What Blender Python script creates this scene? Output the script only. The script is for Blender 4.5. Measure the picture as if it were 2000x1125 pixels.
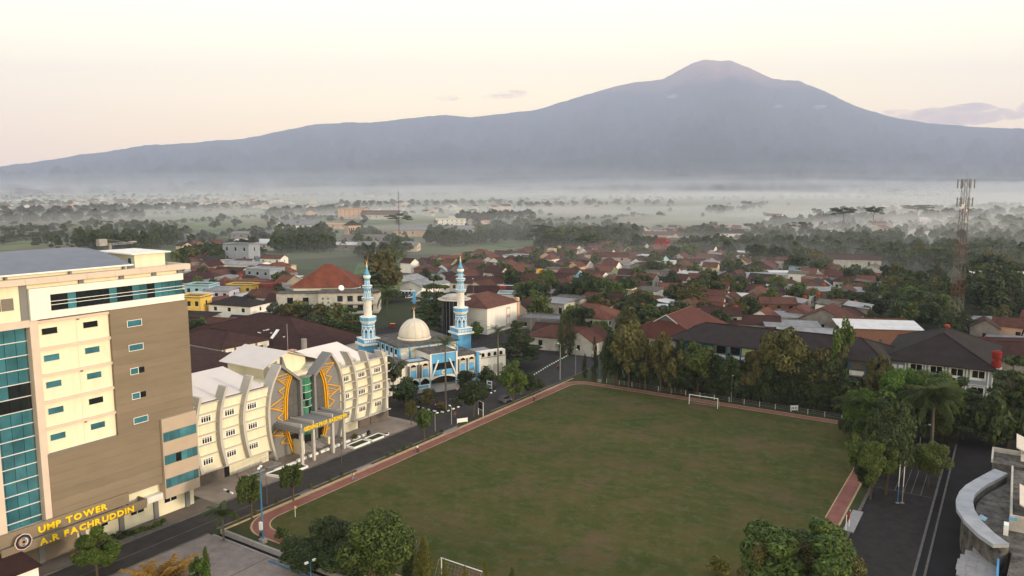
import bpy, bmesh, math, random
from mathutils import Vector, Matrix
for _o in list(bpy.data.objects): bpy.data.objects.remove(_o)
SC = bpy.context.scene
COL = SC.collection
# ------------------------------------------------------------------ camera, sky, sun, exposure
CAM_H = 54.0
FPX = 1500.0                      # focal length in pixels of a 2000 px wide picture
PITCH = math.atan(201/1500.0)
cam_d = bpy.data.cameras.new('camera'); cam = bpy.data.objects.new('camera', cam_d); COL.objects.link(cam)
cam.location = (0, 0, CAM_H); cam.rotation_euler = (math.pi/2 - PITCH, 0, 0)
cam_d.sensor_width = 36.0; cam_d.lens = 36.0*FPX/2000.0; cam_d.clip_start = 0.5; cam_d.clip_end = 90000
SC.camera = cam
SUN_AZ = math.radians(113)        # clockwise from the view axis (+Y)
SUN_EL = math.radians(10.0)
w = bpy.data.worlds.new('World'); SC.world = w; w.use_nodes = True
nt = w.node_tree; nt.nodes.clear()
n_out = nt.nodes.new('ShaderNodeOutputWorld'); n_bg = nt.nodes.new('ShaderNodeBackground')
n_sky = nt.nodes.new('ShaderNodeTexSky'); n_sky.sky_type = 'NISHITA'; n_sky.sun_disc = False
n_sky.sun_elevation = SUN_EL; n_sky.sun_rotation = SUN_AZ
n_sky.altitude = 100; n_sky.air_density = 1.0; n_sky.dust_density = 4.0; n_sky.ozone_density = 1.0
# thin high veil of dawn cloud lit from below the horizon: cream overhead, mauve near the ground
n_tc = nt.nodes.new('ShaderNodeTexCoord'); n_sx = nt.nodes.new('ShaderNodeSeparateXYZ')
nt.links.new(n_tc.outputs['Generated'], n_sx.inputs[0])
n_r = nt.nodes.new('ShaderNodeValToRGB'); cr = n_r.color_ramp
cr.elements[0].position = 0.0; cr.elements[0].color = (.88, .57, .35, 1)
cr.elements[1].position = 1.0; cr.elements[1].color = (.245, .265, .31, 1)
for p_, c_ in ((.06, (1.0, .69, .31, 1)), (.11, (1.0, .785, .39, 1)), (.20, (.77, .71, .46, 1)), (.40, (.42, .42, .385, 1))):
    e = cr.elements.new(p_); e.color = c_
nt.links.new(n_sx.outputs['Z'], n_r.inputs[0])
n_mul = nt.nodes.new('ShaderNodeMix'); n_mul.data_type = 'RGBA'; n_mul.blend_type = 'MULTIPLY'; n_mul.inputs[0].default_value = 1
n_mul.inputs[7].default_value = (42, 42, 42, 1)
nt.links.new(n_r.outputs[0], n_mul.inputs[6])
n_mix = nt.nodes.new('ShaderNodeMix'); n_mix.data_type = 'RGBA'; n_mix.inputs[0].default_value = 0.8
nt.links.new(n_sky.outputs[0], n_mix.inputs[6]); nt.links.new(n_mul.outputs[2], n_mix.inputs[7])
nt.links.new(n_mix.outputs[2], n_bg.inputs[0]); n_bg.inputs[1].default_value = 0.10
nt.links.new(n_bg.outputs[0], n_out.inputs[0])
sun_d = bpy.data.lights.new('sun', 'SUN'); sun = bpy.data.objects.new('sun', sun_d); COL.objects.link(sun)
sun_d.energy = 3.4; sun_d.angle = math.radians(6.0); sun_d.color = (1.0, .80, .58)
_sd = Vector((math.sin(SUN_AZ)*math.cos(SUN_EL), math.cos(SUN_AZ)*math.cos(SUN_EL), math.sin(SUN_EL)))
sun.rotation_euler = (-_sd).to_track_quat('-Z', 'Y').to_euler()
vs = SC.view_settings; vs.view_transform = 'Standard'; vs.look = 'None'; vs.exposure = 0.0; vs.gamma = 1.0; vs.use_curve_mapping = False
cy = SC.cycles; cy.use_denoising = True; cy.max_bounces = 5; cy.diffuse_bounces = 3; cy.glossy_bounces = 2; cy.transmission_bounces = 4
cy.transparent_max_bounces = 8; cy.volume_bounces = 1; cy.caustics_reflective = False; cy.caustics_refractive = False
# ------------------------------------------------------------------ helpers
_c, _s = math.cos(PITCH), math.sin(PITCH)
def ray(px, py):
    a = (px-1000)/FPX; b = (562.5-py)/FPX
    return (a, _c+b*_s, -_s+b*_c)
def G(px, py, z=0.0):                                    # where a picture point meets the level z
    d = ray(px, py); t = (z-CAM_H)/d[2]
    return (d[0]*t, d[1]*t)
def HZ(pt, py):                                          # height of what stands at pt and reaches row py
    b = (562.5-py)/FPX
    return CAM_H + pt[1]*(b*_c-_s)/(_c+b*_s)
def SCL(pt, z=0):                                        # metres per pixel there
    return (pt[1]*_c-(z-CAM_H)*_s)/FPX
CA = math.radians(33.2)                                  # the campus grid is turned this much
def cw(u, v):                                            # campus (along, across) -> world
    return (u*math.sin(CA)+v*math.cos(CA), u*math.cos(CA)-v*math.sin(CA))
def noise2(x, y, seed=0):
    def h(i, j):
        n = (i*374761393 + j*668265263 + seed*974711) & 0xffffffff
        n = ((n ^ (n >> 13))*1274126177) & 0xffffffff
        return ((n ^ (n >> 16)) & 0xffff)/65535.0
    i, j = math.floor(x), math.floor(y); fx, fy = x-i, y-j
    fx = fx*fx*(3-2*fx); fy = fy*fy*(3-2*fy)
    return (h(i,j)*(1-fx)+h(i+1,j)*fx)*(1-fy)+(h(i,j+1)*(1-fx)+h(i+1,j+1)*fx)*fy
def fbm(x, y, o=4, seed=0):
    a, s, t = .5, 0, 0
    for k in range(o):
        s += a*noise2(x, y, seed+k); t += a; x *= 2.03; y *= 2.03; a *= .5
    return s/t
MATS = {}
def mat(name, col, rough=.8, var=.12, scale=1.0, col2=None, metal=0.0, bump=0.0, bscale=None, spec=.08, rows=None, obvar=0.0, detail=3.0, thr=None, emis=None, nrough=.5, stretch=None):
    """procedural material: base colour broken by two octaves of noise in object space, optional second colour, relief, rows"""
    if name in MATS: return MATS[name]
    m = bpy.data.materials.new(name); m.use_nodes = True; t = m.node_tree; b = t.nodes['Principled BSDF']; L = t.links.new
    b.inputs['Roughness'].default_value = rough; b.inputs['Metallic'].default_value = metal
    b.inputs['Specular IOR Level'].default_value = spec
    tc = t.nodes.new('ShaderNodeTexCoord')
    n = t.nodes.new('ShaderNodeTexNoise'); n.inputs['Scale'].default_value = scale; n.inputs['Detail'].default_value = detail; n.inputs['Roughness'].default_value = nrough
    if stretch:
        mp = t.nodes.new('ShaderNodeMapping'); mp.inputs['Scale'].default_value = stretch; L(tc.outputs['Object'], mp.inputs['Vector']); L(mp.outputs[0], n.inputs['Vector'])
    else: L(tc.outputs['Object'], n.inputs['Vector'])
    r = t.nodes.new('ShaderNodeValToRGB')
    lo, hi = (.3, .7) if thr is None else thr
    r.color_ramp.elements[0].position = lo; r.color_ramp.elements[1].position = hi
    c2 = col2 if col2 else tuple(min(1, c*(1+var)) for c in col)
    c1 = col if col2 else tuple(c*(1-var) for c in col)
    r.color_ramp.elements[0].color = (*c1, 1); r.color_ramp.elements[1].color = (*c2, 1)
    L(n.outputs['Fac'], r.inputs[0]); out = r.outputs[0]
    if obvar:
        oi = t.nodes.new('ShaderNodeObjectInfo'); hs = t.nodes.new('ShaderNodeHueSaturation')
        mr = t.nodes.new('ShaderNodeMapRange'); mr.inputs[3].default_value = 1-obvar; mr.inputs[4].default_value = 1+obvar
        L(oi.outputs['Random'], mr.inputs[0]); L(mr.outputs[0], hs.inputs['Value']); L(out, hs.inputs['Color']); out = hs.outputs[0]
    L(out, b.inputs['Base Color'])
    hgt = None
    if rows:                                             # raised courses: (axis vector, period)
        ax, per = rows
        dp = t.nodes.new('ShaderNodeVectorMath'); dp.operation = 'DOT_PRODUCT'; dp.inputs[1].default_value = ax
        L(tc.outputs['Object'], dp.inputs[0])
        dv = t.nodes.new('ShaderNodeMath'); dv.operation = 'DIVIDE'; dv.inputs[1].default_value = per; L(dp.outputs['Value'], dv.inputs[0])
        fr = t.nodes.new('ShaderNodeMath'); fr.operation = 'FRACT'; L(dv.outputs[0], fr.inputs[0]); hgt = fr.outputs[0]
    if bump or rows:
        bp = t.nodes.new('ShaderNodeBump'); bp.inputs['Strength'].default_value = bump if bump else .4
        bp.inputs['Distance'].default_value = .05
        if hgt is None:
            n2 = t.nodes.new('ShaderNodeTexNoise'); n2.inputs['Scale'].default_value = bscale or scale*8
            L(tc.outputs['Object'], n2.inputs['Vector']); hgt = n2.outputs['Fac']
        L(hgt, bp.inputs['Height']); L(bp.outputs[0], b.inputs['Normal'])
    if emis:
        b.inputs['Emission Color'].default_value = (*col, 1); b.inputs['Emission Strength'].default_value = emis
    MATS[name] = m; return m
class MB:
    """collects quads, boxes and tubes; build() links them as one mesh object"""
    def __init__(s): s.v = []; s.f = []; s.fm = []; s.mi = 0
    def face(s, pts):
        k = len(s.v); s.v += [tuple(p) for p in pts]; s.f.append(tuple(range(k, k+len(pts)))); s.fm.append(s.mi); return s
    def raw(s, vs, fs):
        k = len(s.v); s.v += [tuple(p) for p in vs]
        for f in fs: s.f.append(tuple(i+k for i in f)); s.fm.append(s.mi)
        return s
    def box(s, x0, x1, y0, y1, z0, z1):
        return s.raw([(x0,y0,z0),(x1,y0,z0),(x1,y1,z0),(x0,y1,z0),(x0,y0,z1),(x1,y0,z1),(x1,y1,z1),(x0,y1,z1)],
                     [(3,2,1,0),(4,5,6,7),(0,1,5,4),(1,2,6,5),(2,3,7,6),(3,0,4,7)])
    def prism(s, poly, z0, z1):                          # poly counter-clockwise in xy
        n = len(poly)
        return s.raw([(x,y,z0) for x,y in poly]+[(x,y,z1) for x,y in poly],
                     [tuple(range(n-1,-1,-1)), tuple(range(n,2*n))]+[(i,(i+1)%n,n+(i+1)%n,n+i) for i in range(n)])
    def prism_x(s, poly, x0, x1):                        # poly in (y,z), counter-clockwise seen from +x
        n = len(poly)
        return s.raw([(x0,y,z) for y,z in poly]+[(x1,y,z) for y,z in poly],
                     [tuple(range(n-1,-1,-1)), tuple(range(n,2*n))]+[(i,(i+1)%n,n+(i+1)%n,n+i) for i in range(n)])
    def prism_y(s, poly, y0, y1):                        # poly in (x,z)
        n = len(poly)
        return s.raw([(x,y0,z) for x,z in poly]+[(x,y1,z) for x,z in poly],
                     [tuple(range(n)), tuple(range(2*n-1,n-1,-1))]+[((i+1)%n,i,n+i,n+(i+1)%n) for i in range(n)])
    def tube(s, pts, rad, n=6, cap=True):
        pts = [Vector(p) for p in pts]; rs = rad if isinstance(rad, (list, tuple)) else [rad]*len(pts)
        k = len(s.v)
        for i, p in enumerate(pts):
            d = (pts[min(i+1, len(pts)-1)]-pts[max(i-1, 0)]).normalized()
            a = d.orthogonal().normalized() if abs(d.z) > .98 else d.cross(Vector((0,0,1))).normalized()
            b = d.cross(a)
            for j in range(n):
                t = 2*math.pi*j/n; q = p+(a*math.cos(t)+b*math.sin(t))*rs[i]; s.v.append(tuple(q))
        for i in range(len(pts)-1):
            for j in range(n):
                s.f.append((k+i*n+j, k+i*n+(j+1)%n, k+(i+1)*n+(j+1)%n, k+(i+1)*n+j)); s.fm.append(s.mi)
        if cap:
            s.f.append(tuple(range(k+n-1, k-1, -1))); s.f.append(tuple(range(k+(len(pts)-1)*n, k+len(pts)*n))); s.fm += [s.mi]*2
        return s
    def lathe(s, prof, n=16, c=(0,0), ph=0.0):           # prof: (r,z) from the bottom up
        k = len(s.v)
        for r, z in prof:
            for j in range(n):
                t = ph+2*math.pi*j/n; s.v.append((c[0]+r*math.cos(t), c[1]+r*math.sin(t), z))
        for i in range(len(prof)-1):
            for j in range(n):
                s.f.append((k+i*n+j, k+i*n+(j+1)%n, k+(i+1)*n+(j+1)%n, k+(i+1)*n+j)); s.fm.append(s.mi)
        s.f.append(tuple(range(k+n-1, k-1, -1))); s.f.append(tuple(range(k+(len(prof)-1)*n, k+len(prof)*n))); s.fm += [s.mi]*2
        return s
    def build(s, name, m, parent=None, smooth=False, loc=None, rz=0.0):
        me = bpy.data.meshes.new(name); me.from_pydata(s.v, [], s.f)
        ms = m if isinstance(m, (list, tuple)) else [m]
        for q in ms: me.materials.append(q)
        if len(ms) > 1: me.polygons.foreach_set('material_index', s.fm)
        if smooth: me.polygons.foreach_set('use_smooth', [True]*len(me.polygons))
        return link(name, me, parent, loc, rz)
def link(name, me, parent=None, loc=None, rz=0.0):
    o = bpy.data.objects.new(name, me); COL.objects.link(o)
    if parent is not None: o.parent = parent
    if loc is not None: o.location = loc
    if rz: o.rotation_euler = (0, 0, rz)
    return o
def tag(o, label=None, cat=None, group=None, kind=None):
    if label: o['label'] = label
    if cat: o['category'] = cat
    if group: o['group'] = group
    if kind: o['kind'] = kind
    return o
def thing(name, label, cat, loc=(0,0,0), rz=0.0, group=None):
    o = link(name, None, None, loc, rz); o.empty_display_size = .1
    return tag(o, label, cat, group)
def dup(o, parent=None):
    c = o.copy(); COL.objects.link(c); c.parent = parent
    for ch in o.children: dup(ch, c)
    return c
def box1(name, m, parent, *b): return MB().box(*b).build(name, m, parent)
# ------------------------------------------------------------------ the land: plain, volcano, haze
M_plain = mat('plain_grass', (.045,.075,.03), .95, scale=.01, col2=(.10,.10,.045), detail=6)
SIL = [(-400,352),(-150,338),(0,325),(70,315),(160,300),(330,280),(410,273),(480,268),(620,241),(740,235),(800,227),(870,221),(920,226),(1050,210),(1130,185),(1200,165),(1240,157),(1290,151),(1320,134),(1345,120),(1368,113),(1395,115),(1418,114),(1450,127),(1500,150),(1525,153),(1553,154),(1600,174),(1660,203),(1720,222),(1800,238),(1900,245),(2000,250),(2150,262),(2400,300)]
def sil(px):
    for (a, b), (c, d) in zip(SIL, SIL[1:]):
        if a <= px <= c: return b+(d-b)*(px-a)/(c-a)
    return SIL[0][1] if px < SIL[0][0] else SIL[-1][1]
def land():
    # plain
    MB().face([(-32000,-600,-.03),(32000,-600,-.03),(32000,9000,-.03),(-32000,9000,-.03)]).build('plain', M_plain)['kind'] = 'structure'
    # volcano with its long shoulder, as relief between 5 and 30 km away
    M_m = mat('forest_slope', (.014,.026,.020), .95, scale=.0009, col2=(.035,.045,.03), detail=8)
    t = M_m.node_tree; b_ = t.nodes['Principled BSDF']; tc = t.nodes.new('ShaderNodeTexCoord'); sx = t.nodes.new('ShaderNodeSeparateXYZ'); t.links.new(tc.outputs['Object'], sx.inputs[0])
    nz = t.nodes.new('ShaderNodeTexNoise'); nz.inputs['Scale'].default_value = .0012; nz.inputs['Detail'].default_value = 8; t.links.new(tc.outputs['Object'], nz.inputs['Vector'])
    ad = t.nodes.new('ShaderNodeMath'); ad.operation = 'MULTIPLY_ADD'; ad.inputs[1].default_value = 900; t.links.new(nz.outputs['Fac'], ad.inputs[0]); t.links.new(sx.outputs['Z'], ad.inputs[2])
    mr = t.nodes.new('ShaderNodeMapRange'); mr.inputs[1].default_value = 2500; mr.inputs[2].default_value = 3500; t.links.new(ad.outputs[0], mr.inputs[0])   # bare ash above the tree line, pink summit sunlight put into its colour
    mx = t.nodes.new('ShaderNodeMix'); mx.data_type = 'RGBA'; t.links.new(mr.outputs[0], mx.inputs[0]); src = b_.inputs['Base Color'].links[0].from_socket
    t.links.new(src, mx.inputs[6]); mx.inputs[7].default_value = (.50, .27, .20, 1); t.links.new(mx.outputs[2], b_.inputs['Base Color'])
    NA, NR = 640, 84; R0, RP, R1 = 4500, 19500, 23500
    vs_, fs_ = [], []
    for i in range(NA):
        px = -420+2840*i/(NA-1)
        d = ray(px, 361); az = math.atan2(d[0], d[1])
        h = HZ((0, RP*math.cos(az)), sil(px))-10
        for j in range(NR):
            t = j/(NR-1); r = R0+(R1-R0)*t
            x, y = r*math.sin(az), r*math.cos(az)
            if r < RP:
                q = (r-R0)/(RP-R0); f = .16*q+.84*q**2.4
            else:
                q = (r-RP)/(R1-RP); f = 1-q**1.2
            g = fbm(px/38, r/2600, 4, 3)-.5; g2 = fbm(px/11, r/900, 3, 9)-.5
            amp = min(1, abs(r-RP)/2500)
            st = (fbm(az*19500/900, r/900, 5, 17)-.5)*260*(1-math.exp(-abs(r-RP)/500))*min(1, f*1.4)
            rid = (fbm(px/9, 2.5, 3, 29)-.5)*34*min(1, f*1.5)
            z = h*f + (g*460+g2*170)*amp*min(1, .1+f*2)*(1 if r < RP else .6) + st + rid - 6
            vs_.append((x, y, z))
    for i in range(NA-1):
        for j in range(NR-1):
            a = i*NR+j; fs_.append((a, a+NR, a+NR+1, a+1))
    m = MB().raw(vs_, fs_).build('volcano', M_m, smooth=True); m['kind'] = 'structure'
land()
# ------------------------------------------------------------------ shared materials
M_cream = mat('cream_paint', (.74,.69,.52), .85, .07, .8, bump=.05, detail=8, nrough=.65, stretch=(1,1,.12))
M_white = mat('white_paint', (.76,.735,.68), .8, .09, .8, detail=8, nrough=.65, stretch=(1,1,.12))
M_stain = mat('stained_white_plaster', (.52,.49,.44), .9, scale=.5, col2=(.28,.26,.23), detail=9, thr=(.42,.75), nrough=.65)
M_brownclad = mat('taupe_cladding', (.207,.166,.119), .7, .10, .5, obvar=.07, detail=8, nrough=.65, stretch=(1,.25,1))
M_taupe = mat('light_taupe_panel', (.42,.34,.265), .75, .05, .5)
M_stone = mat('pinkish_stone_panel', (.60,.50,.42), .8, .05, .5)
M_grey = mat('grey_paint', (.20,.20,.20), .8, .05, .6)
M_lgrey = mat('light_grey_paint', (.46,.44,.41), .8, .05, .6)
M_dgrey = mat('charcoal_panel', (.10,.098,.098), .6, .08, .8, obvar=.06)
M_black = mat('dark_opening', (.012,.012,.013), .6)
M_teal = mat('teal_glass', (.040,.145,.185), .06, .3, .35, spec=.9, obvar=.28)
M_dglass = mat('dark_glass', (.010,.014,.016), .12, .2, 1.0, spec=.6, obvar=.2)
M_gglass = mat('green_glass', (.05,.20,.12), .12, .3, .7, spec=.6, obvar=.25)
M_yellow = mat('yellow_letters', (.85,.58,.015), .6, .03)
M_gold = mat('golden_yellow_paint', (.74,.38,.02), .6, .05)
M_blue = mat('sky_blue_paint', (.115,.35,.60), .75, .10, .7, detail=7, stretch=(1,1,.2))
M_dblue = mat('deep_blue_paint', (.05,.14,.26), .7, .05)
M_dome = mat('pale_dome_tiles', (.60,.55,.46), .55, .12, .7, detail=8, stretch=(1,1,.3), spec=.2)
M_concrete = mat('weathered_concrete', (.16,.148,.132), .95, scale=.7, col2=(.034,.031,.029), detail=12, thr=(.36,.66), nrough=.72)
M_lconc = mat('pale_concrete', (.30,.29,.285), .9, scale=.8, col2=(.21,.20,.195), detail=9, thr=(.4,.75), nrough=.68)
M_wroof = mat('white_metal_roof', (.66,.61,.58), .55, .04, .3, rows=((0,1,0), .45), bump=.25)
M_vault = mat('blue_grey_metal_roof', (.155,.17,.21), .5, .08, .5, rows=((0,1,0), .6), bump=.2)
M_asph = mat('asphalt', (.023,.021,.020), .9, scale=.5, col2=(.044,.039,.036), detail=12, nrough=.7, thr=(.35,.7), bump=.1, bscale=6)
M_road = mat('road_asphalt', (.034,.031,.030), .9, scale=.35, col2=(.055,.050,.046), detail=9, nrough=.65, bump=.1, bscale=6)
M_asphd = mat('dark_asphalt', (.017,.016,.017), .9, scale=.2, col2=(.026,.024,.023), detail=8)
M_pave = mat('grey_brown_paving', (.20,.165,.135), .9, scale=.3, col2=(.30,.25,.205), detail=7, bump=.1, bscale=3)
M_pave2 = mat('brown_block_paving', (.13,.105,.085), .9, scale=.4, col2=(.17,.14,.11), detail=8)
M_plaza = mat('plaza_block_paving', (.27,.23,.21), .9, scale=.5, col2=(.15,.13,.12), detail=12, nrough=.75, thr=(.35,.7), bump=.12, bscale=5)
M_kerb = mat('kerb_concrete', (.125,.115,.105), .9, .2, .7, detail=6)
M_tan = mat('tan_edging', (.40,.29,.18), .9, .15, 1.0)
M_red = mat('red_brick_track', (.19,.080,.064), .9, scale=.5, col2=(.25,.112,.090), detail=7, bump=.1, bscale=8)
M_turf = mat('worn_turf', (.040,.058,.010), .95, scale=.11, col2=(.096,.072,.028), detail=12, thr=(.34,.68), bump=.3, bscale=4, nrough=.68)
M_lawn = mat('lawn', (.035,.050,.014), .95, scale=.3, col2=(.065,.062,.026), detail=8, bump=.3, bscale=5)
M_earth = mat('yard_earth', (.050,.045,.030), .95, scale=.06, col2=(.035,.050,.020), detail=8)
M_steel = mat('galvanised_steel', (.32,.32,.32), .5, .1, 1.0, metal=.3)
M_bluep = mat('blue_steel_paint', (.05,.16,.30), .5, .1)
M_whitem = mat('white_enamel', (.80,.79,.76), .5, .03)
M_trunk = mat('bark', (.10,.075,.052), .95, .25, 2.0, detail=5, bump=.3)
M_wbase = mat('grey_stone_base', (.135,.115,.10), .9, .2, 1.2, detail=6, bump=.2)
M_orange = mat('orange_plastic', (.30,.040,.014), .5, .05)
M_redroof = mat('clay_tile_roof', (.112,.048,.036), .9, scale=.5, col2=(.062,.032,.026), detail=8, thr=(.35,.7), obvar=.28, rows=((0,0,1), .16), bump=.5)
M_dkroof = mat('dark_brown_tile_roof', (.058,.028,.024), .9, scale=.5, col2=(.036,.020,.018), detail=8, obvar=.12, rows=((0,0,1), .16), bump=.5)
M_blkroof = mat('black_tile_roof', (.022,.018,.018), .9, scale=.4, col2=(.034,.028,.027), detail=8, obvar=.15, rows=((0,0,1), .16), bump=.5)
M_orroof = mat('new_orange_tile_roof', (.145,.060,.041), .9, scale=.6, col2=(.092,.042,.032), detail=8, obvar=.15, rows=((0,0,1), .16), bump=.5)
M_tin = mat('grey_metal_sheet', (.24,.245,.26), .55, scale=.4, col2=(.15,.15,.155), detail=6, obvar=.25, rows=((1,0,0), .5), bump=.3)
M_wtin = mat('white_metal_sheet', (.52,.52,.53), .5, scale=.4, col2=(.42,.42,.43), detail=5, obvar=.12, rows=((1,0,0), .5), bump=.3)
WALLS = {'white': M_white, 'stain': M_stain, 'cream': mat('cream_plaster', (.56,.46,.33), .9, .12, .6, obvar=.12),
         'grey': mat('raw_cement', (.24,.22,.205), .95, scale=.5, col2=(.16,.145,.13), detail=7, obvar=.15),
         'brick': mat('red_brick', (.22,.105,.07), .95, scale=1.2, col2=(.16,.085,.06), detail=6, obvar=.15, rows=((0,0,1), .2), bump=.3),
         'blue': mat('pale_blue_plaster', (.28,.44,.52), .85, .08, .6), 'yellow': mat('yellow_plaster', (.62,.42,.10), .85, .08, .6),
         'green': mat('pale_green_plaster', (.38,.46,.24), .85, .08, .6), 'pink': mat('pink_plaster', (.50,.36,.33), .85, .08, .6),
         'red': mat('red_plaster', (.24,.035,.028), .85, .1, .6), 'peach': mat('peach_plaster', (.56,.36,.25), .85, .08, .5),
         'lilac': mat('lilac_plaster', (.46,.42,.50), .85, .08, .5), 'bluegrey': mat('blue_grey_plaster', (.26,.29,.34), .85, .08, .5)}
ROOFS = {'red': M_redroof, 'dark': M_dkroof, 'black': M_blkroof, 'orange': M_orroof, 'tin': M_tin, 'wtin': M_wtin, 'conc': M_concrete,
         'blue': mat('blue_metal_sheet', (.10,.24,.38), .5, .1, .5)}
def letters(body, m, parent, x, y0, y1, z0, hgt, ex=.07, bold=.035):
    """raised capitals read from +x, each a part of its own, spread from y0 to y1"""
    dg = None; items = []; pen = 0.0
    for ch in body:
        if ch == ' ': pen += .34; continue
        cu = bpy.data.curves.new('letter', 'FONT'); cu.body = ch; cu.size = 1; cu.extrude = ex; cu.offset = bold; cu.resolution_u = 2
        t = bpy.data.objects.new('letter', cu); COL.objects.link(t)
        me = bpy.data.meshes.new_from_object(t.evaluated_get(bpy.context.evaluated_depsgraph_get())); bpy.data.objects.remove(t)
        xs = [v.co.x for v in me.vertices]; items.append((me, pen-min(xs))); pen += max(xs)-min(xs)+.11
    kx = (y1-y0)/(pen-.11); kz = hgt/.72
    for me, off in items:
        me.materials.clear(); me.materials.append(m)
        for v in me.vertices: v.co = (v.co.z, (v.co.x+off)*kx, (v.co.y+.02)*kz)
        link('letter', me, parent, (x, y0, z0))
def pane(name, m, parent, x, y0, y1, z0, z1, t=.04, fr=None, fm=None):
    """a window pane facing +x; fr: frame bars standing proud of it"""
    o = MB().box(x-t, x, y0, y1, z0, z1).build(name, m, parent)
    if fr:
        b = MB(); w_ = fr; X = x+.05
        b.box(x-.02, X, y0-w_, y1+w_, z1, z1+w_); b.box(x-.02, X, y0-w_, y1+w_, z0-w_, z0)
        b.box(x-.02, X, y0-w_, y0, z0, z1); b.box(x-.02, X, y1, y1+w_, z0, z1)
        b.build('frame', fm or M_whitem, o)
    return o
# ------------------------------------------------------------------ vegetation
def leafmat(name, c1, c2, obvar=.25, trans=.25):
    m = bpy.data.materials.new(name); m.use_nodes = True; t = m.node_tree; t.nodes.clear(); L = t.links.new
    o = t.nodes.new('ShaderNodeOutputMaterial'); g = t.nodes.new('ShaderNodeNewGeometry'); oi = t.nodes.new('ShaderNodeObjectInfo')
    r = t.nodes.new('ShaderNodeValToRGB'); r.color_ramp.elements[0].color = (*c1, 1); r.color_ramp.elements[1].color = (*c2, 1)
    L(g.outputs['Random Per Island'], r.inputs[0])
    h = t.nodes.new('ShaderNodeHueSaturation'); mr = t.nodes.new('ShaderNodeMapRange'); mr.inputs[3].default_value = 1-obvar; mr.inputs[4].default_value = 1+obvar
    L(oi.outputs['Random'], mr.inputs[0]); L(mr.outputs[0], h.inputs['Value']); L(r.outputs[0], h.inputs['Color'])
    mh = t.nodes.new('ShaderNodeMapRange'); mh.inputs[3].default_value = .485; mh.inputs[4].default_value = .515
    ml = t.nodes.new('ShaderNodeMath'); ml.operation = 'MULTIPLY'; ml.inputs[1].default_value = 7.31; fr = t.nodes.new('ShaderNodeMath'); fr.operation = 'FRACT'
    L(oi.outputs['Random'], ml.inputs[0]); L(ml.outputs[0], fr.inputs[0]); L(fr.outputs[0], mh.inputs[0]); L(mh.outputs[0], h.inputs['Hue'])
    d = t.nodes.new('ShaderNodeBsdfPrincipled'); d.inputs['Roughness'].default_value = .65; d.inputs['Specular IOR Level'].default_value = .25; L(h.outputs[0], d.inputs['Base Color'])
    tr = t.nodes.new('ShaderNodeBsdfTranslucent'); L(h.outputs[0], tr.inputs['Color'])
    mx = t.nodes.new('ShaderNodeMixShader'); mx.inputs[0].default_value = trans; L(d.outputs[0], mx.inputs[1]); L(tr.outputs[0], mx.inputs[2]); L(mx.outputs[0], o.inputs[0])
    return m
LEAF = {'green': leafmat('leaf_green', (.026,.046,.010), (.125,.165,.032)), 'dark': leafmat('leaf_dark_green', (.015,.028,.009), (.062,.088,.023)),
        'olive': leafmat('leaf_olive', (.040,.046,.013), (.155,.135,.040)), 'bright': leafmat('leaf_bright_green', (.035,.075,.010), (.12,.19,.025)),
        'gold': leafmat('leaf_golden', (.13,.085,.015), (.36,.22,.04)), 'grey': leafmat('leaf_grey_green', (.030,.045,.022), (.075,.090,.045)),
        'palm': leafmat('leaf_palm', (.030,.050,.012), (.085,.115,.035)),
        'yellowgreen': leafmat('leaf_yellow_green', (.06,.07,.012), (.17,.16,.03))}
def leaves(lobes, n, size, rnd, droop=0.0, aspect=1.7, inner=.12):
    """leaf-sized kites scattered over the shells of many lobes (cx,cy,cz,rx,ry,rz)"""
    vs_, fs = [], []
    wt = [a[3]*a[4]+a[4]*a[5]+a[3]*a[5] for a in lobes]; tot = sum(wt)
    for lb, w_ in zip(lobes, wt):
        for _ in range(max(2, int(n*w_/tot))):
            z = rnd.uniform(-.75, 1); t = rnd.uniform(0, 6.2832); q = math.sqrt(max(0, 1-z*z)); r = 1-inner*rnd.random()*2+.10*rnd.random()
            d = Vector((q*math.cos(t), q*math.sin(t), z))
            c = Vector((lb[0]+lb[3]*d.x*r, lb[1]+lb[4]*d.y*r, lb[2]+lb[5]*d.z*r))
            nrm = (d+Vector((rnd.gauss(0,.55), rnd.gauss(0,.55), rnd.gauss(.25,.45)))).normalized()
            a = nrm.orthogonal().normalized(); an = rnd.uniform(0, 6.2832); b = nrm.cross(a)
            ax = (a*math.cos(an)+b*math.sin(an)); ax = (ax-Vector((0,0,droop))).normalized(); bx = nrm.cross(ax).normalized()
            s = size*rnd.choice((.55, .75, .9, 1.1, 1.6))*rnd.uniform(.8, 1.2); k = len(vs_)
            vs_ += [tuple(c-ax*s*.5), tuple(c+bx*s*.5/aspect), tuple(c+ax*s*.5), tuple(c-bx*s*.5/aspect)]; fs.append((k, k+1, k+2, k+3))
    return vs_, fs
def lobes_round(rnd, k, sx=1, sy=1, sz=1, lo=.22, hi=.36, flat=1.0, hollow=.35):
    """lobes packed in an ellipsoid of half width .5, from z=0 to 1"""
    out = []
    for _ in range(k):
        while True:
            p = Vector((rnd.uniform(-1,1), rnd.uniform(-1,1), rnd.uniform(-1,1)))
            if hollow < p.length < 1: break
        r = rnd.uniform(lo, hi)*(1.15-.35*abs(p.z))
        out.append((p.x*.5*(1-r*.9)*sx, p.y*.5*(1-r*.9)*sy, .5+p.z*.5*(1-r*.9)*sz, r*.5, r*.5, r*.5*flat))
    return out
PROTO = {}
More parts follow.
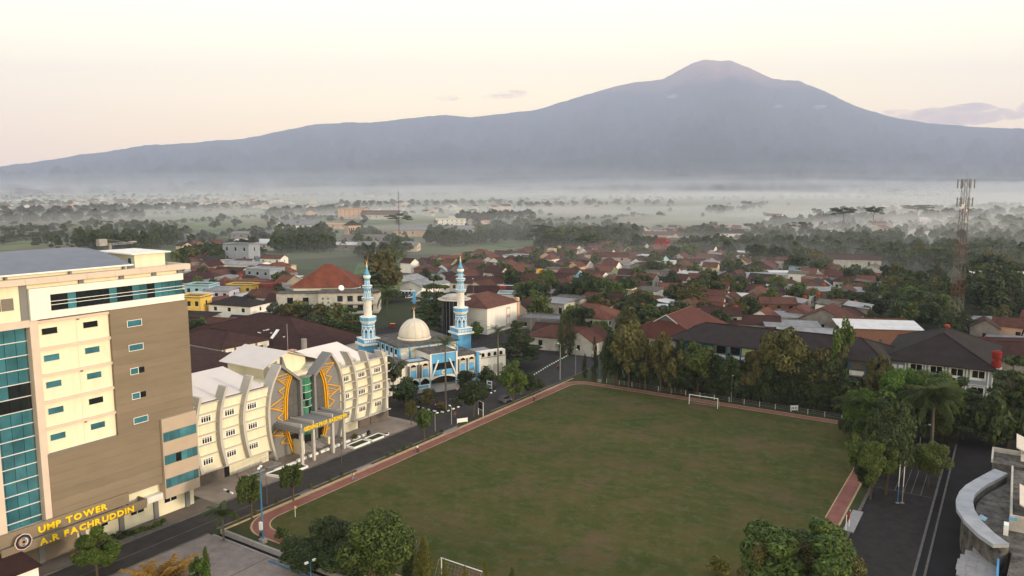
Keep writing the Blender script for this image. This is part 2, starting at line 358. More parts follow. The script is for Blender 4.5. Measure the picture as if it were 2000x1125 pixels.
def crown_mesh(kind, lod, var, leaf):
    key = (kind, lod, var, leaf)
    if key in PROTO: return PROTO[key]
    rnd = random.Random(hash((kind, lod, var)) % 99991 if False else (sum(map(ord, kind))*31+lod*7+var*131))
    n, size = ((9000, .056), (2600, .085), (700, .15), (170, .30), (22000, .034))[lod]
    if kind == 'round': lb = lobes_round(rnd, (34, 26, 14, 8, 38)[lod]); vf = leaves(lb, n, size, rnd, .25)
    elif kind == 'loose':
        lb = lobes_round(rnd, (22, 18, 10, 8, 34)[lod], lo=.16, hi=.30, hollow=.55); vf = leaves(lb, int(n*1.15), size, rnd, .3)
    elif kind == 'oval':
        lb = [(x*(1-.45*max(0, z-.35)), y*(1-.45*max(0, z-.35)), z, a, b, c) for x, y, z, a, b, c in lobes_round(rnd, (40, 28, 14, 8, 60)[lod], lo=.16, hi=.30)]; vf = leaves(lb, n, size*.8, rnd, .4)
    elif kind == 'column':
        lb = []
        for i in range(80):
            z = (i+rnd.random())/80*.97; w_ = .46*min(1, (1.03-z)*1.9)*min(1, .5+z*2.2); t = rnd.uniform(0, 6.28); q = rnd.uniform(.2, .7)
            lb.append((w_*q*math.cos(t), w_*q*math.sin(t), z, .05+w_*.28, .05+w_*.28, .05))
        vf = leaves(lb, n, size*.62, rnd, 1.1, 2.4)
    elif kind == 'umbrella':
        lb = []
        for i in range((26, 20, 11, 8)[lod]):
            t = rnd.uniform(0, 6.28); q = math.sqrt(rnd.random())*.42; z = .72+.2*(1-q*2)+rnd.uniform(-.28, .05)
            lb.append((q*math.cos(t), q*math.sin(t), z, rnd.uniform(.09,.17), rnd.uniform(.09,.17), rnd.uniform(.025,.05)))
        vf = leaves(lb, int(n*.75), size*.7, rnd, 0, 1.6, .3)
    elif kind == 'tier':
        lb = []
        for L_ in range(5):
            z = .1+.2*L_; R = .5*(1.05-.16*L_)
            for i in range(7):
                t = i*.9+rnd.random()*.5+L_; q = R*rnd.uniform(.3, .82); lb.append((q*math.cos(t), q*math.sin(t), z+rnd.uniform(-.03,.03), R*.32, R*.32, .045))
        vf = leaves(lb, n, size*.85, rnd, 0, 1.5, .3)
    elif kind == 'bush': lb = lobes_round(rnd, 12, lo=.3, hi=.5); vf = leaves(lb, int(n*.4), size*1.2, rnd, 0)
    elif kind == 'feather':                                # arching yellowish sprays
        vs_, fs = [], []
        for i in range(46):
            t = rnd.uniform(0, 6.28); ln = rnd.uniform(.35, .62); el = rnd.uniform(.35, 1.35); z0 = rnd.uniform(.05, .3)
            for q in range(26):
                f = q/25; rr = ln*f*math.cos(el); zz = z0+ln*1.25*math.sin(el)*f-.28*f*f
                for sd in (-1, 1):
                    c = Vector((rr*math.cos(t), rr*math.sin(t), zz)); d = Vector((-math.sin(t), math.cos(t), 0))*sd; fw = Vector((math.cos(t), math.sin(t), -.2))
                    s = .07*(1-.5*f)*rnd.uniform(.7, 1.2); k = len(vs_); e = c+d*s+fw*s*.5-Vector((0,0,s*.35))
                    vs_ += [tuple(c), tuple(c+fw*.018), tuple(e+fw*.012), tuple(e)]; fs.append((k,k+1,k+2,k+3))
        vf = (vs_, fs)
    me = bpy.data.meshes.new('crown'); me.from_pydata(vf[0], [], vf[1]); me.materials.append(LEAF[leaf]); PROTO[key] = me
    return me
def trunk_mesh(kind, var):
    key = ('trunk', kind, var)
    if key in PROTO: return PROTO[key]
    rnd = random.Random(var*17+len(kind)); mb = MB()
    top = {'column': .97, 'umbrella': .78, 'tier': .95}.get(kind, .7)
    p = [(0,0,-.02), (rnd.uniform(-.015,.015), rnd.uniform(-.015,.015), .3), (rnd.uniform(-.03,.03), rnd.uniform(-.03,.03), top)]
    mb.tube(p, [.030, .022, .007], 7)
    for i in range(7 if kind != 'column' else 0):
        z = rnd.uniform(.32, .68); t = i*.9+rnd.random(); l = rnd.uniform(.15, .30); r = .20
        mb.tube([(0,0,z), (l*.5*math.cos(t), l*.5*math.sin(t), z+.09), (l*1.1*math.cos(t), l*1.1*math.sin(t), z+.2)], [.011, .008, .003], 5)
    me = bpy.data.meshes.new('trunk'); me.from_pydata(mb.v, [], mb.f); me.materials.append(M_trunk); PROTO[key] = me; return me
TREES = []
def tree(pt, H, W, kind='round', leaf='green', lod=1, clear=.22, name='tree', label=None, cat='tree', group=None, var=None, seed=None, D=None):
    """pt world base; H total height; W crown width; clear: share of bare stem"""
    rnd = random.Random(seed if seed is not None else int(pt[0]*13.7+pt[1]*7.1))
    v = rnd.randrange(3) if var is None else var
    if name == 'tree': name = {'round': 'broadleaf_tree', 'loose': 'open_crowned_tree', 'oval': 'oval_tree', 'column': 'columnar_tree', 'umbrella': 'umbrella_tree', 'tier': 'layered_tree', 'bush': 'shrub', 'feather': 'shrub'}[kind]
    T = thing(name, label or '', cat, (pt[0], pt[1], 0), rnd.uniform(0, 6.28), group)
    if kind not in ('bush', 'feather'):
        t = link('trunk', trunk_mesh(kind, v), T); k = max(W*.9, H*.55); t.scale = (k, k, H)
    cr = link('crown', crown_mesh(kind, lod, v, leaf), T, (0, 0, H*clear)); cr.scale = (W, (D or W)*rnd.uniform(.9, 1.1), H*(1-clear))
    if not label: TREES.append((T, kind, leaf, W, H))
    return T
def treepx(px, ybase, ytop, wpx, *a, **k):
    pt = G(px, ybase); H = HZ(pt, ytop); return tree(pt, H, wpx*SCL(pt, H*.6), *a, **k)
# palms: ringed stem, each frond a part
def frond_mesh(style):                                    # arching rib with drooping leaflets
    key = ('frond', style)
    if key in PROTO: return PROTO[key]
    rnd = random.Random(5); mb = MB(); n = 30 if style != 'fan' else 16; A_, B_ = (.62, 1.05) if style == 'coco' else (.45, .8)
    for q in range(n):
        f = q/n; x = f; z = A_*f-B_*f*f; f2 = (q+1)/n; x2 = f2; z2 = A_*f2-B_*f2*f2
        mb.face([(x,-.008,z), (x2,-.006,z2), (x2,.006,z2), (x,.008,z)])
        w_ = .20*math.sin(math.pi*min(1, .15+f*.85))
        for s in (-1, 1):
            dz = rnd.uniform(-.20, -.07) if style == 'coco' else rnd.uniform(-.10, -.02)
            mb.face([(x, 0, z), (x+.016, 0, z), (x+.085, s*w_, z+dz-.06), (x+.07, s*w_, z+dz-.06)])
            mb.face([(x+.017, 0, z), (x+.03, 0, z), (x+.10, s*w_*.9, z+dz*.6-.03), (x+.085, s*w_*.9, z+dz*.6-.03)])
    me = bpy.data.meshes.new('frond'); me.from_pydata(mb.v, [], mb.f); me.materials.append(LEAF['palm']); PROTO[key] = me; return me
def palm(pt, H, R, label=None, nf=15, name='palm_tree', group=None, style='coco', seed=1, stem=.16, skirt=0):
    rnd = random.Random(seed); T = thing(name, label or '', 'palm', (pt[0], pt[1], 0), rnd.uniform(0, 6), group)
    lean = rnd.uniform(-.04, .04)*H; zt = H-R*.32
    MB().tube([(0,0,-.1), (lean*.3,0,zt*.5), (lean,0,zt)], [stem*1.35, stem, stem*.8], 8).build('trunk', mat('palm_stem', (.12,.105,.085), .9, .2, 1.5), T)
    for i in range(nf):
        o = link('frond', frond_mesh(style), T, (lean, 0, zt)); s = R*rnd.uniform(.85, 1.1)
        o.scale = (s, s, s); o.rotation_euler = (rnd.uniform(-.25,.25), -rnd.uniform(-.5, .85) if i % 3 else -rnd.uniform(.5, 1.0), i*2.399+rnd.uniform(-.2,.2))
    if not label: TREES.append((T, 'palm', 'green', R*2, H))
    return T
def palmpx(px, ybase, ytop, rpx, **k):
    pt = G(px, ybase); H = HZ(pt, ytop); return palm(pt, H, rpx*SCL(pt, H), **k)
# ------------------------------------------------------------------ houses
HOUSES = []
def roof_gable(L, W, h, rise, ov, t=.14):
    """ridge along x; two slabs"""
    mb = MB(); y1 = W/2+ov; x1 = L/2+ov*.6; ze = h-ov*rise/(W/2); zr = h+rise
    for s in (-1, 1):
        p = [(-x1,0,zr), (x1,0,zr), (x1,s*y1,ze), (-x1,s*y1,ze)]; q = [(a,b,c+t) for a,b,c in p]
        f = [(3,2,1,0),(4,5,6,7),(0,1,5,4),(1,2,6,5),(2,3,7,6),(3,0,4,7)]
        mb.raw(p+q, f if s < 0 else [x[::-1] for x in f])
    return mb
def roof_hip(L, W, h, rise, ov, t=.14, rl=None):
    x1, y1 = L/2+ov, W/2+ov; r = max(0.15, (L-W)/2 if rl is None else rl/2); ze = h-ov*.35
    b = [(-x1,-y1,ze),(x1,-y1,ze),(x1,y1,ze),(-x1,y1,ze)]; c = [(x,y,z+t) for x,y,z in b]
    return MB().raw(b+c+[(-r,0,h+rise),(r,0,h+rise)], [(3,2,1,0),(0,1,5,4),(1,2,6,5),(2,3,7,6),(3,0,4,7),(4,5,9,8),(5,6,9),(6,7,8,9),(7,4,8)])
def house(pt, L, W, h, rise, yaw, kind='gable', roof='red', wall='white', ov=.6, label=None, name='house', cat='house', wins=3, floors=1, lift=0.0, group=None, extra=None, rl=None, door=True, wx=None, lod=0):
    """pt: centre of the plan; yaw: direction of the ridge, degrees clockwise from +Y"""
    rz = math.radians(90-yaw); T = thing(name, label or '', cat, (pt[0], pt[1], 0), rz, group)
    wm = WALLS.get(wall, wall) if isinstance(wall, str) else wall; rm = ROOFS.get(roof, roof) if isinstance(roof, str) else roof
    mb = MB().box(-L/2, L/2, -W/2, W/2, -.3, h)
    if kind == 'gable':
        for s in (-1, 1): mb.face([(s*L/2, -s*W/2, h), (s*L/2, s*W/2, h), (s*L/2, 0, h+rise)])
    mb.build('wall', wm, T)
    if kind == 'gable': r = roof_gable(L, W, h, rise, ov)
    elif kind == 'hip': r = roof_hip(L, W, h, rise, ov, rl=rl)
    elif kind == 'shed':
        p = [(-L/2-ov,-W/2-ov,h),(L/2+ov,-W/2-ov,h),(L/2+ov,W/2+ov,h+rise),(-L/2-ov,W/2+ov,h+rise)]
        r = MB().raw(p+[(a,b,c+.12) for a,b,c in p], [(3,2,1,0),(4,5,6,7),(0,1,5,4),(1,2,6,5),(2,3,7,6),(3,0,4,7)])
    else: r = MB().box(-L/2-ov*.3, L/2+ov*.3, -W/2-ov*.3, W/2+ov*.3, h, h+.25)
    ro = r.build('roof', rm, T)
    if lod < 1 and kind in ('gable', 'hip'):
        rr = L/2+ov*.6 if kind == 'gable' else max(.15, (L-W)/2 if rl is None else rl/2)
        MB().tube([(-rr,0,h+rise+.16), (rr,0,h+rise+.16)], .13, 5).build('ridge', rm, ro)
    if kind == 'flat': 
        p = MB(); t = .18
        p.box(-L/2,L/2,-W/2,-W/2+t,h+.25,h+.8); p.box(-L/2,L/2,W/2-t,W/2,h+.25,h+.8); p.box(-L/2,-L/2+t,-W/2+t,W/2-t,h+.25,h+.8); p.box(L/2-t,L/2,-W/2+t,W/2-t,h+.25,h+.8)
        p.build('parapet', wm, T)
    # openings on the two walls that look towards the camera
    tocam = Vector((-pt[0], -pt[1])).normalized(); c_, s_ = math.cos(-rz), math.sin(-rz); lc = (tocam.x*c_-tocam.y*s_, tocam.x*s_+tocam.y*c_)
    if lod < 1 and wins:
        sy = 1 if lc[1] > 0 else -1; sx = 1 if lc[0] > 0 else -1; fh = h/floors
        for fl in range(floors):
            for i in range(wins):
                x = -L/2+L*(i+.5)/wins
                if door and fl == 0 and i == wins//2:
                    MB().box(x-.45, x+.45, sy*W/2-.05, sy*W/2+.05, 0, 2.1).build('door', M_trunk, T); continue
                ww = min(.7, L/wins*.32); o = MB().box(x-ww, x+ww, sy*W/2-.04, sy*W/2+.04, fl*fh+fh*.34, fl*fh+fh*.74).build('window', M_dglass, T)
                MB().box(x-ww-.08, x+ww+.08, sy*W/2-.06, sy*W/2+.09, fl*fh+fh*.30, fl*fh+fh*.34).build('sill', M_whitem, o)
            for i in range(max(1, wins-2)):
                y = -W/2+W*(i+.5)/max(1, wins-2); MB().box(sx*L/2-.04, sx*L/2+.04, y-.5, y+.5, fl*fh+fh*.36, fl*fh+fh*.72).build('window', M_dglass, T)
    if not label: HOUSES.append((T, kind, roof, wall, L, h))
    return T
def hpx(px, py, *a, z=0, **k): return house(G(px, py, z), *a, **k)
# ------------------------------------------------------------------ campus ground, roads, field (local x = across, y = along the campus grid)
def sheet(name, m, poly, z, kind='structure', label=None):
    o = MB().face([(x, y, z) for x, y in poly]).build(name, m, None, rz=-CA); o['kind'] = kind; return o
def rect(v0, v1, u0, u1): return [(v0,u0),(v1,u0),(v1,u1),(v0,u1)]
def rrect(v0, v1, u0, u1, r, n=8):
    pts = []
    for cx, cy, a0 in ((v1-r,u0+r,-90),(v1-r,u1-r,0),(v0+r,u1-r,90),(v0+r,u0+r,180)):
        for i in range(n+1):
            a = math.radians(a0+90*i/n); pts.append((cx+r*math.cos(a), cy+r*math.sin(a)))
    return pts
def ring(name, m, inner, outer, z):
    n = len(inner); o = MB().raw([(x,y,z) for x,y in inner]+[(x,y,z) for x,y in outer], [(i,n+i,n+(i+1)%n,(i+1)%n) for i in range(n)]).build(name, m, None, rz=-CA)
    o['kind'] = 'structure'; return o
def gpoly(name, m, pts, z, kind='structure'):            # world polygon from picture points
    q = [(*G(px, py), z) for px, py in pts]
    a = sum(q[i][0]*q[(i+1) % len(q)][1]-q[(i+1) % len(q)][0]*q[i][1] for i in range(len(q)))
    if a < 0: q = q[::-1]
    o = MB().face(q).build(name, m); o['kind'] = kind; return o
sheet('campus_ground', M_earth, rect(-215, 60, 15, 290), -.020)
sheet('road', M_road, [(-110.2,20),(-102.5,20),(-102.5,205),(-106,250),(-113.5,250),(-113.7,150),(-110.2,140)], 0)
sheet('mosque_yard', M_asph, [(-150,131),(-113.6,131),(-113.6,170),(-118,215),(-150,240),(-200,240),(-200,131)], -.006)
sheet('forecourt', M_pave, rect(-121, -110.35, 77.2, 131), .01)
sheet('pavement', M_pave2, rect(-115, -109.9, 25, 77.1), .05)
sheet('plaza', M_plaza, rect(-101.9, -40, 10, 69.3), .012)
sheet('verge', M_lawn, rect(-102.1, -101.0, 70.9, 200), .014)
fi = rrect(-98.3, -22.5, 75.7, 182.6, 4.2); fo = rrect(-100.55, -20.3, 73.3, 184.8, 6.0)
ft = rrect(-100.85, -20.0, 73.0, 185.1, 6.2); fi0 = rrect(-98.1, -22.7, 75.9, 182.4, 4.1)
sheet('field_surround', M_lawn, rect(-101.2, -18.2, 70.9, 189), -.004)
f_ = MB()
NX, NY = 38, 54                                           # slightly uneven turf
sheet('sports_field', M_turf, fi0, .012)
ring('running_track', M_red, fi, fo, .016); ring('track_edging', M_tan, fi0, fi, .030); ring('track_edging', M_tan, fo, ft, .030)
def kerb(name, v0, v1, u0, u1, h=.14, m=M_kerb):
    o = MB().box(v0, v1, u0, u1, -.02, h).build(name, m, None, rz=-CA); o['kind'] = 'structure'; return o
kerb('kerb', -102.55, -102.25, 71, 134); kerb('kerb', -102.55, -102.25, 147, 200); kerb('kerb', -110.45, -110.15, 77.5, 132)
kerb('kerb', -110.0, -109.6, 25, 77); kerb('kerb', -102.2, -101.9, 20, 69.3, .1); kerb('path_edging', -101.35, -100.95, 71, 128, .12, M_tan); kerb('path_edging', -101.35, -100.95, 133, 186, .12, M_tan)
sheet('road_line', mat('worn_road_paint', (.16,.15,.14), .9, .3, 1.0), rect(-105.6, -105.5, 20, 80), .006)
sheet('road_patch', M_lconc, rect(-102.2, -101.0, 101.5, 105.5), .022); sheet('road_patch', M_lconc, rect(-102.0, -101.0, 87.5, 90.5), .022)
sheet('path', M_pave, rect(-102.5, -100.9, 128, 133.2), .024)
for v in (-88, -74, -60): sheet('paving_joint', M_asph, rect(v, v+.12, 10, 69.2), .016)
sheet('paving_joint', M_asph, rect(-101, -40, 58, 58.1), .016)
# drain and wall on the near side of the field
kerb('drain_wall', -100.4, -20, 70.3, 70.7, .75, M_lconc); kerb('drain_edge', -101, -20, 69.3, 69.6, .12, M_lconc)
sheet('drain', M_black, rect(-100.4, -20, 69.6, 70.3), .004)
# parking court and lane on the right
sheet('parking_court', M_asph, rect(-18.2, -8.5, 100, 182), .004)
sheet('lane', M_asphd, [(-6.9,100),(40,100),(40,130),(2.4,130),(2.0,200),(-6.9,200)], .0)
kerb('kerb', -18.6, -18.1, 100, 152, .2); kerb('kerb', -8.5, -8.15, 100, 178, .16); kerb('kerb', -7.2, -6.9, 100, 181, .16)
sheet('drain', M_black, rect(-8.15, -7.2, 100, 178), .002)
kerb('slab', -19.3, -17.7, 124.6, 133.6, .22, M_lconc)
M_line = mat('white_road_paint', (.15,.145,.14), .9, .25, 1.5, detail=6)
for v in (-14.6, -13.2, -12.0, -10.5): 
    o = sheet('court_line', M_line, rect(v-.05, v+.05, 147, 160), .010)
sheet('court_line', M_line, rect(-18, -8.7, 146.95, 147.05), .010)
# black and white kerb stones by the mosque
def bwkerb(pts, step=.85):
    p = [Vector((*G(x, y), 0)) for x, y in pts]; k = 0; base = MB()
    root = link('painted_kerb', None); root['kind'] = 'structure'; me = []
    for mm in (M_whitem, M_black):
        mb = MB().box(-.4, .4, -.16, .16, 0, .24); q = mb.build('kerb_stone', mm, root); me.append(q.data); bpy.data.objects.remove(q)
    for a, b in zip(p, p[1:]):
        l = (b-a).length; n = max(1, int(l/step)); an = math.atan2(b.y-a.y, b.x-a.x)
        for i in range(n):
            c = a.lerp(b, (i+.5)/n); link('kerb_stone', me[k % 2], root, c, an); k += 1
bwkerb([(815,795),(845,803),(868,806),(902,793)]); bwkerb([(942,776),(968,764)]); bwkerb([(1042,733),(1070,716),(1128,684)]); bwkerb([(437,957),(455,965)])
# planters in front of the hall
def planter(poly, h=.45, name='planter', lab='low white edged planter bed with grass before the hall'):
    o = thing(name, lab, 'planter', (*cw(poly[0][1], poly[0][0]), 0), -CA)
    q = [(x-poly[0][0], y-poly[0][1]) for x, y in poly]
    w_ = MB(); n = len(q)
    for i in range(n):
        a, b = Vector(q[i]), Vector(q[(i+1) % n]); d = (b-a).normalized()*.14; nn = Vector((-d.y, d.x))
        w_.prism([tuple(a-nn), tuple(b-nn), tuple(b+nn), tuple(a+nn)], 0, h+.004*i)
    w_.build('edging', M_whitem, o); MB().prism(q, 0, h-.1).build('grass', M_lawn, o)
planter([(-114.2,90.2),(-110.7,91.0),(-110.7,97.3),(-112.6,97.3),(-113.9,94.5)], lab='curved white edged planter left of the hall columns')
planter([(-113.0,109.8),(-110.7,109.8),(-110.7,114.4),(-113.0,114.4)], lab='square planter with a pale shrub right of the hall columns')
planter([(-113.0,115.2),(-110.7,115.2),(-110.7,119.4),(-113.0,119.4)], lab='second planter with dark shrub nearest the parked motorbike')
for k in range(9):
    u = 92.4+k*3.0
    if 97 < u < 110 or True:
        o = MB().box(-.25, .25, 0, 2.3, 0, .5).build('terrace_wall', M_whitem, None, loc=(*cw(u, -114.3-.12*k if k < 2 else -114.9), 0), rz=-CA)
        tag(o, None, None, None, 'structure')

gpoly('kampung_ground', M_earth, [(340,520),(700,500),(900,495),(1300,470),(1750,520),(2100,560),(2200,720),(1700,700),(1150,690),(560,700),(340,660)], -.025)

def turf_detail(m):
    t = m.node_tree; L = t.links.new; b = t.nodes['Principled BSDF']; src = b.inputs['Base Color'].links[0].from_socket; tc = t.nodes.new('ShaderNodeTexCoord')
    def nz(sc, d, r): n = t.nodes.new('ShaderNodeTexNoise'); n.inputs['Scale'].default_value = sc; n.inputs['Detail'].default_value = d; n.inputs['Roughness'].default_value = r; L(tc.outputs['Object'], n.inputs['Vector']); return n
    def mixc(fac, a, col, lo, hi, amt):
        mr = t.nodes.new('ShaderNodeMapRange'); mr.inputs[1].default_value = lo; mr.inputs[2].default_value = hi; mr.inputs[4].default_value = amt; L(fac, mr.inputs[0])
        mx = t.nodes.new('ShaderNodeMix'); mx.data_type = 'RGBA'; L(mr.outputs[0], mx.inputs[0]); L(a, mx.inputs[6]); mx.inputs[7].default_value = (*col, 1); return mx.outputs[2]
    c = mixc(nz(.45, 8, .7).outputs['Fac'], src, (.085,.090,.040), .50, .62, .75)      # pale dry tufts
    c = mixc(nz(.30, 8, .7).outputs['Fac'], c, (.030,.058,.010), .53, .66, .75)        # lush clumps
    c = mixc(nz(.085, 9, .72).outputs['Fac'], c, (.108,.074,.042), .53, .68, .9)       # bare soil
    c = mixc(nz(5.0, 3, .6).outputs['Fac'], c, (.030,.036,.012), .52, .75, .6)         # blades
    L(c, b.inputs['Base Color'])
turf_detail(M_turf)
M_soil = mat('bare_goalmouth_soil', (.12,.072,.045), .95, scale=.6, col2=(.085,.065,.03), detail=9, nrough=.7)
def blob(name, u, v, ru, rv, seed):
    rnd = random.Random(seed); n = 26; pts = []
    for i in range(n):
        a = 2*math.pi*i/n; k = .7+.5*fbm(math.cos(a)*1.6+seed, math.sin(a)*1.6, 3, seed); pts.append((v+rv*k*math.cos(a), u+ru*k*math.sin(a)))
    sheet(name, M_soil, pts, .020+.004*(seed % 3))
blob('bare_patch', 177.6, -61, 1.5, 3.6, 1); blob('bare_patch', 181.2, -96.2, .5, 1.2, 2); blob('bare_patch', 180.4, -95.2, .5, .9, 3); blob('bare_patch', 81.5, -60, 1.8, 3.4, 4)
# ------------------------------------------------------------------ paddy plots across the plain
FG_ = {'g': mat('young_paddy', (.055,.105,.032), .95, scale=.03, col2=(.085,.125,.045), detail=7), 'l': mat('pale_paddy', (.10,.135,.055), .95, scale=.02, col2=(.13,.15,.07), detail=7),
       'b': mat('bare_plot', (.15,.095,.060), .95, scale=.02, col2=(.15,.115,.075), detail=7), 't': mat('stubble_plot', (.15,.135,.075), .95, scale=.02, col2=(.115,.12,.06), detail=7), 'd': mat('scrub', (.026,.045,.016), .95, scale=.05, col2=(.06,.075,.03), detail=8)}
PL = [('l',[(0,470),(130,455),(250,452),(160,478),(0,490)]),('b',[(0,492),(140,477),(165,487),(0,506)]),('b',[(60,440),(190,433),(230,437),(90,445)]),('l',[(300,428),(520,408),(560,425),(440,438),(300,440)]),('t',[(330,446),(520,430),(520,437),(340,452)]),('g',[(200,440),(300,430),(300,440),(230,447)]),
 ('g',[(830,516),(900,502),(1040,490),(1042,484),(960,488),(870,499),(800,512)]),('b',[(880,496),(1035,481),(1040,487),(890,501)]),('g',[(890,494),(960,478),(1042,466),(1042,479)]),('g',[(680,538),(790,523),(805,508),(700,514)]),('d',[(520,520),(700,512),(690,535),(560,540)]),('d',[(340,510),(450,495),(450,512),(350,522)]),
 ('t',[(1040,442),(1250,420),(1300,424),(1250,438),(1120,450)]),('l',[(1250,438),(1300,424),(1480,418),(1560,432),(1460,448),(1290,450)]),('b',[(1180,432),(1260,426),(1270,430),(1190,437)]),('l',[(1050,455),(1250,445),(1240,462),(1060,470)]),('t',[(1480,418),(1600,412),(1620,424),(1560,432)]),
 ('l',[(0,425),(280,414),(300,424),(0,438)]),('l',[(520,407),(660,404),(640,412),(540,418)]),('t',[(900,408),(1200,400),(1250,410),(1000,418)]),('d',[(1400,555),(1440,548),(1440,556),(1410,562)]),('l',[(470,440),(560,432),(560,442),(470,450)])]
for i, (k, pts) in enumerate(PL): gpoly('paddy_field', FG_[k], pts, .02+.004*(i % 3))
def bank(px0, py0, px1, py1):                             # raised paddy dykes
    a, b = Vector((*G(px0, py0), 0)), Vector((*G(px1, py1), 0)); o = MB().tube([a, b], .5, 5).build('paddy_bank', FG_['d']); o['kind'] = 'structure'
for q in ((0,480,160,466),(130,455,165,487),(300,434,520,418),(830,512,1040,484),(960,478,1042,490),(1040,448,1250,430),(1250,438,1460,430),(1100,446,1300,438),(350,440,470,424),(700,526,800,512)): bank(*q)

PF = link('paddy_plots', None); PF['kind'] = 'structure'; rp = random.Random(12); pm_ = {}
for k in 'gltbd':
    o = MB().face([(-.5,-.5,0),(.5,-.5,0),(.5,.5,0),(-.5,.5,0)]).build('plot', FG_[k], PF); pm_[k] = o.data; bpy.data.objects.remove(o)
for band_y, nx in ((398,10),(406,14),(414,16),(424,18),(434,20),(444,20),(456,20),(468,14)):
    for i in range(nx):
        px = (i+rp.random())/nx*2100-50; py = band_y+rp.uniform(-4, 4)
        if 1040 < px < 2000 and py > 452: continue
        p = G(px, py); o = link('plot', pm_[rp.choices('gltbd', [.26, .22, .2, .16, .16])[0]], PF, (p[0], p[1], .035+.006*rp.randrange(4)), math.radians(rp.choice([-12, -10, 78, 80])+rp.uniform(-4, 4))); sc = p[1]/700
        o.scale = (rp.uniform(40, 110)*sc, rp.uniform(22, 60)*sc, 1)
# ------------------------------------------------------------------ office tower on the left
def tower():
    U0, V0 = 75.4, -113.4
    T = thing('office_tower', 'tall cream and brown office tower with teal glass, curved grey roof and yellow lettering', 'tower', (*cw(U0, V0), 0), -CA)
    Y = lambda u: u-U0
    b = MB()                                             # plain body behind the facade
    b.box(-28, -1.6, Y(38), Y(75.0), 0, 40.2)
    b.build('body', M_cream, T)
    # cream bays between the ledges
    for k in range(5):
        z0 = 15.9+3.86*k
        for (u0, u1) in ((52.06, 57.35), (57.42, 62.6)):
            MB().box(-1.6, 0, Y(u0), Y(u1), z0, z0+3.80).build('cream_panel', M_cream, T)
        MB().box(-1.6, .32, Y(52.06), Y(62.35), z0+3.45, z0+3.86).build('ledge', M_stone, T)
        pane('window', M_dglass if k == 4 else M_teal, T, .02, Y(52.6), Y(54.7), z0+1.75, z0+2.65, fr=.05, fm=M_cream)
        pane('window', M_dglass if k in (1, 4) else M_teal, T, .02, Y(58.36), Y(60.5), z0+1.8, z0+2.7, fr=.05, fm=M_cream)
        if k in (0, 2, 4):
            MB().box(0, .22, Y(57.5), Y(57.8), z0+3.2, z0+3.38).build('wall_light', M_grey, T)
    MB().box(-1.6, -.02, Y(57.3), Y(57.5), 15.9, 35.2).build('joint_strip', M_stone, T)
    # brown cladding, course by course
    for k in range(15):
        z0 = 16.72+1.245*k
        MB().box(-1.6, .45, Y(62.2), Y(75.2), z0, z0+1.215).build('cladding_course', M_brownclad, T)
    for k in range(8):
        z0 = 6.2+1.315*k
        MB().box(-1.6, .45, Y(62.2 if k == 7 else 51.9), Y(69.05), z0, min(z0+1.285, 16.70)).build('cladding_course', M_brownclad, T)
    MB().box(-1.6, .45, Y(51.9), Y(62.18), 15.405, 15.86).build('cladding_course', M_brownclad, T)
    MB().box(-1.6, .40, Y(51.95), Y(62.3), 6.0, 15.8).build('cladding_backing', M_grey, T)
    MB().box(-1.6, .40, Y(62.3), Y(75.1), 6.0, 16.6).build('cladding_backing', M_grey, T)
    MB().box(-1.6, .40, Y(62.3), Y(75.1), 16.6, 35.3).build('cladding_backing', M_grey, T)
    MB().box(0, .47, Y(51.9), Y(62.15), 15.86, 15.93).build('coping', M_grey, T)
    for k, z0 in enumerate((32.4, 28.6, 24.9, 20.95, 17.0)):
        pane('window', M_teal, T, .50, Y(64.8), Y(66.0 if k in (2, 3) else 67.05), z0, z0+.9, fr=.07)
        if k in (2, 3): pane('window', M_dglass, T, .50, Y(66.02), Y(67.05), z0, z0+.9)
    # taupe block with three strips of glass
    MB().box(-1.6, .95, Y(69.05), Y(75.3), 3.3, 16.68).build('side_block', M_taupe, T)
    for z0 in (12.85, 9.0, 5.08):
        for i in range(6):
            pane('window_pane', M_dglass if (z0 == 9.0 and i == 2) else M_teal, T, 1.0, Y(69.2)+i*1.0, Y(69.2)+i*1.0+.95, z0, z0+1.5)
        MB().box(.9, 1.03, Y(69.15), Y(75.25), z0+1.5, z0+1.58).build('strip_head', M_grey, T)
    # top storey: white band, long strip window with two rails
    for z0, z1 in ((35.42, 36.42), (38.75, 39.8)):
        MB().box(-1.6, .6, Y(51.1), Y(74.6), z0, z1).build('white_band', M_white, T)
    MB().box(-1.6, .6, Y(51.1), Y(53.85), 36.42, 38.75).build('white_band', M_white, T)
    n = 17; w_ = (74.55-53.9)/n
    for i in range(n):
        dk = i in (0, 1, 3, 4, 5, 6, 8, 9, 12) 
        pane('window_pane', M_dglass if dk else M_teal, T, .30, Y(53.9)+i*w_+.03, Y(53.9)+(i+1)*w_-.03, 36.44, 38.73)
    MB().box(-1.6, .25, Y(53.85), Y(74.5), 36.42, 38.75).build('mullions', M_black, T)
    for z0 in (37.25, 37.75):
        MB().box(.62, .70, Y(53.7), Y(74.7), z0, z0+.07).build('rail', M_whitem, T)
    # recess, grey blocks and parapet slab
    MB().box(-1.6, -.2, Y(38), Y(74.4), 39.8, 40.45).build('recess_wall', M_cream, T)
    for u in (58.2, 64.3, 69.6, 74.0):
        MB().box(-1.0, .1, Y(u), Y(u+.7), 39.82, 40.44).build('bracket', M_grey, T)
    for i in range(9):
        MB().box(-.25, .95, Y(38)+i*4.2, Y(38)+i*4.2+4.17, 40.45, 41.3).build('parapet_panel', M_stone, T)
    MB().box(-28.5, -.25, Y(75.3), Y(75.75), 40.45, 41.25).build('parapet', M_stone, T)
    MB().box(-28, -.25, Y(38), Y(75.3), 40.2, 40.5).build('roof_deck', M_lconc, T)
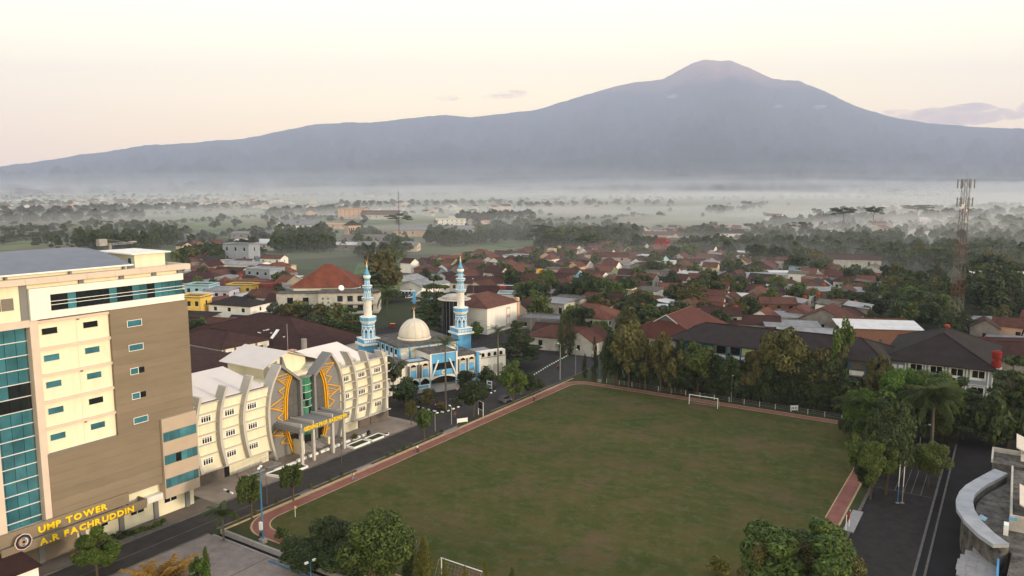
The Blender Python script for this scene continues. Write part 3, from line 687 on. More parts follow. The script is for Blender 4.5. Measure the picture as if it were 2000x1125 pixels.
    # left part: wall, louvre, grey strip, frame with curtain wall
    MB().box(-1.6, .0, Y(38), Y(50.1), 35.5, 40.45).build('upper_wall', M_cream, T)
    MB().box(-1.6, .15, Y(50.1), Y(51.08), 35.3, 40.4).build('grey_strip', M_grey, T)
    for i in range(4):
        o = MB().box(0, .06, Y(43.0)+i*1.6, Y(43.0)+i*1.6+1.5, 37.1, 38.75).build('louvre', M_brownclad, T)
        s_ = MB()
        for q in range(7): s_.box(.06, .1, Y(43.0)+i*1.6+.05, Y(43.0)+i*1.6+1.45, 37.2+q*.22, 37.3+q*.22)
        s_.build('slats', M_grey, o)
    MB().box(-1.6, .35, Y(50.98), Y(52.05), 6.2, 35.5).build('pillar', M_stone, T)
    MB().box(-1.6, .35, Y(44.5), Y(45.95), 6.2, 34.5).build('pillar', M_stone, T)
    MB().box(-1.6, .30, Y(38), Y(50.98), 34.5, 35.5).build('lintel', M_stone, T)
    MB().box(-1.6, -.95, Y(38), Y(50.98), 5.8, 34.5).build('curtain_backing', M_black, T)
    rnd = random.Random(4)
    for r in range(15):
        z1 = 34.4-r*1.95; z0 = max(z1-1.89, 5.9)
        for c_ in range(9):
            y0 = Y(38.0)+c_*1.44
            if y0+1.4 > Y(50.97): y1 = Y(50.97)
            else: y1 = y0+1.40
            if y1-y0 < .2: continue
            if Y(44.5)-.2 < y0 and y1 < Y(45.95)+.1: continue
            dk = (r in (0, 1) and c_ == 5) or (r in (4, 5) and c_ in (7, 8)) or (r == 5 and c_ == 6)
            pane('window_pane', M_dglass if dk else M_teal, T, -.85, y0+.02, y1, z0, z1)
        MB().box(-.85, -.62, Y(38), Y(50.97), z1, z1+.07).build('rail', M_whitem, T)
    # ground storey
    MB().box(-1.6, -.7, Y(38), Y(75.1), 0, 6.2).build('ground_wall', M_cream, T)
    for u in (73.4, 67.7, 61.9, 55.9, 50.0, 44.2):
        MB().box(-.7, -.35, Y(u), Y(u+.75), 0, 3.35).build('column', M_grey, T)
    for u in (69.7, 63.9, 58.0):
        for q in (0, 1):
            pane('window', M_dglass, T, -.66, Y(u)+q*1.15, Y(u)+q*1.15+1.05, 2.0, 2.85, fr=.07)
    MB().box(-.7, .35, Y(66.2), Y(69.0), 3.3, 4.35).build('white_fascia', M_white, T)
    MB().box(-.68, -.5, Y(48.0), Y(55.5), 0, 3.3).build('entrance_recess', M_brownclad, T)
    # sign canopy in two tiers, hollow on top
    c_ = MB()
    c_.box(1.3, 1.5, Y(44.5), Y(65.4), 3.4, 4.8); c_.box(-.6, 1.3, Y(65.2), Y(65.4), 3.4, 4.8); c_.box(-.6, 1.3, Y(44.5), Y(65.2), 3.4, 3.6)
    c_.build('sign_canopy', M_brownclad, T)
    c_ = MB(); c_.box(.6, .8, Y(44.6), Y(63.0), 4.75, 6.55); c_.box(-.6, .6, Y(62.8), Y(63.0), 4.4, 6.55); c_.build('sign_canopy', M_brownclad, T)
    MB().box(.8, 1.3, Y(44.6), Y(60.5), 4.40, 4.72).build('canopy_gutter', M_dgrey, T)
    letters('UMP TOWER', M_yellow, T, .88, Y(49.6), Y(59.5), 5.15, .93)
    letters('A.R FACHRUDDIN', M_yellow, T, 1.58, Y(49.3), Y(63.2), 3.6, .90)
    # round emblem with scalloped rim
    em = link('emblem', None, T, (1.56, Y(47.3), 5.0))
    def disc(name, r, m, x0, x1, sc=0.0, par=em, nn=48):
        pts = [((r+sc*abs(math.cos(4*2*math.pi*i/nn)))*math.cos(2*math.pi*i/nn), (r+sc*abs(math.cos(4*2*math.pi*i/nn)))*math.sin(2*math.pi*i/nn)) for i in range(nn)]
        MB().prism_x(pts, x0, x1).build(name, m, par)
    disc('rim', 1.08, M_stone, -.1, 0, .07); disc('dark_ring', .98, mat('navy_enamel', (.03,.025,.05), .5), .0, .02, .05)
    disc('ring', .66, M_tan, .02, .04); disc('blue_field', .6, M_dblue, .04, .06); disc('sun', .34, M_tan, .06, .08); disc('sun_centre', .22, mat('navy_enamel', (.03,.025,.05)), .08, .1)
    arc = MB()
    for k in range(14):
        a = -1.1+k*.16; arc.box(.06, .09, .5*math.cos(a)-.04, .5*math.cos(a)+.04, .5*math.sin(a)-.05, .5*math.sin(a)+.05)
    arc.build('wreath', M_whitem, em)
    arc = MB()
    for k in range(14):
        a = math.pi-1.1+k*.16; arc.box(.06, .09, .5*math.cos(a)-.04, .5*math.cos(a)+.04, .5*math.sin(a)-.05, .5*math.sin(a)+.05)
    arc.build('wreath', M_gold, em)
    rays = MB()
    for k in range(12):
        a = k*math.pi/6; rays.box(.06, .09, .4*math.cos(a)-.03, .4*math.cos(a)+.03, .4*math.sin(a)-.03, .4*math.sin(a)+.03)
    rays.build('sun_ray', M_gold, em)
    # curved roof
    v = MB(); N = 24; pr = []
    for i in range(N+1):
        t = -1+2*i/N; pr.append((-14+14.3*-t, 41.95+1.95*(1-t*t)))
    for i in range(N):
        (x0, z0), (x1, z1) = pr[i], pr[i+1]
        v.face([(x0, Y(36), z0), (x0, Y(66.2), z0), (x1, Y(66.2), z1), (x1, Y(36), z1)])
    v.face([(x, Y(66.2), z) for x, z in pr]); v.face([(x, Y(36), z) for x, z in pr][::-1])
    v.build('curved_roof', M_vault, T, smooth=False)
    MB().box(.2, .5, Y(36), Y(66.4), 41.78, 41.98).build('eave_gutter', M_whitem, T)
    MB().box(-27, -.4, Y(36), Y(65.8), 40.45, 41.9).build('roof_plinth', M_cream, T)
    for u in (48.5, 57, 65): MB().box(-.35, .1, Y(u), Y(u)+.3, 41.3, 41.8).build('eave_strut', M_grey, T)
    # roof room with flat slab, unit on the wall
    MB().box(-14.0, -4.6, Y(69.6), Y(74.9), 40.5, 42.95).build('roof_room', M_cream, T)
    MB().box(-14.6, -3.9, Y(68.8), Y(75.6), 42.95, 43.15).build('room_slab', M_white, T)
    MB().box(-9.4, -9.0, Y(69.0), Y(69.6), 41.6, 42.3).build('air_conditioner', M_whitem, T)
    MB().box(-6.4, -5.6, Y(69.54), Y(69.6), 41.2, 42.3).build('window', M_teal, T)
    MB().box(-8.0, -6.4, Y(67.5), Y(68.9), 40.5, 41.9).build('water_tank', M_black, T)
    # maintenance crane
    cr = link('crane', None, T, (-17.6, Y(73.0), 41.4)); cr.scale = (.58, .58, .58)
    MB().tube([(0,0,0), (0,0,4.2)], .45, 10).build('mast', M_lconc, cr)
    MB().box(-.9, .9, -3.6, -1.2, 3.9, 5.9).build('counterweight', M_lconc, cr)
    j = MB(); 
    for z_ in (4.0, 4.45): j.tube([(0,-1.2,z_), (0,7.2,z_)], .09, 5)
    for q in range(9): j.tube([(0,-1+q*.95,4.0), (0,-.5+q*.95,4.45)], .05, 4)
    j.tube([(0,-1.2,5.6), (0,1,5.4), (0,5,4.5)], .05, 4); j.build('boom', M_steel, cr)
    MB().box(-.5, .5, 6.0, 8.2, 4.3, 4.75).build('trolley', M_lconc, cr)
tower()
# ------------------------------------------------------------------ white hall with ribs and golden sunburst
def hall():
    U0, V0 = 105.4, -119.6                               # middle of the facade
    H = thing('campus_hall', 'cream hall with curved grey ribs, twin shield walls and golden sunburst beside the tower', 'building', (*cw(U0, V0), 0), -CA)
    Y = lambda u: u-U0
    MB().box(-17, -.3, Y(78.0), Y(95.6), 0, 14.9).build('body', M_cream, H)
    MB().box(-17, -.3, Y(115.2), Y(130.2), 0, 14.6).build('body', M_cream, H)
    MB().box(-17, -1.6, Y(95.6), Y(115.2), 0, 15.5).build('body', M_cream, H)
    for (a, b_) in ((77.6, 85.2), (120.3, 123.8), (124.0, 129.8)):
        MB().box(-1, .02, Y(a), Y(b_), 0, 2.4).build('stone_base', M_wbase, H)
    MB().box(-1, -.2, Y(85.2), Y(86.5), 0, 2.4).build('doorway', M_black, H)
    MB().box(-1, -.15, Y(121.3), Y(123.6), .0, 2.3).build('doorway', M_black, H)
    ZL = [2.35, 5.55, 7.55, 9.45, 11.4, 13.3, 15.05]
    cells = [(78.6, 80.6), (80.6, 85.6), (85.6, 90.7), (90.7, 96.0), (114.9, 118.3), (118.3, 123.2), (123.2, 128.3), (128.3, 130.0)]
    for (a, b_) in cells:
        lo = ZL[0]
        MB().box(-.3, 0, Y(a), Y(b_)-.03, lo, 15.0).build('wall_panel', M_cream, H)
        for z in ZL[1:] + [2.35]:
            MB().box(0, .85 if a > 110 else .30, Y(a), Y(b_)-.03, z-.12, z+.06).build('ledge', M_lgrey, H)
    def win(u, z):
        o = MB().box(0, .04, Y(u)-.1, Y(u)+2.16, z-.08, z+1.22).build('window', M_whitem, H)
        for i in range(4):
            p_ = MB().box(.04, .055, Y(u)+.08+i*.5, Y(u)+.08+i*.5+.36, z+.06, z+.82); p_.box(.04, .055, Y(u)+.08+i*.5, Y(u)+.08+i*.5+.36, z+.9, z+1.06)
            p_.build('pane', M_dglass, o)
    for u in (80.95, 85.93, 90.94, 115.5, 120.42, 125.45):
        for z in (3.75, 7.75, 11.65): win(u, z)
    # in-plane curved ribs
    def rib(pts, w0, x0, x1, m=M_lgrey, name='rib', w1=None):
        P_ = []
        for i in range(len(pts)-1):                      # smooth the polyline
            for q in range(4):
                t = q/4; p0 = pts[max(i-1,0)]; p1 = pts[i]; p2 = pts[i+1]; p3 = pts[min(i+2,len(pts)-1)]
                P_.append(tuple(.5*((2*b1)+(-a+c)*t+(2*a-5*b1+4*c-d)*t*t+(-a+3*b1-3*c+d)*t**3) for a,b1,c,d in zip(p0,p1,p2,p3)))
        P_.append(pts[-1])
        mb = MB(); n = len(P_); vs_ = []
        for (u, z) in P_:
            y = Y(u); vs_ += [(x0, y-w0/2, z), (x1, y-w0/2, z), (x1, y+w0/2, z), (x0, y+w0/2, z)]
        fs = []
        for i in range(n-1):
            a = i*4; fs += [(a,a+1,a+5,a+4), (a+1,a+2,a+6,a+5), (a+2,a+3,a+7,a+6), (a+3,a,a+4,a+7)]
        fs += [(3,2,1,0), (4*n-4,4*n-3,4*n-2,4*n-1)]
        mb.raw(vs_, [f[::-1] for f in fs]); mb.build(name, m, H); return P_
    L1 = [(80.11,2.6),(79.39,6.28),(79.2,10.32),(79.6,13.22),(80.5,16.6)]
    L2 = [(85.3,2.5),(84.4,6.8),(84.3,10.98),(84.85,14.33),(86.0,17.46)]
    L3 = [(90.5,2.6),(89.6,6.6),(89.35,10.72),(90.0,14.14),(91.7,18.19)]
    R1 = [(117.97,2.6),(118.9,6.26),(119.05,9.94),(118.2,15.0),(116.5,18.27)]
    R2 = [(122.63,2.3),(123.4,5.37),(123.8,9.08),(123.15,13.7),(121.9,17.48)]
    R3 = [(127.89,2.2),(128.4,5.6),(128.64,9.22),(128.2,13.39),(127.14,16.61)]
    for r_ in (L1, L2, L3, R1, R2, R3): rib(r_, .55, -1.2, 1.05)
    # two shield walls with rims
    OL = [(96.88,.0),(95.6,5.2),(95.43,10.82),(96.43,14.96),(98.76,18.86)]
    OR = [(113.98,.0),(115.3,5.2),(115.37,10.73),(114.3,15.31),(112.06,18.82)]
    oL = rib(OL, .5, -1.9, .75, M_lgrey, 'shield_rim'); oR = rib(OR, .5, -1.9, .75, M_lgrey, 'shield_rim')
    iL = [(103.6,1.5),(103.6,14.85),(98.76,18.8)]; iR = [(107.3,1.5),(107.3,14.95),(112.06,18.8)]
    def slab(pts, w0, x0, x1, m, name):
        for (a, c_), (d, e) in zip(pts, pts[1:]):
            l = math.hypot(d-a, e-c_); nx, nz = -(e-c_)/l*w0/2, (d-a)/l*w0/2
            q = [(Y(a)-nx, c_-nz), (Y(d)-nx, e-nz), (Y(d)+nx, e+nz), (Y(a)+nx, c_+nz)]
            if (q[1][0]-q[0][0])*(q[2][1]-q[0][1])-(q[1][1]-q[0][1])*(q[2][0]-q[0][0]) < 0: q = q[::-1]
            MB().prism_x(q, x0, x1).build(name, m, H)
    slab(iL[:2], .55, -1.9, .75, M_grey, 'inner_rim'); slab(iR[:2], .55, -1.9, .75, M_grey, 'inner_rim')
    slab(iL[1:], .5, -1.9, .77, M_grey, 'inner_rim'); slab(iR[1:], .5, -1.9, .77, M_grey, 'inner_rim')
    def ear(o_, inn, m, name, sgn):
        poly = [(Y(u), z) for u, z in o_] + [(Y(u), z) for u, z in reversed(inn)]
        ar = sum(poly[i][0]*poly[(i+1) % len(poly)][1]-poly[(i+1) % len(poly)][0]*poly[i][1] for i in range(len(poly)))
        if ar < 0: poly = poly[::-1]
        MB().prism_x(poly, -1.5, -.05).build(name, m, H)
    AL = [(101.3,.1),(99.9,4.5),(99.66,8.4),(100.1,13.0),(101.4,16.55)]; AR = [(109.6,.1),(110.9,4.5),(111.05,8.4),(110.65,13.0),(109.35,16.2)]
    ear(oL, [(101.25,.0),(99.85,5),(99.7,9),(100.2,13.5),(101.35,16.4)], M_grey, 'shield_wall', 1)
    ear(oR, [(109.6,.0),(111.0,5),(111.0,9),(110.6,13.0),(109.35,16.4)], M_grey, 'shield_wall', -1)
    for (arch, inn_u, s) in ((AL, 103.35, 1), (AR, 107.55, -1)):     # charcoal panels between arch and inner rim
        for r in range(6):
            z0 = 3.9+r*2.0; z1 = z0+1.96
            for c_ in range(3):
                def au(z):
                    for (a, q), (d, e) in zip(arch, arch[1:]):
                        if q <= z <= e: return a+(d-a)*(z-q)/(e-q)
                    return arch[-1][0]
                def lim(z): return 14.6+abs(inn_u-z)*0
                z1c = z1
                e0, e1 = au(z0), au(min(z1, 16.3))
                f0, f1 = c_/3, (c_+1)/3
                q = [(e0+(inn_u-e0)*f0, z0), (e0+(inn_u-e0)*f1, z0), (e1+(inn_u-e1)*f1, z1), (e1+(inn_u-e1)*f0, z1)]
                q = [(u+(.02 if k in (0, 3) else -.02)*s, min(z, 14.9+abs(u-inn_u)*.80)) for k, (u, z) in enumerate(q)]
                if min(p[1] for p in q[2:]) <= z0+.02: continue
                poly = [(Y(u), z) for u, z in q]
                if s < 0: poly = poly[::-1]
                MB().prism_x(poly, -1.4, -.12).build('charcoal_panel', M_dgrey, H)
        pts = [(Y(arch[-1][0]), 16.3)]+[(Y(u), z) for u, z in arch[::-1][1:]] 
    rib(AL, .22, -.3, .28, M_gold, 'sun_arch'); rib([(u+.55, z) for u, z in AL], .22, -.3, .22, M_gold, 'sun_arch')
    rib(AR, .22, -.3, .28, M_gold, 'sun_arch'); rib([(u-.55, z) for u, z in AR], .22, -.3, .22, M_gold, 'sun_arch')
    def spike(a, t, c_, hatch):
        mb = MB(); W3 = lambda p: (.12, Y(p[0]), p[1])
        mb.tube([W3(a), W3(t)], .115, 4); mb.tube([W3(t), W3(c_)], .115, 4)
        if hatch:
            mb.tube([W3(a), W3(c_)], .09, 4)
            for k in range(1, hatch+1):
                f = k/(hatch+1.0); p0 = (a[0]+(c_[0]-a[0])*f, a[1]+(c_[1]-a[1])*f)
                g = .25+.5*f; p1 = (t[0]+(c_[0]-t[0])*g*.8, t[1]+(c_[1]-t[1])*g*.8)
                mb.tube([W3(p0), W3(p1)], .06, 4)
        mb.build('sun_ray', M_gold, H)
    SL = [((101.1,16.7),(97.6,16.5),(100.2,14.35),3), ((99.9,14.1),(98.4,13.6),(99.6,12.55),0), ((99.6,12.2),(95.8,10.8),(99.36,9.2),3),
          ((99.36,9.05),(97.8,8.2),(99.4,7.2),0), ((99.65,7.05),(96.0,5.1),(99.7,4.1),3), ((99.8,3.9),(98.5,2.9),(100.3,2.4),0)]
    for a, t, c_, h in SL: spike(a, t, c_, h)
    for a, t, c_, h in SL:
        mir = lambda p: (210.8-p[0], p[1]); spike(mir(a), mir(t), mir(c_), h)
    # bowed green glass between the shields
    g0 = []
    for i in range(7):
        a = math.pi*(i/6); g0.append((-.5+1.15*math.sin(a), Y(105.45)-1.55*math.cos(a)))
    for r in range(7):
        z0 = 4.2+r*1.55
        for i in range(6):
            (x0, y0), (x1, y1) = g0[i], g0[i+1]
            MB().face([(x0, y0+.02, z0+.05), (x1, y1-.02, z0+.05), (x1, y1-.02, z0+1.5), (x0, y0+.02, z0+1.5)]).build('glass_pane', M_dglass if (i+r) % 5 == 0 else M_gglass, H)
        hb = MB()
        for i in range(6):
            (x0, y0), (x1, y1) = g0[i], g0[i+1]; hb.tube([(x0+.05, y0, z0), (x1+.05, y1, z0)], .05, 4)
        hb.build('glazing_ring', M_whitem, H)
    MB().prism([(x-.08, y) for x, y in g0], 3.0, 14.9).build('glass_core', M_gglass, H)
    MB().prism([(x+.25, y) for x, y in g0], 15.05, 15.35).build('glass_cap', M_grey, H)
    # entrance wall, stairs, canopy
    for k in range(7):
        MB().box(-.6, 2.6-.32*k, Y(102.3), Y(108.9), .17*k, .17*(k+1)).build('step', M_lconc, H)
    MB().box(-.6, 2.6, Y(101.5), Y(102.25), 0, 2.8).build('stair_wall', M_cream, H)
    MB().box(-.6, 2.2, Y(109.0), Y(109.5), 0, 1.6).build('stair_wall', M_cream, H)
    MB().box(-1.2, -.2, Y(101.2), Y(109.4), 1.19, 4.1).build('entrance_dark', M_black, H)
    MB().box(-.2, 0, Y(103.2), Y(104.4), 1.2, 4.1).build('door_jamb', M_cream, H); MB().box(-.2, 0, Y(106.5), Y(107.7), 1.2, 4.1).build('door_jamb', M_cream, H)
    MB().prism([(0.2, Y(97.0)), (7.2, Y(97.2)), (7.2, Y(110.2)), (0.2, Y(110.2))], 6.45, 7.42).build('canopy', M_grey, H)
    for u in (97.9, 100.9, 106.0, 109.1):
        MB().box(6.5, 7.0, Y(u)-.27, Y(u)+.27, 0, 6.45).build('canopy_column', M_lgrey, H)
        MB().prism_y([(0.3, 7.42), (6.9, 7.42), (6.9, 8.15), (.3, 7.7)], Y(u)-.13, Y(u)+.13).build('canopy_fin', M_lgrey, H)
    letters('GEDUNG PROF. BAEDHOWI', M_yellow, H, 7.26, Y(98.15), Y(109.45), 6.72, .80)
    # ramp with railing on the left of the stairs
    MB().prism_y([(0, 0), (3, 0), (3, .2), (0, .2)], Y(88), Y(96)).build('ramp', M_lconc, H)
    MB().box(2.2, 2.4, Y(86.4), Y(94.5), .2, 1.0).build('ramp_wall', M_wbase, H)
    for q in range(3): MB().tube([(2.3, Y(86.4), 1.15+.25*q), (2.3, Y(95.4), 2.0+.25*q)], .035, 5).build('rail', M_steel, H)
    for q in range(8): MB().tube([(2.3, Y(86.6)+q*1.24, .9), (2.3, Y(86.6)+q*1.24, 1.7+q*.115)], .03, 4).build('railing_post', M_steel, H)
    # roofs: low white slope on the left, raised gable in the middle, right slope
    MB().raw([(-.6,Y(78.2),15.15),(-.6,Y(95.4),15.15),(-13,Y(95.4),17.4),(-13,Y(78.2),17.4),(-.6,Y(78.2),15.3),(-.6,Y(95.4),15.3),(-13,Y(95.4),17.55),(-13,Y(78.2),17.55)],
             [(0,1,2,3)[::-1],(4,5,6,7),(0,1,5,4),(1,2,6,5),(2,3,7,6),(3,0,4,7)]).build('roof', M_wroof, H)
    MB().box(-13.2, -12.6, Y(78.2), Y(95.4), 14.5, 17.4).build('back_wall', M_cream, H)
    MB().box(-.5, -.25, Y(78.5), Y(95.4), 14.9, 15.1).build('gutter', M_grey, H)
    MB().box(-.62, -.58, Y(78.5), Y(95.4), 14.55, 15.15).build('clerestory', M_black, H)
    def gable(name, y0, y1, x0, x1, zw, zr, m, wallm):
        """raised block with ridge along x (towards the road)"""
        ym = (y0+y1)/2
        MB().raw([(x0,y0,14),(x1,y0,14),(x1,y1,14),(x0,y1,14),(x0,y0,zw),(x1,y0,zw),(x1,y1,zw),(x0,y1,zw),(x0,ym,zr),(x1,ym,zr)],
                 [(0,1,5,4),(2,3,7,6),(1,2,6,9,5),(3,0,4,8,7)]).build('gable_block', wallm, H)
        o_ = 1.2; sl = (zr-zw)/(ym-y0)
        for s in (-1, 1):
            ye = y0-o_ if s < 0 else y1+o_; ze = zw-o_*sl
            pts = [(x0-o_, ym, zr+.05), (x1+o_, ym, zr+.05), (x1+o_, ye, ze+.05), (x0-o_, ye, ze+.05)]
            up = [(a, b_, c_+.14) for a, b_, c_ in pts]
            f = [(0,1,2,3),(7,6,5,4),(0,4,5,1),(1,5,6,2),(2,6,7,3),(3,7,4,0)]
            if s > 0: f = [q[::-1] for q in f]
            MB().raw(pts+up, [q[::-1] for q in f]).build(name, m, H)
    gable('roof', Y(98.4), Y(109.2), -15.5, -4.2, 18.1, 20.1, M_wroof, M_cream)
    MB().raw([(-2.6,Y(116),15.1),(-2.6,Y(126),15.1),(-9.5,Y(123.5),18.2),(-9.5,Y(111),18.2),(-16,Y(126),15.6),(-16,Y(112),15.6)],
             [(0,1,2,3),(3,2,4,5)]).build('roof', M_wroof, H)
    MB().box(-16, -2.8, Y(112), Y(126), 14.4, 15.1).build('roof_wall', M_cream, H)
    MB().box(-16, -.6, Y(126), Y(130), 14.6, 14.9).build('flat_roof', M_lconc, H)
    for q in range(3): MB().box(-15.6, -14.0, Y(110.2)+q*1.9, Y(110.2)+q*1.9+1.6, 15.5, 17.2).build('roof_tank', WALLS['peach'], H)
    for (x, u) in ((-12, 125.5), (-5, 126.5), (-3, 129)): MB().box(x, x+2.4, Y(u), Y(u)+1.1, 14.9, 15.6).build('roof_unit', M_lgrey, H)
    MB().tube([(-14, Y(113), 15), (-14, Y(113), 23.5)], .06, 5).build('lightning_rod', M_steel, H)
    MB().prism_x([(Y(104.2)-3.0, 15.6), (Y(104.2)-1.2, 15.6), (Y(104.2)-2.6, 19.6)], -3.0, -2.2).build('gable_fin', M_grey, H)
hall()
# ------------------------------------------------------------------ blue and white mosque and its minarets
MA = math.radians(56.0)
def mw(u, v): return (u*math.sin(MA)+v*math.cos(MA), u*math.cos(MA)-v*math.sin(MA))
def arch_poly(y0, y1, z0, z1, n=8):
    r = (y1-y0)/2; ym = (y0+y1)/2
    return [(y0, z0), (y1, z0)]+[(ym+r*math.cos(math.pi*i/n), z1-r+r*math.sin(math.pi*i/n)) for i in range(n+1)]
def mosque():
    U0, V0 = 96.9, -176.3
    M = thing('mosque', 'blue and white mosque with a pale ribbed dome on a flat dark roof', 'mosque', (*mw(U0, V0), 0), -MA)
    B = lambda name, m, *b: MB().box(*b).build(name, m, M)
    # upper prayer hall
    B('hall_wall', M_white, -26.5, -8.4, -9.0, 9.2, 0, 10.6)
    B('roof', M_concrete, -26.9, -8.0, -9.4, 9.6, 10.6, 10.95); B('roof_edge', M_blue, -26.8, -8.1, -9.3, 9.5, 10.35, 10.6)
    for k in range(7):
        y = -9.0+k*2.95; B('pilaster', M_blue, -8.4, -8.15, y, y+.5, 7.6, 10.35)
    for k in range(6): B('window', WALLS['cream'], -8.4, -8.3, -8.2+k*2.95, -6.4+k*2.95, 9.2, 10.2)
    for k in range(7):
        x = -26.0+k*2.85; B('pilaster', M_blue, x, x+.5, -9.25, -9.0, 7.6, 10.35)
        if k < 6: pn = B('window', M_dglass, x+1.0, x+2.2, -9.08, -9.0, 8.6, 10.0)
    # dome with ribs, drum, finial
    d = link('dome', None, M, (-17.2, .1, 10.95)); r0 = 4.45
    MB().lathe([(r0+.35, 0), (r0+.35, .25), (r0-.05, .55)], 32).build('drum', M_dome, d)
    pr = [(r0*math.cos(t)**.9 if t < 1.5 else .12, .5+5.0*math.sin(t)**1.08) for t in [i*math.pi/2/14 for i in range(15)]]
    pr = [(max(r, .14), z) for r, z in pr]
    MB().lathe(pr, 32).build('shell', M_dome, d, smooth=True)
    for k in range(12):
        a = k*math.pi/6+.13; MB().tube([((r+.02)*math.cos(a), (r+.02)*math.sin(a), z) for r, z in pr], .05, 4).build('rib', M_lgrey, d)
    MB().lathe([(.5, 5.4), (.26, 5.8), (.17, 7.2), (.28, 7.4), (.1, 7.7), (.05, 8.3)], 10).build('finial', M_dome, d)
    c = MB(); c.tube([(0, .35*math.sin(a), 8.65-.35*math.cos(a)) for a in [(-2.4+i*.4) for i in range(13)]], .05, 5); c.build('crescent', M_gold, d)
    # lower roof deck and front
    B('lower_block', M_white, -27, -3.0, -15.5, 13.5, 0, 7.0); B('lower_roof', M_concrete, -27.2, -2.8, -15.7, 13.7, 7.0, 7.3)
    B('side_block', M_white, -8.0, -1.0, -17.0, -10.3, 0, 8.2); B('side_roof', M_concrete, -8.2, -.8, -17.2, -10.1, 8.2, 8.45)
    B('dark_window', M_dglass, -1.02, -.95, -16.2, -13.4, 4.2, 7.0)
    # middle portal
    B('portal', M_white, -8.3, -.25, -4.1, 4.2, 3.7, 9.8); B('portal_roof', M_concrete, -8.4, -.1, -4.25, 4.35, 9.8, 9.95)
    B('portal_front', M_blue, -.25, -.05, -3.7, 3.8, 3.7, 9.6)
    B('portal_edge', M_white, -.25, .2, -4.1, -3.7, 3.0, 9.8); B('portal_edge', M_white, -.25, .2, 3.8, 4.2, 3.0, 9.8)
    B('portal_window', M_dglass, -.05, .02, -3.2, 3.4, 5.3, 7.15)
    for s in (-1, 1):
        y = s*3.6
        MB().prism_x([(y-.18, 3.6), (y+.18, 3.6), (y-s*1.9+.18, 8.0), (y-s*1.9-.18, 8.0)], -.04, .35).build('slanted_beam', M_white, M)
    em = MB().prism_x([(.6*math.cos(a*math.pi/12), 4.55+.6*math.sin(a*math.pi/12)) for a in range(24)], -.04, .05).build('emblem', M_white, M)
    MB().prism_x([(.45*math.cos(a*math.pi/12), 4.55+.45*math.sin(a*math.pi/12)) for a in range(24)], .05, .08).build('emblem_disc', WALLS['green'], em)
    MB().prism_x([(.3*math.cos(a*math.pi/12), 4.55+.3*math.sin(a*math.pi/12)) for a in range(24)], .08, .1).build('emblem_centre', M_tan, em)
    # two-bay wings with arched windows
    for y0 in (-10.4, -6.9, 4.5, 7.2):
        w_ = 2.0
        B('bay', M_white, -4.0, -.5, y0, y0+3.2 if y0 < 0 else y0+2.65, 3.6, 8.1)
        MB().prism_x(arch_poly(y0+.55, y0+.55+w_, 3.9, 7.8), -.5, -.15).build('bay_frame', M_white, M)
        MB().prism_x(arch_poly(y0+.72, y0+.38+w_, 6.2, 7.6), -.15, -.10).build('arched_window', M_dglass, M)
        B('blind', WALLS['cream'], -.10, -.07, y0+.8, y0+.3+w_, 6.2, 6.9)
        B('blue_panel', M_blue, -.15, -.08, y0+.72, y0+.38+w_, 3.9, 6.1)
        B('dark_strip', M_dgrey, -.5, -.35, y0+.02, y0+.5, 3.7, 7.3)
        B('dark_strip', M_dgrey, -.5, -.35, y0+2.6, y0+2.63 if y0 > 0 else y0+3.15, 3.7, 7.3)
    for (a, b_) in ((-10.6, -4.1), (4.2, 10.1)):
        B('wing_roof', M_concrete, -4.2, -.2, a, b_, 8.1, 8.3)
    B('wing_roof_patch', WALLS['blue'], -3.6, -1.0, -9.6, -5.2, 8.3, 8.32)
    # porch: floor, columns, arches, rail, steps
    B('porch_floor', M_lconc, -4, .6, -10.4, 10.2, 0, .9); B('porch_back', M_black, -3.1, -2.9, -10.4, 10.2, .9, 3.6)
    for y in (-10.2, -7.0, -3.9, 4.0, 7.0, 9.8):
        MB().lathe([(.32, .0), (.32, .4), (.24, .5), (.24, 3.3), (.34, 3.6)], 10, (-.3, y)).build('column', WALLS['blue'], M)
    for (a, b_) in ((-10.2, -7.0), (-7.0, -3.9), (-3.9, 4.0), (4.0, 7.0), (7.0, 9.8)):
        n = 10; pts = [(a+.2, 3.65), (a+.2, 2.6)]+[(a+.2+(b_-a-.4)*i/n, 2.6+.85*math.sin(math.pi*i/n)) for i in range(1, n)]+[(b_-.2, 2.6), (b_-.2, 3.65)]
        MB().prism_x(pts[::-1], -.5, -.2).build('porch_arch', M_white, M)
    for (a, b_) in ((-10.2, -4.2), (4.3, 9.8)):
        B('parapet_wall', M_white, -.1, .1, a, b_, .9, 1.9); B('blue_inset', M_blue, .1, .14, a+.4, b_-.4, 1.05, 1.75)
    for k in range(5): B('step', M_lconc, .6, .6+.35*(5-k), -3.6, 3.6, .18*k, .18*(k+1)-.004*k)
    # annex with arcade on the right
    B('annex', M_white, -16, -4.0, 13.5, 22.5, 0, 5.6); B('annex_deck', M_lconc, -16.2, -3.8, 13.5, 22.7, 5.6, 5.8)
    for k in range(4):
        MB().prism_x(arch_poly(14.2+k*2.0, 15.6+k*2.0, 1.0, 3.6), -4.02, -3.9).build('blind_arch', M_stain, M)
        MB().prism_x(arch_poly(14.4+k*2.0, 15.3+k*2.0, 6.0, 7.1), -4.0, -3.85).build('small_arch', M_dglass, M)
    B('annex_upper', M_white, -6.0, -4.0, 13.6, 22.4, 5.8, 7.4)
    MB().tube([(-2.5, 12.2, 0), (-2.5, 12.2, 8)], .5, 8).build('blue_pier', M_blue, M)
mosque()
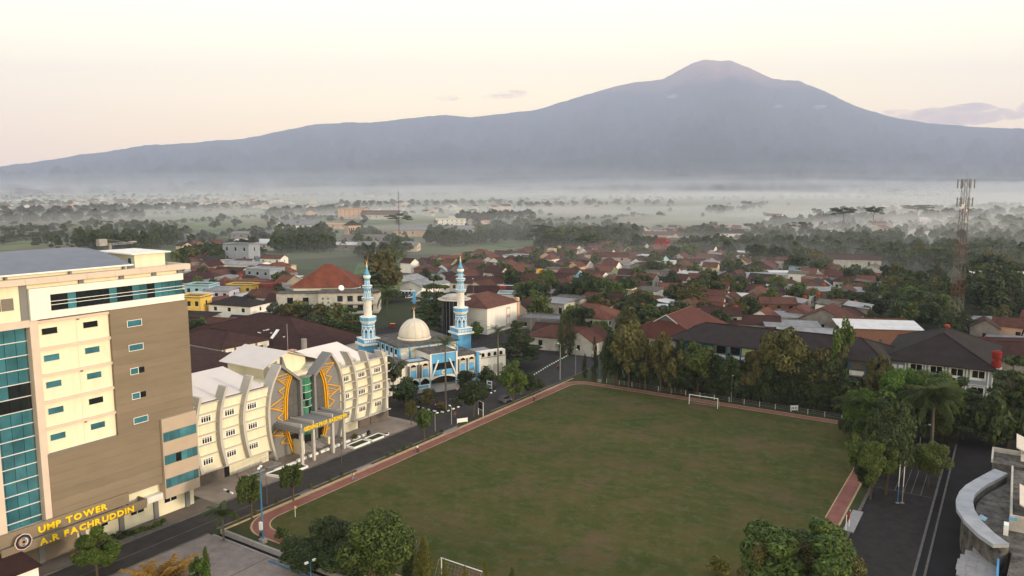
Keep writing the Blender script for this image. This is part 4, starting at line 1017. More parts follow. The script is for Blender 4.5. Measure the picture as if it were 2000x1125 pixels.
def minaret(u, v, label):
    N = thing('minaret', label, 'minaret', (*mw(u, v), 0), -MA, 'mosque minarets')
    MB().box(-2.55, 2.55, -2.55, 2.55, 0, 9.2).build('base', M_blue, N)
    MB().box(-3.35, 3.35, -3.35, 3.35, 9.2, 9.75).build('ledge', M_white, N)
    MB().box(-2.85, 2.85, -2.85, 2.85, 9.75, 10.9).build('parapet', M_blue, N)
    MB().box(-2.95, 2.95, -2.95, 2.95, 10.9, 11.08).build('coping', M_white, N)
    for k in range(9):
        y = -2.6+k*.62; MB().box(2.85, 2.92, y, y+.3, 10.0, 10.6).build('inset', M_white, N)
    ph = math.pi/8
    MB().lathe([(2.1, 11.08), (2.1, 15.1)], 8, ph=ph).build('octagon', M_blue, N)
    for k in range(8):
        a = k*math.pi/4; o = link('niche', None, N, (0, 0, 0), a)
        MB().prism_x([(-.72, 11.2), (-.52, 11.2), (-.52, 13.2), (0, 13.9), (.52, 13.2), (.52, 11.2), (.72, 11.2), (.72, 13.4), (0, 14.3), (-.72, 13.4)], 1.9, 2.03).build('frame', M_white, o)
        MB().prism_x([(.3*math.cos(t*math.pi/6), 12.9+.3*math.sin(t*math.pi/6)) for t in range(12)], 1.9, 1.98).build('porthole', M_dglass, o)
    MB().lathe([(2.1, 14.4), (2.16, 14.5), (2.1, 14.6)], 8, ph=ph).build('band', M_white, N)
    MB().lathe([(2.05, 15.1), (2.65, 15.9), (2.65, 16.0)], 8, ph=ph).build('corbel', M_white, N)
    MB().lathe([(2.65, 16.0), (2.65, 17.0)], 8, ph=ph).build('balcony', M_blue, N)
    MB().lathe([(2.72, 17.0), (2.72, 17.18), (1.3, 17.2)], 8, ph=ph).build('balcony_rail', M_white, N)
    MB().lathe([(1.28, 17.2), (1.24, 21.6)], 16).build('shaft', M_white, N, smooth=False)
    for k in range(11): MB().lathe([(1.26, 17.6+k*.36), (1.29, 17.65+k*.36), (1.26, 17.72+k*.36)], 16).build('ring', M_lgrey, N)
    MB().lathe([(1.3, 21.6), (1.9, 22.0), (1.9, 22.1)], 12).build('corbel', M_white, N)
    MB().lathe([(1.9, 22.1), (1.9, 22.5)], 12).build('gallery', M_blue, N); MB().lathe([(1.94, 22.5), (1.94, 22.62), (1.1, 22.62)], 12).build('gallery_rail', M_white, N)
    MB().lathe([(1.12, 22.6), (1.12, 25.1)], 8, ph=ph).build('lantern', M_blue, N)
    for k in range(8):
        a = k*math.pi/4; o = link('niche', None, N, (0,0,0), a)
        MB().prism_x([(-.34, 22.7), (-.22, 22.7), (-.22, 23.8), (0, 24.2), (.22, 23.8), (.22, 22.7), (.34, 22.7), (.34, 23.9), (0, 24.6), (-.34, 23.9)], 1.0, 1.09).build('frame', M_white, o)
    MB().lathe([(1.15, 25.1), (1.65, 25.5), (1.65, 25.6)], 12).build('corbel', M_white, N); MB().lathe([(1.65, 25.6), (1.65, 25.95)], 12).build('gallery', M_blue, N)
    MB().lathe([(1.68, 25.95), (1.68, 26.05), (.9, 26.05)], 12).build('gallery_rail', M_white, N)
    MB().lathe([(.9, 26.05), (.9, 28.0)], 8, ph=ph).build('lantern', M_blue, N)
    for k in range(8):
        o = link('niche', None, N, (0,0,0), k*math.pi/4)
        MB().prism_x([(-.26, 26.1), (-.17, 26.1), (-.17, 26.9), (0, 27.2), (.17, 26.9), (.17, 26.1), (.26, 26.1), (.26, 27.0), (0, 27.5), (-.26, 27.0)], .8, .87).build('frame', M_white, o)
    MB().lathe([(1.0, 28.0), (1.22, 28.3), (1.22, 28.7), (1.0, 28.9)], 12).build('crown', M_white, N)
    MB().lathe([(1.1, 28.9), (.8, 29.4), (.4, 30.1), (.26, 30.9)], 12).build('spire', M_blue, N, smooth=True)
    MB().lathe([(.26, 30.9), (.34, 31.2), (.2, 32.0), (.12, 32.6)], 8).build('finial', M_dome, N)
    MB().tube([(0, .4*math.sin(a), 33.0-.4*math.cos(a)) for a in [(-2.3+i*.383) for i in range(13)]], .06, 5).build('crescent', M_gold, N)
    N.scale = (.87, .87, 1)
    return N
minaret(86.2*1.0, -200.8, 'blue and white minaret left of the dome, nearer the white hall roof')
minaret(116.3, -200.3, 'blue and white minaret right of the dome, before the glass tower')
# ------------------------------------------------------------------ other large buildings, placed on the campus grid or by their ridge
def cbox(name, label, u0, u1, v0, v1, cat='building'):   # thing on the campus grid: local x across (v), y along (u), origin at its middle
    return thing(name, label, cat, (*cw((u0+u1)/2, (v0+v1)/2), 0), -CA)
def hiproof(T, name, m, x0, x1, y0, y1, z, rise, ov, ridge, along='y', t=.18):
    cx, cy_ = (x0+x1)/2, (y0+y1)/2; X0, X1, Y0, Y1 = x0-ov, x1+ov, y0-ov, y1+ov; z0 = z-.25*ov
    rp = [(cx, cy_-ridge/2, z+rise), (cx, cy_+ridge/2, z+rise)] if along == 'y' else [(cx-ridge/2, cy_, z+rise), (cx+ridge/2, cy_, z+rise)]
    b = [(X0,Y0,z0),(X1,Y0,z0),(X1,Y1,z0),(X0,Y1,z0)]; c = [(x,y,q+t) for x,y,q in b]
    if along == 'y': tf = [(4,5,8),(5,6,9,8),(6,7,9),(7,4,8,9)]
    else: tf = [(4,5,9,8),(5,6,9),(6,7,8,9),(7,4,8)]
    ro = MB().raw(b+c+rp, [(3,2,1,0),(0,1,5,4),(1,2,6,5),(2,3,7,6),(3,0,4,7)]+tf).build(name, m, T)
    cap = m if m in (M_blkroof, M_dkroof) else mat('ridge_tiles', (.14,.085,.07), .9, .2, 1.0)
    MB().tube([(a, b_, q+.08) for a, b_, q in rp], .16, 5).build('ridge', cap, ro)
    for i, (a, b_, q) in enumerate(c):
        j = (0 if (b_ < cy_ if along == 'y' else a < cx) else 1); MB().tube([(a, b_, q+.05), (rp[j][0], rp[j][1], rp[j][2]+.05)], .13, 5).build('hip_ridge', cap, ro)
    return ro
def school():                                            # long three-storey classroom block behind the field trees
    T = cbox('school_block', 'long three-storey school block with black roof behind the trees along the field', 196, 214, -76, -24)
    MB().box(-26, 26, -7.2, 9, 0, 12.6).build('wall', WALLS['bluegrey'], T)
    hiproof(T, 'roof', M_blkroof, -26, 26, -9, 9, 12.8, 3.4, 1.3, 40, 'x')
    rnd = random.Random(3)
    for fl in range(3):
        z = .3+fl*4.2
        MB().box(-26, 26, -9, -7.2, z-.3, z).build('gallery_floor', M_lconc, T)
        for k in range(14):
            x = -25.7+k*3.72
            MB().box(x, x+3.3, -9.05, -8.9, z, z+1.05).build('balustrade', M_white, T)
            MB().box(x+3.32, x+3.68, -9.1, -8.8, z, z+4.0).build('post', M_dblue, T)
            MB().box(x+.3, x+3.2, -7.3, -7.2, z+1.0, z+3.0).build('window', M_dglass, T)
            if rnd.random() < .45: MB().box(x+.05, x+3.3, -9.0, -8.92, z+1.5, z+3.4).build('blind', rnd.choice([M_dblue, WALLS['green'], M_dgrey, M_teal]), T)
        if fl < 2: MB().box(-26.6, 26.6, -10.6, -9.1, z+3.55, z+3.85).build('sun_roof', M_blkroof, T)
school()
def rschool():
    T = cbox('classroom_building', 'grey-blue four-storey classroom building with big black hip roof behind the right palms', 203, 235, -24, -2)
    MB().box(-11, 11, -16, 16, 0, 12.2).build('wall', WALLS['bluegrey'], T)
    hiproof(T, 'roof', M_blkroof, -11, 11, -16, 16, 12.4, 5.4, 1.4, 9, 'y')
    for fl in range(3):
        z = 1.0+fl*3.85
        for k in range(4):
            x = -6.6+k*4.25
            MB().box(x, x+4.1, -16.35, -16.0, z-.4, z+.7).build('balcony_front', WALLS['bluegrey'], T)
            MB().box(x+.5, x+3.7, -16.06, -16.0, z+.7, z+3.2).build('bay_wall', M_white, T)
            w_ = MB().box(x+1.0, x+3.4, -16.12, -16.06, z+1.3, z+2.9).build('window', M_dglass, T)
            MB().box(x+2.15, x+2.25, -16.15, -16.12, z+1.3, z+2.9).build('mullion', M_whitem, w_)
            a = MB().box(x+2.9, x+3.6, -16.6, -16.36, z+.75, z+1.25).build('air_conditioner', M_lgrey, T)
    for k in range(5):
        MB().box(-6.75+k*4.25, -6.55+k*4.25, -16.5, -16.36, 0, 12.0).build('post', M_whitem, T)
    for z in (4.45, 8.3, 12.0): MB().box(-6.8, 10.9, -16.45, -16.36, z, z+.12).build('rail', M_whitem, T)
    for x in (-9.6, -8.2): pane_ = MB().box(x, x+1.0, -16.06, -16.0, 10.1, 11.0).build('small_window', M_whitem, T)
    tk = link('water_tank', None, T, (11.6, -14.5, 12.6))
    for q in range(2): MB().lathe([(.9, q*2.1), (1.0, q*2.1+.2), (1.0, q*2.1+1.5), (.4, q*2.1+1.9)], 12).build('tank', mat('red_tank', (.17,.016,.012), .5, .1), tk)
    MB().box(-1.2, 1.2, -1.2, 1.2, -.4, 0).build('tank_stand', M_lgrey, tk)
rschool()
def cube():                                              # white block with red hip roof right of the mosque
    T = cbox('white_block', 'large white block with red-brown hip roof right of the right minaret', 225, 246, -178, -158)
    MB().box(-10, 10, -10.5, 10.5, 0, 9.6).build('wall', M_white, T)
    hiproof(T, 'roof', M_redroof, -10, 10, -10.5, 10.5, 9.7, 3.6, .5, 9, 'y')
    MB().box(10, 10.06, 2.0, 4.6, .8, 8.4).build('niche', WALLS['pink'], T)
    for z in (5.6, 2.2): MB().box(10.06, 10.1, 2.4, 4.2, z, z+2.2).build('window', M_white, T)
    MB().box(-10.05, 10.05, -10.56, -10.5, 4.9, 5.0).build('joint', M_lgrey, T)
    MB().box(9.0, 10.3, 9.4, 10.8, 0, 11.2).build('corner_pier', WALLS['peach'], T)
    MB().box(-9.6, 9.0, 10.6, 13.5, 8.0, 9.2).build('blue_gutter', ROOFS['blue'], T)
cube()
def glass_tower():
    p = G(888, 655); T = thing('glass_tower', 'dark glass round tower with stacked disc roof behind the right minaret', 'building', (p[0], p[1], 0))
    H = HZ(p, 583)
    MB().lathe([(4.4, 0), (4.4, H-.5)], 20).build('glass_wall', M_dglass, T)
    for k in range(20): MB().tube([(4.45*math.cos(k*.314), 4.45*math.sin(k*.314), 0), (4.45*math.cos(k*.314), 4.45*math.sin(k*.314), H-.5)], .08, 4).build('mullion', M_grey, T)
    for k in range(3): MB().lathe([(4.2, H-.5+.7*k), (6.0-1.5*k, H-.2+.7*k), (6.0-1.5*k, H+.02+.7*k), (3.9-1.2*k, H+.22+.7*k)], 24).build('roof_disc', M_stain, T)
glass_tower()
def pyramid():
    p = G(632, 560, 10); T = thing('pyramid_roof_block', 'cream block under a huge rusty red pyramid roof with flat concrete wing', 'building', (p[0], p[1]+10, 0), math.radians(4))
    x0, x1 = -15, 15
    MB().box(-13.5, 13.5, -11, 11, 0, 10.2).build('wall', M_white, T)
    hiproof(T, 'roof', mat('rusty_tile_roof', (.20,.062,.035), .9, scale=.25, col2=(.10,.036,.026), detail=8, rows=((0,0,1), .2), bump=.4), -13.5, 13.5, -11, 11, 10.2, 8.6, 1.4, 3.5, 'x')
    MB().box(-19, -1, -19, -11, 0, 8.2).build('front_wing', M_stain, T); MB().box(-19.3, -.7, -19.3, -11, 8.2, 8.5).build('wing_roof', M_concrete, T)
    for x in (-14.5, -8.0):
        w_ = MB().box(x, x+2.4, -19.1, -19.0, 3.6, 6.6).build('window', M_dglass, T); MB().box(x-.15, x+2.55, -19.25, -19.0, 3.3, 3.6).build('sill', M_whitem, w_)
    MB().box(-1, 24, -22, -9, 0, 8.8).build('long_wing', M_stain, T); MB().box(-1.4, 24.6, -22.6, -8.6, 8.8, 9.1).build('wing_roof', M_concrete, T)
    for fl in range(2):
        for k in range(4): MB().box(7+k*4.2, 9.2+k*4.2, -22.1, -22.0, 1.2+fl*4, 3.6+fl*4).build('window', M_dglass, T)
        MB().box(6.4, 24, -23.4, -22.0, 4.0*fl+.2, 4.0*fl+1.2).build('balcony', M_stain, T)
    for k in range(4): 
        for q in range(2): MB().box(.6+q*2.2, 1.3+q*2.2, -22.06, -22.0, 1+k*1.7, 1.8+k*1.7).build('small_window', M_teal, T)
    MB().tube([(8,-18,9.1), (8,-18,10.3)], .08, 5).build('dish_post', M_steel, T)
    MB().lathe([(.15,0), (.9,.25), (1.25,.6)], 14).build('satellite_dish', M_whitem, T, loc=(8,-18,10.3)).rotation_euler = (1.1, 0, .5)
pyramid()
def darkhalls():
    T = cbox('dark_roof_hall', 'white walled hall with dark brown hip roof next to the office tower', 131, 147, -207, -182)
    MB().box(-12.5, 12.5, -8, 8, 0, 8.8).build('wall', M_white, T); hiproof(T, 'roof', M_dkroof, -12.5, 12.5, -8, 8, 8.9, 2.9, .7, 9, 'x')
    for k in range(4): MB().box(12.5, 12.56, -7+k*3.6, -5+k*3.6, 1.5, 7.6).build('window', M_dglass, T); MB().box(12.5, 12.9, -7.6+k*3.6, -7.2+k*3.6, 0, 8.6).build('pier', M_grey, T)
    T = cbox('broad_dark_roof_hall', 'broad hall with dark brown pyramid roof and broken pale tiles', 147, 172, -222, -166)
    MB().box(-28, 28, -12.5, 12.5, 0, 6.6).build('wall', M_white, T); r = hiproof(T, 'roof', M_dkroof, -28, 28, -12.5, 12.5, 6.8, 6.6, .8, 14, 'x')
    rnd = random.Random(8)
    for k in range(9):
        x, y = rnd.uniform(2, 14), rnd.uniform(-9, -6.5); z = 6.8+6.6*(12.5+y)/12.5*.98
        MB().box(-.3, .3, -.2, .2, 0, .25).build('broken_tile', M_whitem, r, loc=(x, y, z+.15))
    MB().box(-.5, .5, -2.4, 2.4, -.05, .2).build('patch', M_whitem, r, loc=(9.5, -8.3, 9.25)).rotation_euler = (.49, 0, .35)
    MB().lathe([(.8,0),(.8,3.4)], 10).build('vent_pipe', M_lconc, T, loc=(26, -11.5, 7))
    T = cbox('low_dark_hall', 'low hall with plain dark roof between the tower and the white metal roof', 104, 128, -205, -150)
    MB().box(-27, 27, -11, 11, 0, 6.2).build('wall', M_white, T)
    MB().raw([(-28,-12,6.2),(28,-12,6.2),(28,12,9.0),(-28,12,9.0),(-28,-12,6.4),(28,-12,6.4),(28,12,9.2),(-28,12,9.2)], [(3,2,1,0),(4,5,6,7),(0,1,5,4),(1,2,6,5),(2,3,7,6),(3,0,4,7)]).build('roof', M_dkroof, T)
    MB().box(27.6, 28.6, -12, 12, 7.2, 8.4).build('gutter', M_grey, T)
darkhalls()
def brownhall():
    T = cbox('brown_roof_hall', 'large hall with steep red-brown gabled roof behind the olive trees', 224, 252, -103, -77)
    MB().box(-13, 13, -14, 14, 0, 6.4).build('wall', M_stain, T)
    # tall gable above a hipped skirt
    hiproof(T, 'roof', M_dkroof if False else mat('red_brown_tile_roof', (.105,.040,.030), .9, scale=.3, col2=(.075,.031,.026), detail=9, rows=((0,0,1), .2), bump=.5), -13, 13, -14, 14, 6.5, 6.8, 1.2, 22, 'y')
    MB().prism_y([(-3.4, 0), (3.4, 0), (0, 1.8)], -.2, .2).build('gablet', M_dgrey, T, loc=(0, -11.8, 11.4))
    for s in (-1, 1): MB().tube([(s*4.0, -12.3, 11.0), (0, -12.1, 13.5)], .16, 5).build('barge_board', M_lgrey, T)
    MB().box(13.6, 14.5, -14.5, 15.0, 6.0, 6.5).build('gutter', M_whitem, T)
    for k in range(6): MB().box(-11+k*3.8, -9+k*3.8, -14.06, -14.0, 2, 5).build('window', M_dglass, T)
brownhall()
def crescent():
    T = thing('crescent_roof_building', 'low building with curved pale concrete canopy and stained flat roof at the right edge', 'building', (*cw(133, 2), 0), -CA)
    Y = lambda u: u-133; X = lambda v: v-2
    out = [(116.9,.6),(119.5,-1.3),(123.4,-3.1),(127.5,-4.3),(131.2,-4.6),(135,-4.35),(138.5,-3.7),(142,-2.6),(145.5,-1.4),(149.5,0)]
    inn = [(118.2,2.4),(121,.6),(124.6,-1.0),(128.3,-2.0),(131.5,-2.35),(134.6,-2.3),(137.6,-1.7),(140.8,-.8),(144.2,.5),(148.3,1.9)]
    def band(z0, z1, o_, i_, name, m):
        n = len(o_); mb = MB(); vs_ = []
        for (u, v), (a, b) in zip(o_, i_): vs_ += [(X(v),Y(u),z0),(X(b),Y(a),z0),(X(b),Y(a),z1),(X(v),Y(u),z1)]
        fs = []
        for k in range(n-1):
            a = 4*k; fs += [(a,a+4,a+5,a+1),(a+1,a+5,a+6,a+2),(a+2,a+6,a+7,a+3),(a+3,a+7,a+4,a)]
        fs += [(0,1,2,3),(4*n-1,4*n-2,4*n-3,4*n-4)]
        mb.raw(vs_, fs).build(name, m, T)
    band(5.75, 6.3, out, inn, 'canopy', mat('pale_canopy_concrete', (.33,.345,.37), .9, scale=.5, col2=(.24,.25,.27), detail=9, thr=(.45,.75), nrough=.65))
    band(0, 5.75, [(u+.0, v+.9) for u, v in out], [(a, b) for a, b in inn], 'curved_wall', M_concrete)
    poly = [(X(v+.4), Y(u)) for u, v in inn]+[(X(3), Y(148)), (X(16), Y(148)), (X(16), Y(106)), (X(2), Y(106))]
    a = sum(poly[i][0]*poly[(i+1) % len(poly)][1]-poly[(i+1) % len(poly)][0]*poly[i][1] for i in range(len(poly)))
    if a < 0: poly = poly[::-1]
    MB().prism(poly, 0, 5.0).build('flat_roof', M_concrete, T)
    MB().prism([(X(-1.6),Y(128.6)),(X(-.6),Y(128.0)),(X(-.3),Y(129.4)),(X(-1.2),Y(130.4))], 5.0, 5.03).build('teal_tarp', WALLS['blue'], T)
    MB().box(X(2.4), X(2.65), Y(126.5), Y(150), 5.0, 7.2).build('white_parapet', M_stain, T)
    MB().box(X(2.65), X(14), Y(126.5), Y(150), 0, 6.6).build('upper_block', M_concrete, T)
    MB().box(X(2.3), X(14), Y(126.3), Y(126.7), 0, 7.3).build('end_wall', M_stain, T); MB().box(X(2.25), X(3.2), Y(126.2), Y(126.3), 6.6, 7.0).build('blue_trim', M_blue, T)
    MB().box(X(-.4), X(8), Y(155), Y(162), 0, 5.6).build('back_block', M_concrete, T); MB().box(X(-.6), X(8), Y(161.6), Y(162), 5.6, 6.4).build('back_parapet', M_stain, T); MB().box(X(-.6), X(-.3), Y(155), Y(161.6), 5.6, 6.3).build('side_parapet', M_stain, T)
    for (u, v, w_, l, z) in ((127.5, 3.4, 3.4, 9, 8.6), (158, 3.0, 3.4, 9, 8.0)):
        MB().raw([(X(v),Y(u),z),(X(v+w_),Y(u-1),z-1.2),(X(v+w_),Y(u+l-1),z-1.2),(X(v),Y(u+l),z),(X(v),Y(u),z+.2),(X(v+w_),Y(u-1),z-1.0),(X(v+w_),Y(u+l-1),z-1.0),(X(v),Y(u+l),z+.2)],
                 [(3,2,1,0),(4,5,6,7),(0,1,5,4),(1,2,6,5),(2,3,7,6),(3,0,4,7)]).build('awning', mat('cream_sheet', (.55,.49,.42), .7, .05, .5), T)
        MB().box(X(v+.8), X(v+3), Y(u)+.5, Y(u+l)-2, 4.5, z-1.1).build('awning_wall', M_white, T)
    ac = link('air_conditioner', None, T, (X(2.0), Y(124.8), 5.0)); MB().box(-.3, .3, -.7, .7, 0, 1.5).build('casing', M_whitem, ac)
    for q in range(2): MB().lathe([(.28, 0), (.28, .06)], 14).build('fan', M_dgrey, ac, loc=(-.3, -.1, .4+.7*q)).rotation_euler = (0, -math.pi/2, 0)
    # lower round canopy tiled in slabs
    rnd = random.Random(2)
    for i in range(9):
        for j in range(4):
            u0 = 108.5+i*1.75; w_ = 4.6*math.sqrt(max(.02, 1-((u0+.8-115)/8.6)**2)); v0 = 1.2-w_; 
            a, b = v0+w_*j/4*1.0, v0+w_*(j+1)/4
            MB().box(X(a)+.012, X(b)-.012, Y(u0)+.015, Y(u0)+1.735, 2.9, 3.05+rnd.uniform(-.012, .012)).build('slab_tile', M_lconc, T)
    MB().box(X(1.2), X(1.45), Y(107), Y(120), 0, 4.4).build('blue_wall', M_blue, T); MB().prism([(X(-2), Y(109)), (X(1.2), Y(109)), (X(1.2), Y(122)), (X(-2), Y(121))], 0, 2.85).build('porch_mass', M_stain, T)
crescent()
# ------------------------------------------------------------------ the kampung: houses placed by the middle of their ridge
def R(px, py, L, W, h, rise, yaw, kind='gable', roof='red', wall='white', **k):
    return house(G(px, py, h+rise), L, W, h, rise, yaw, kind, roof, wall, **k)
EXPL = [
 (964,500,13,10,4.5,2.8,33,'gable','orange','white'),(1011,497,15,9,4.5,.8,123,'shed','wtin','blue'),(1100,486,22,9,5,2.2,108,'gable','dark','cream'),
 (1078,488,5,8,9,0,108,'flat','conc','cream'),(1053,506,10,9,4.5,2.5,33,'gable','red','red'),(1081,518,12,10,4.5,2.6,33,'gable','black','bluegrey'),
 (1183,519,11,10,5,2.8,123,'gable','orange','green'),(1237,526,16,9,4.5,2.4,108,'gable','dark','cream'),(1192,493,24,10,7,2.5,100,'gable','red','pink'),
 (1162,473,12,12,4.5,4.5,60,'hip','red','white'),(972,559,28,11,4.5,2.4,95,'gable','dark','white'),(990,533,14,9,5.5,2.4,80,'gable','dark','white'),
 (1108,555,10,10,4,2.6,33,'gable','orange','brick'),(1032,541,10,9,4,2.6,33,'hip','red','cream'),(1175,598,16,12,7,3.2,33,'hip','orange','white'),
 (1208,594,10,10,6.5,2.4,33,'gable','orange','white'),(1064,618,18,11,4,.6,110,'flat','tin','grey'),(1085,632,14,9,4,1.8,110,'gable','dark','grey'),(1112,636,24,13,4.5,3,110,'hip','red','stain'),
 (1150,642,14,10,4.5,3,33,'gable','red','stain'),(1294,468,9,9,11,0,33,'flat','conc','red'),(1330,470,17,10,7,0,110,'flat','conc','grey'),
 (1290,452,32,13,5,3,100,'gable','red','cream'),(1275,463,24,12,4,3,100,'gable','orange','white'),(1437,450,28,12,7,2.6,95,'hip','black','white'),(1406,487,12,12,4.5,4,50,'hip','orange','cream'),
 (1350,506,18,9,5,2.2,95,'gable','dark','white'),(1375,532,20,8,4,.8,95,'shed','tin','green'),(1480,512,15,10,6,3.2,95,'hip','dark','grey'),(1495,512,14,10,4,3,33,'gable','orange','grey'),
 (1500,534,22,8,4.5,.8,95,'shed','tin','white'),(1535,530,18,8,4.5,.8,95,'shed','wtin','grey'),(1320,553,16,10,4.5,2.6,100,'gable','orange','brick'),(1302,560,9,9,4,2.8,33,'gable','orange','grey'),
 (1480,560,10,9,4,2.8,33,'gable','orange','grey'),(1466,577,11,10,4,2.8,40,'hip','orange','brick'),(1518,581,14,10,6.5,1.8,100,'gable','red','brick'),(1550,582,12,9,5.5,1.2,33,'shed','tin','grey'),
 (1562,597,13,11,4,2.8,33,'gable','red','brick'),(1618,598,17,17,5,4.2,33,'gable','red','grey'),(1655,587,24,6,4,.6,95,'shed','red','grey'),(1632,563,26,9,4,1,95,'shed','tin','brick'),
 (1592,545,13,11,4.5,3.2,33,'gable','black','brick'),(1573,558,14,9,4,1,95,'shed','tin','white'),(1408,600,14,10,7,2.2,100,'gable','dark','stain'),(1372,598,9,9,6.5,2.6,33,'gable','dark','white'),
 (1492,603,10,9,4.5,2.8,33,'gable','orange','white'),(1332,588,15,11,5,2.8,33,'gable','red','white'),(1315,598,12,9,4.5,1,100,'shed','wtin','white'),(1648,497,44,12,6,2.6,106,'gable','dark','stain'),
 (1706,516,14,12,5,3,33,'gable','stain','stain'),(1715,534,20,10,4.5,2,106,'gable','red','white'),(1713,630,26,10,5.5,1.4,100,'shed','wtin','brick'),(1700,622,24,6,5.5,1.2,100,'gable','orange','brick'),
 (1928,622,18,9,4,1.4,97,'shed','tin','blue'),(1950,660,26,12,4,3,97,'gable','dark','grey'),(1985,668,24,14,5,4,100,'hip','dark','grey'),(1535,612,16,10,4,.8,100,'shed','tin','stain'),
 (1450,615,26,9,4.5,2.4,104,'gable','dark','stain'),(1546,630,18,8,4.5,1,100,'shed','tin','red'),(1580,640,20,12,5,2.2,104,'gable','tin','grey'),(1300,627,20,13,5,4,120,'hip','red','stain'),
 # left, behind the tower
 (467,580,20,12,7.5,2.4,110,'hip','black','white'),(395,556,12,9,9,0,100,'flat','conc','blue'),(380,579,10,8,10,0,100,'flat','conc','yellow'),(433,562,12,9,7.5,.8,100,'shed','tin','lilac'),
 (475,556,13,8,7.5,0,100,'flat','conc','yellow'),(518,525,17,12,8.5,0,115,'flat','tin','bluegrey'),(471,477,22,12,13,0,110,'flat','conc','bluegrey'),(532,568,22,9,5.5,2.4,112,'gable','red','white'),
 (560,575,16,9,4.5,2.4,100,'gable','dark','white'),(575,604,16,11,4.5,2.8,115,'gable','dark','white'),(612,604,15,11,4.5,3.2,115,'gable','black','cream'),(537,603,15,10,4,.8,100,'shed','tin','grey'),
 (483,510,26,14,5,1.6,105,'gable','tin','white'),(392,530,24,13,4.5,3,100,'hip','dark','cream'),(420,528,14,10,4.5,3,33,'gable','red','cream'),(440,540,9,9,4,4,33,'hip','orange','white'),
 (490,545,20,9,6,1.0,105,'flat','conc','brick'),(452,522,18,10,4.5,2.6,105,'gable','dark','white'),(535,498,16,10,4,2,105,'gable','red','white'),(418,620,20,9,4.5,1.8,110,'gable','red','cream'),
 (455,626,14,8,4.5,1,105,'shed','tin','white'),(430,636,26,14,4.5,2.6,100,'hip','dark','white'),(500,618,20,10,4,2.2,105,'gable','dark','grey'),(385,612,14,8,6,.8,105,'shed','black','stain'),
 (560,540,14,9,4,1,105,'shed','wtin','peach'),(690,545,16,10,4.5,2.5,33,'gable','red','white'),(515,555,14,9,7,0,100,'flat','conc','red'),
 # between the pyramid roof and the mosque gate
 (793,538,18,11,6.5,1.8,33,'gable','tin','green'),(830,545,22,14,5,2.4,33,'gable','tin','white'),(880,500,18,10,6,2.4,45,'gable','orange','green'),(866,508,15,10,4.5,2.6,95,'gable','dark','white'),
 (905,515,16,11,4.5,2.8,40,'gable','dark','grey'),(935,515,14,10,4.5,2.6,95,'gable','red','grey'),(928,540,30,12,4.5,2.6,95,'gable','dark','white'),(942,548,12,9,4.5,2.4,33,'gable','red','cream'),
 (915,528,14,10,4.5,2.8,33,'gable','red','white'),(1005,560,14,10,4,.8,95,'shed','wtin','white'),(1012,573,18,9,5,0,95,'flat','blue','white'),
]
for e in EXPL:
    roof = e[8] if e[8] in ROOFS else 'conc'
    R(e[0], e[1], *e[2:8], roof, e[9], floors=2 if e[4] > 6.2 else 1)
def inpoly(x, y, P_):
    c = False
    for i in range(len(P_)):
        (a, b), (d, e) = P_[i], P_[i-1]
        if (b > y) != (e > y) and x < (d-a)*(y-b)/(e-b)+a: c = not c
    return c
OCC = [(o[0].location.x, o[0].location.y, max(o[4], 9)*.5) for o in HOUSES]
OCC += [(*cw(u, v), r) for u, v, r in ((205,-50,26),(219,-13,22),(236,-168,16),(238,-90,20),(139,-194,15),(160,-194,30))]+[(*G(632,560,10), 26)]
def projpx(x, y, z=0):
    z -= CAM_H; d = y*_c-z*_s; return (1000+FPX*x/d, 562.5-FPX*(y*_s+z*_c)/d)
KAMP = [([(790,530),(905,508),(1060,500),(1270,480),(1400,500),(1560,530),(1700,560),(1700,640),(1480,668),(1290,655),(1180,668),(1060,668),(1015,640),(1015,590),(905,560)], .80),
        ([(372,545),(440,515),(560,530),(575,560),(640,610),(540,630),(372,640)], .70), ([(1860,655),(2040,640),(2100,690),(1960,720)], .8), ([(1240,455),(1400,445),(1500,470),(1300,485)], .35), ([(350,480),(470,490),(520,520),(370,525)], .25)]
rk = random.Random(21)
FAR_ROW = 548; FW = ['white', 'stain', 'cream', 'grey', 'brick', 'peach', 'blue', 'green']; FR2 = ['red', 'dark', 'orange', 'black', 'tin', 'wtin', 'conc']; FMB = MB()
def far_house(x, y, L, W, h, rise, yaw, kind, roof, wall):
    a = math.radians(90-yaw); c_, s_ = math.cos(a), math.sin(a); b = MB().box(-L/2, L/2, -W/2, W/2, -.3, h)
    if kind == 'gable':
        for s in (-1, 1): b.face([(s*L/2, -s*W/2, h), (s*L/2, s*W/2, h), (s*L/2, 0, h+rise)])
    r = roof_gable(L, W, h, rise, .6) if kind == 'gable' else roof_hip(L, W, h, rise, .6) if kind == 'hip' else MB().box(-L/2-.4, L/2+.4, -W/2-.4, W/2+.4, h, h+.3)
    for mb, mi in ((b, FW.index(wall)), (r, 8+FR2.index(roof))):
        FMB.mi = mi; FMB.raw([(x+p*c_-q*s_, y+p*s_+q*c_, z) for p, q, z in mb.v], mb.f)
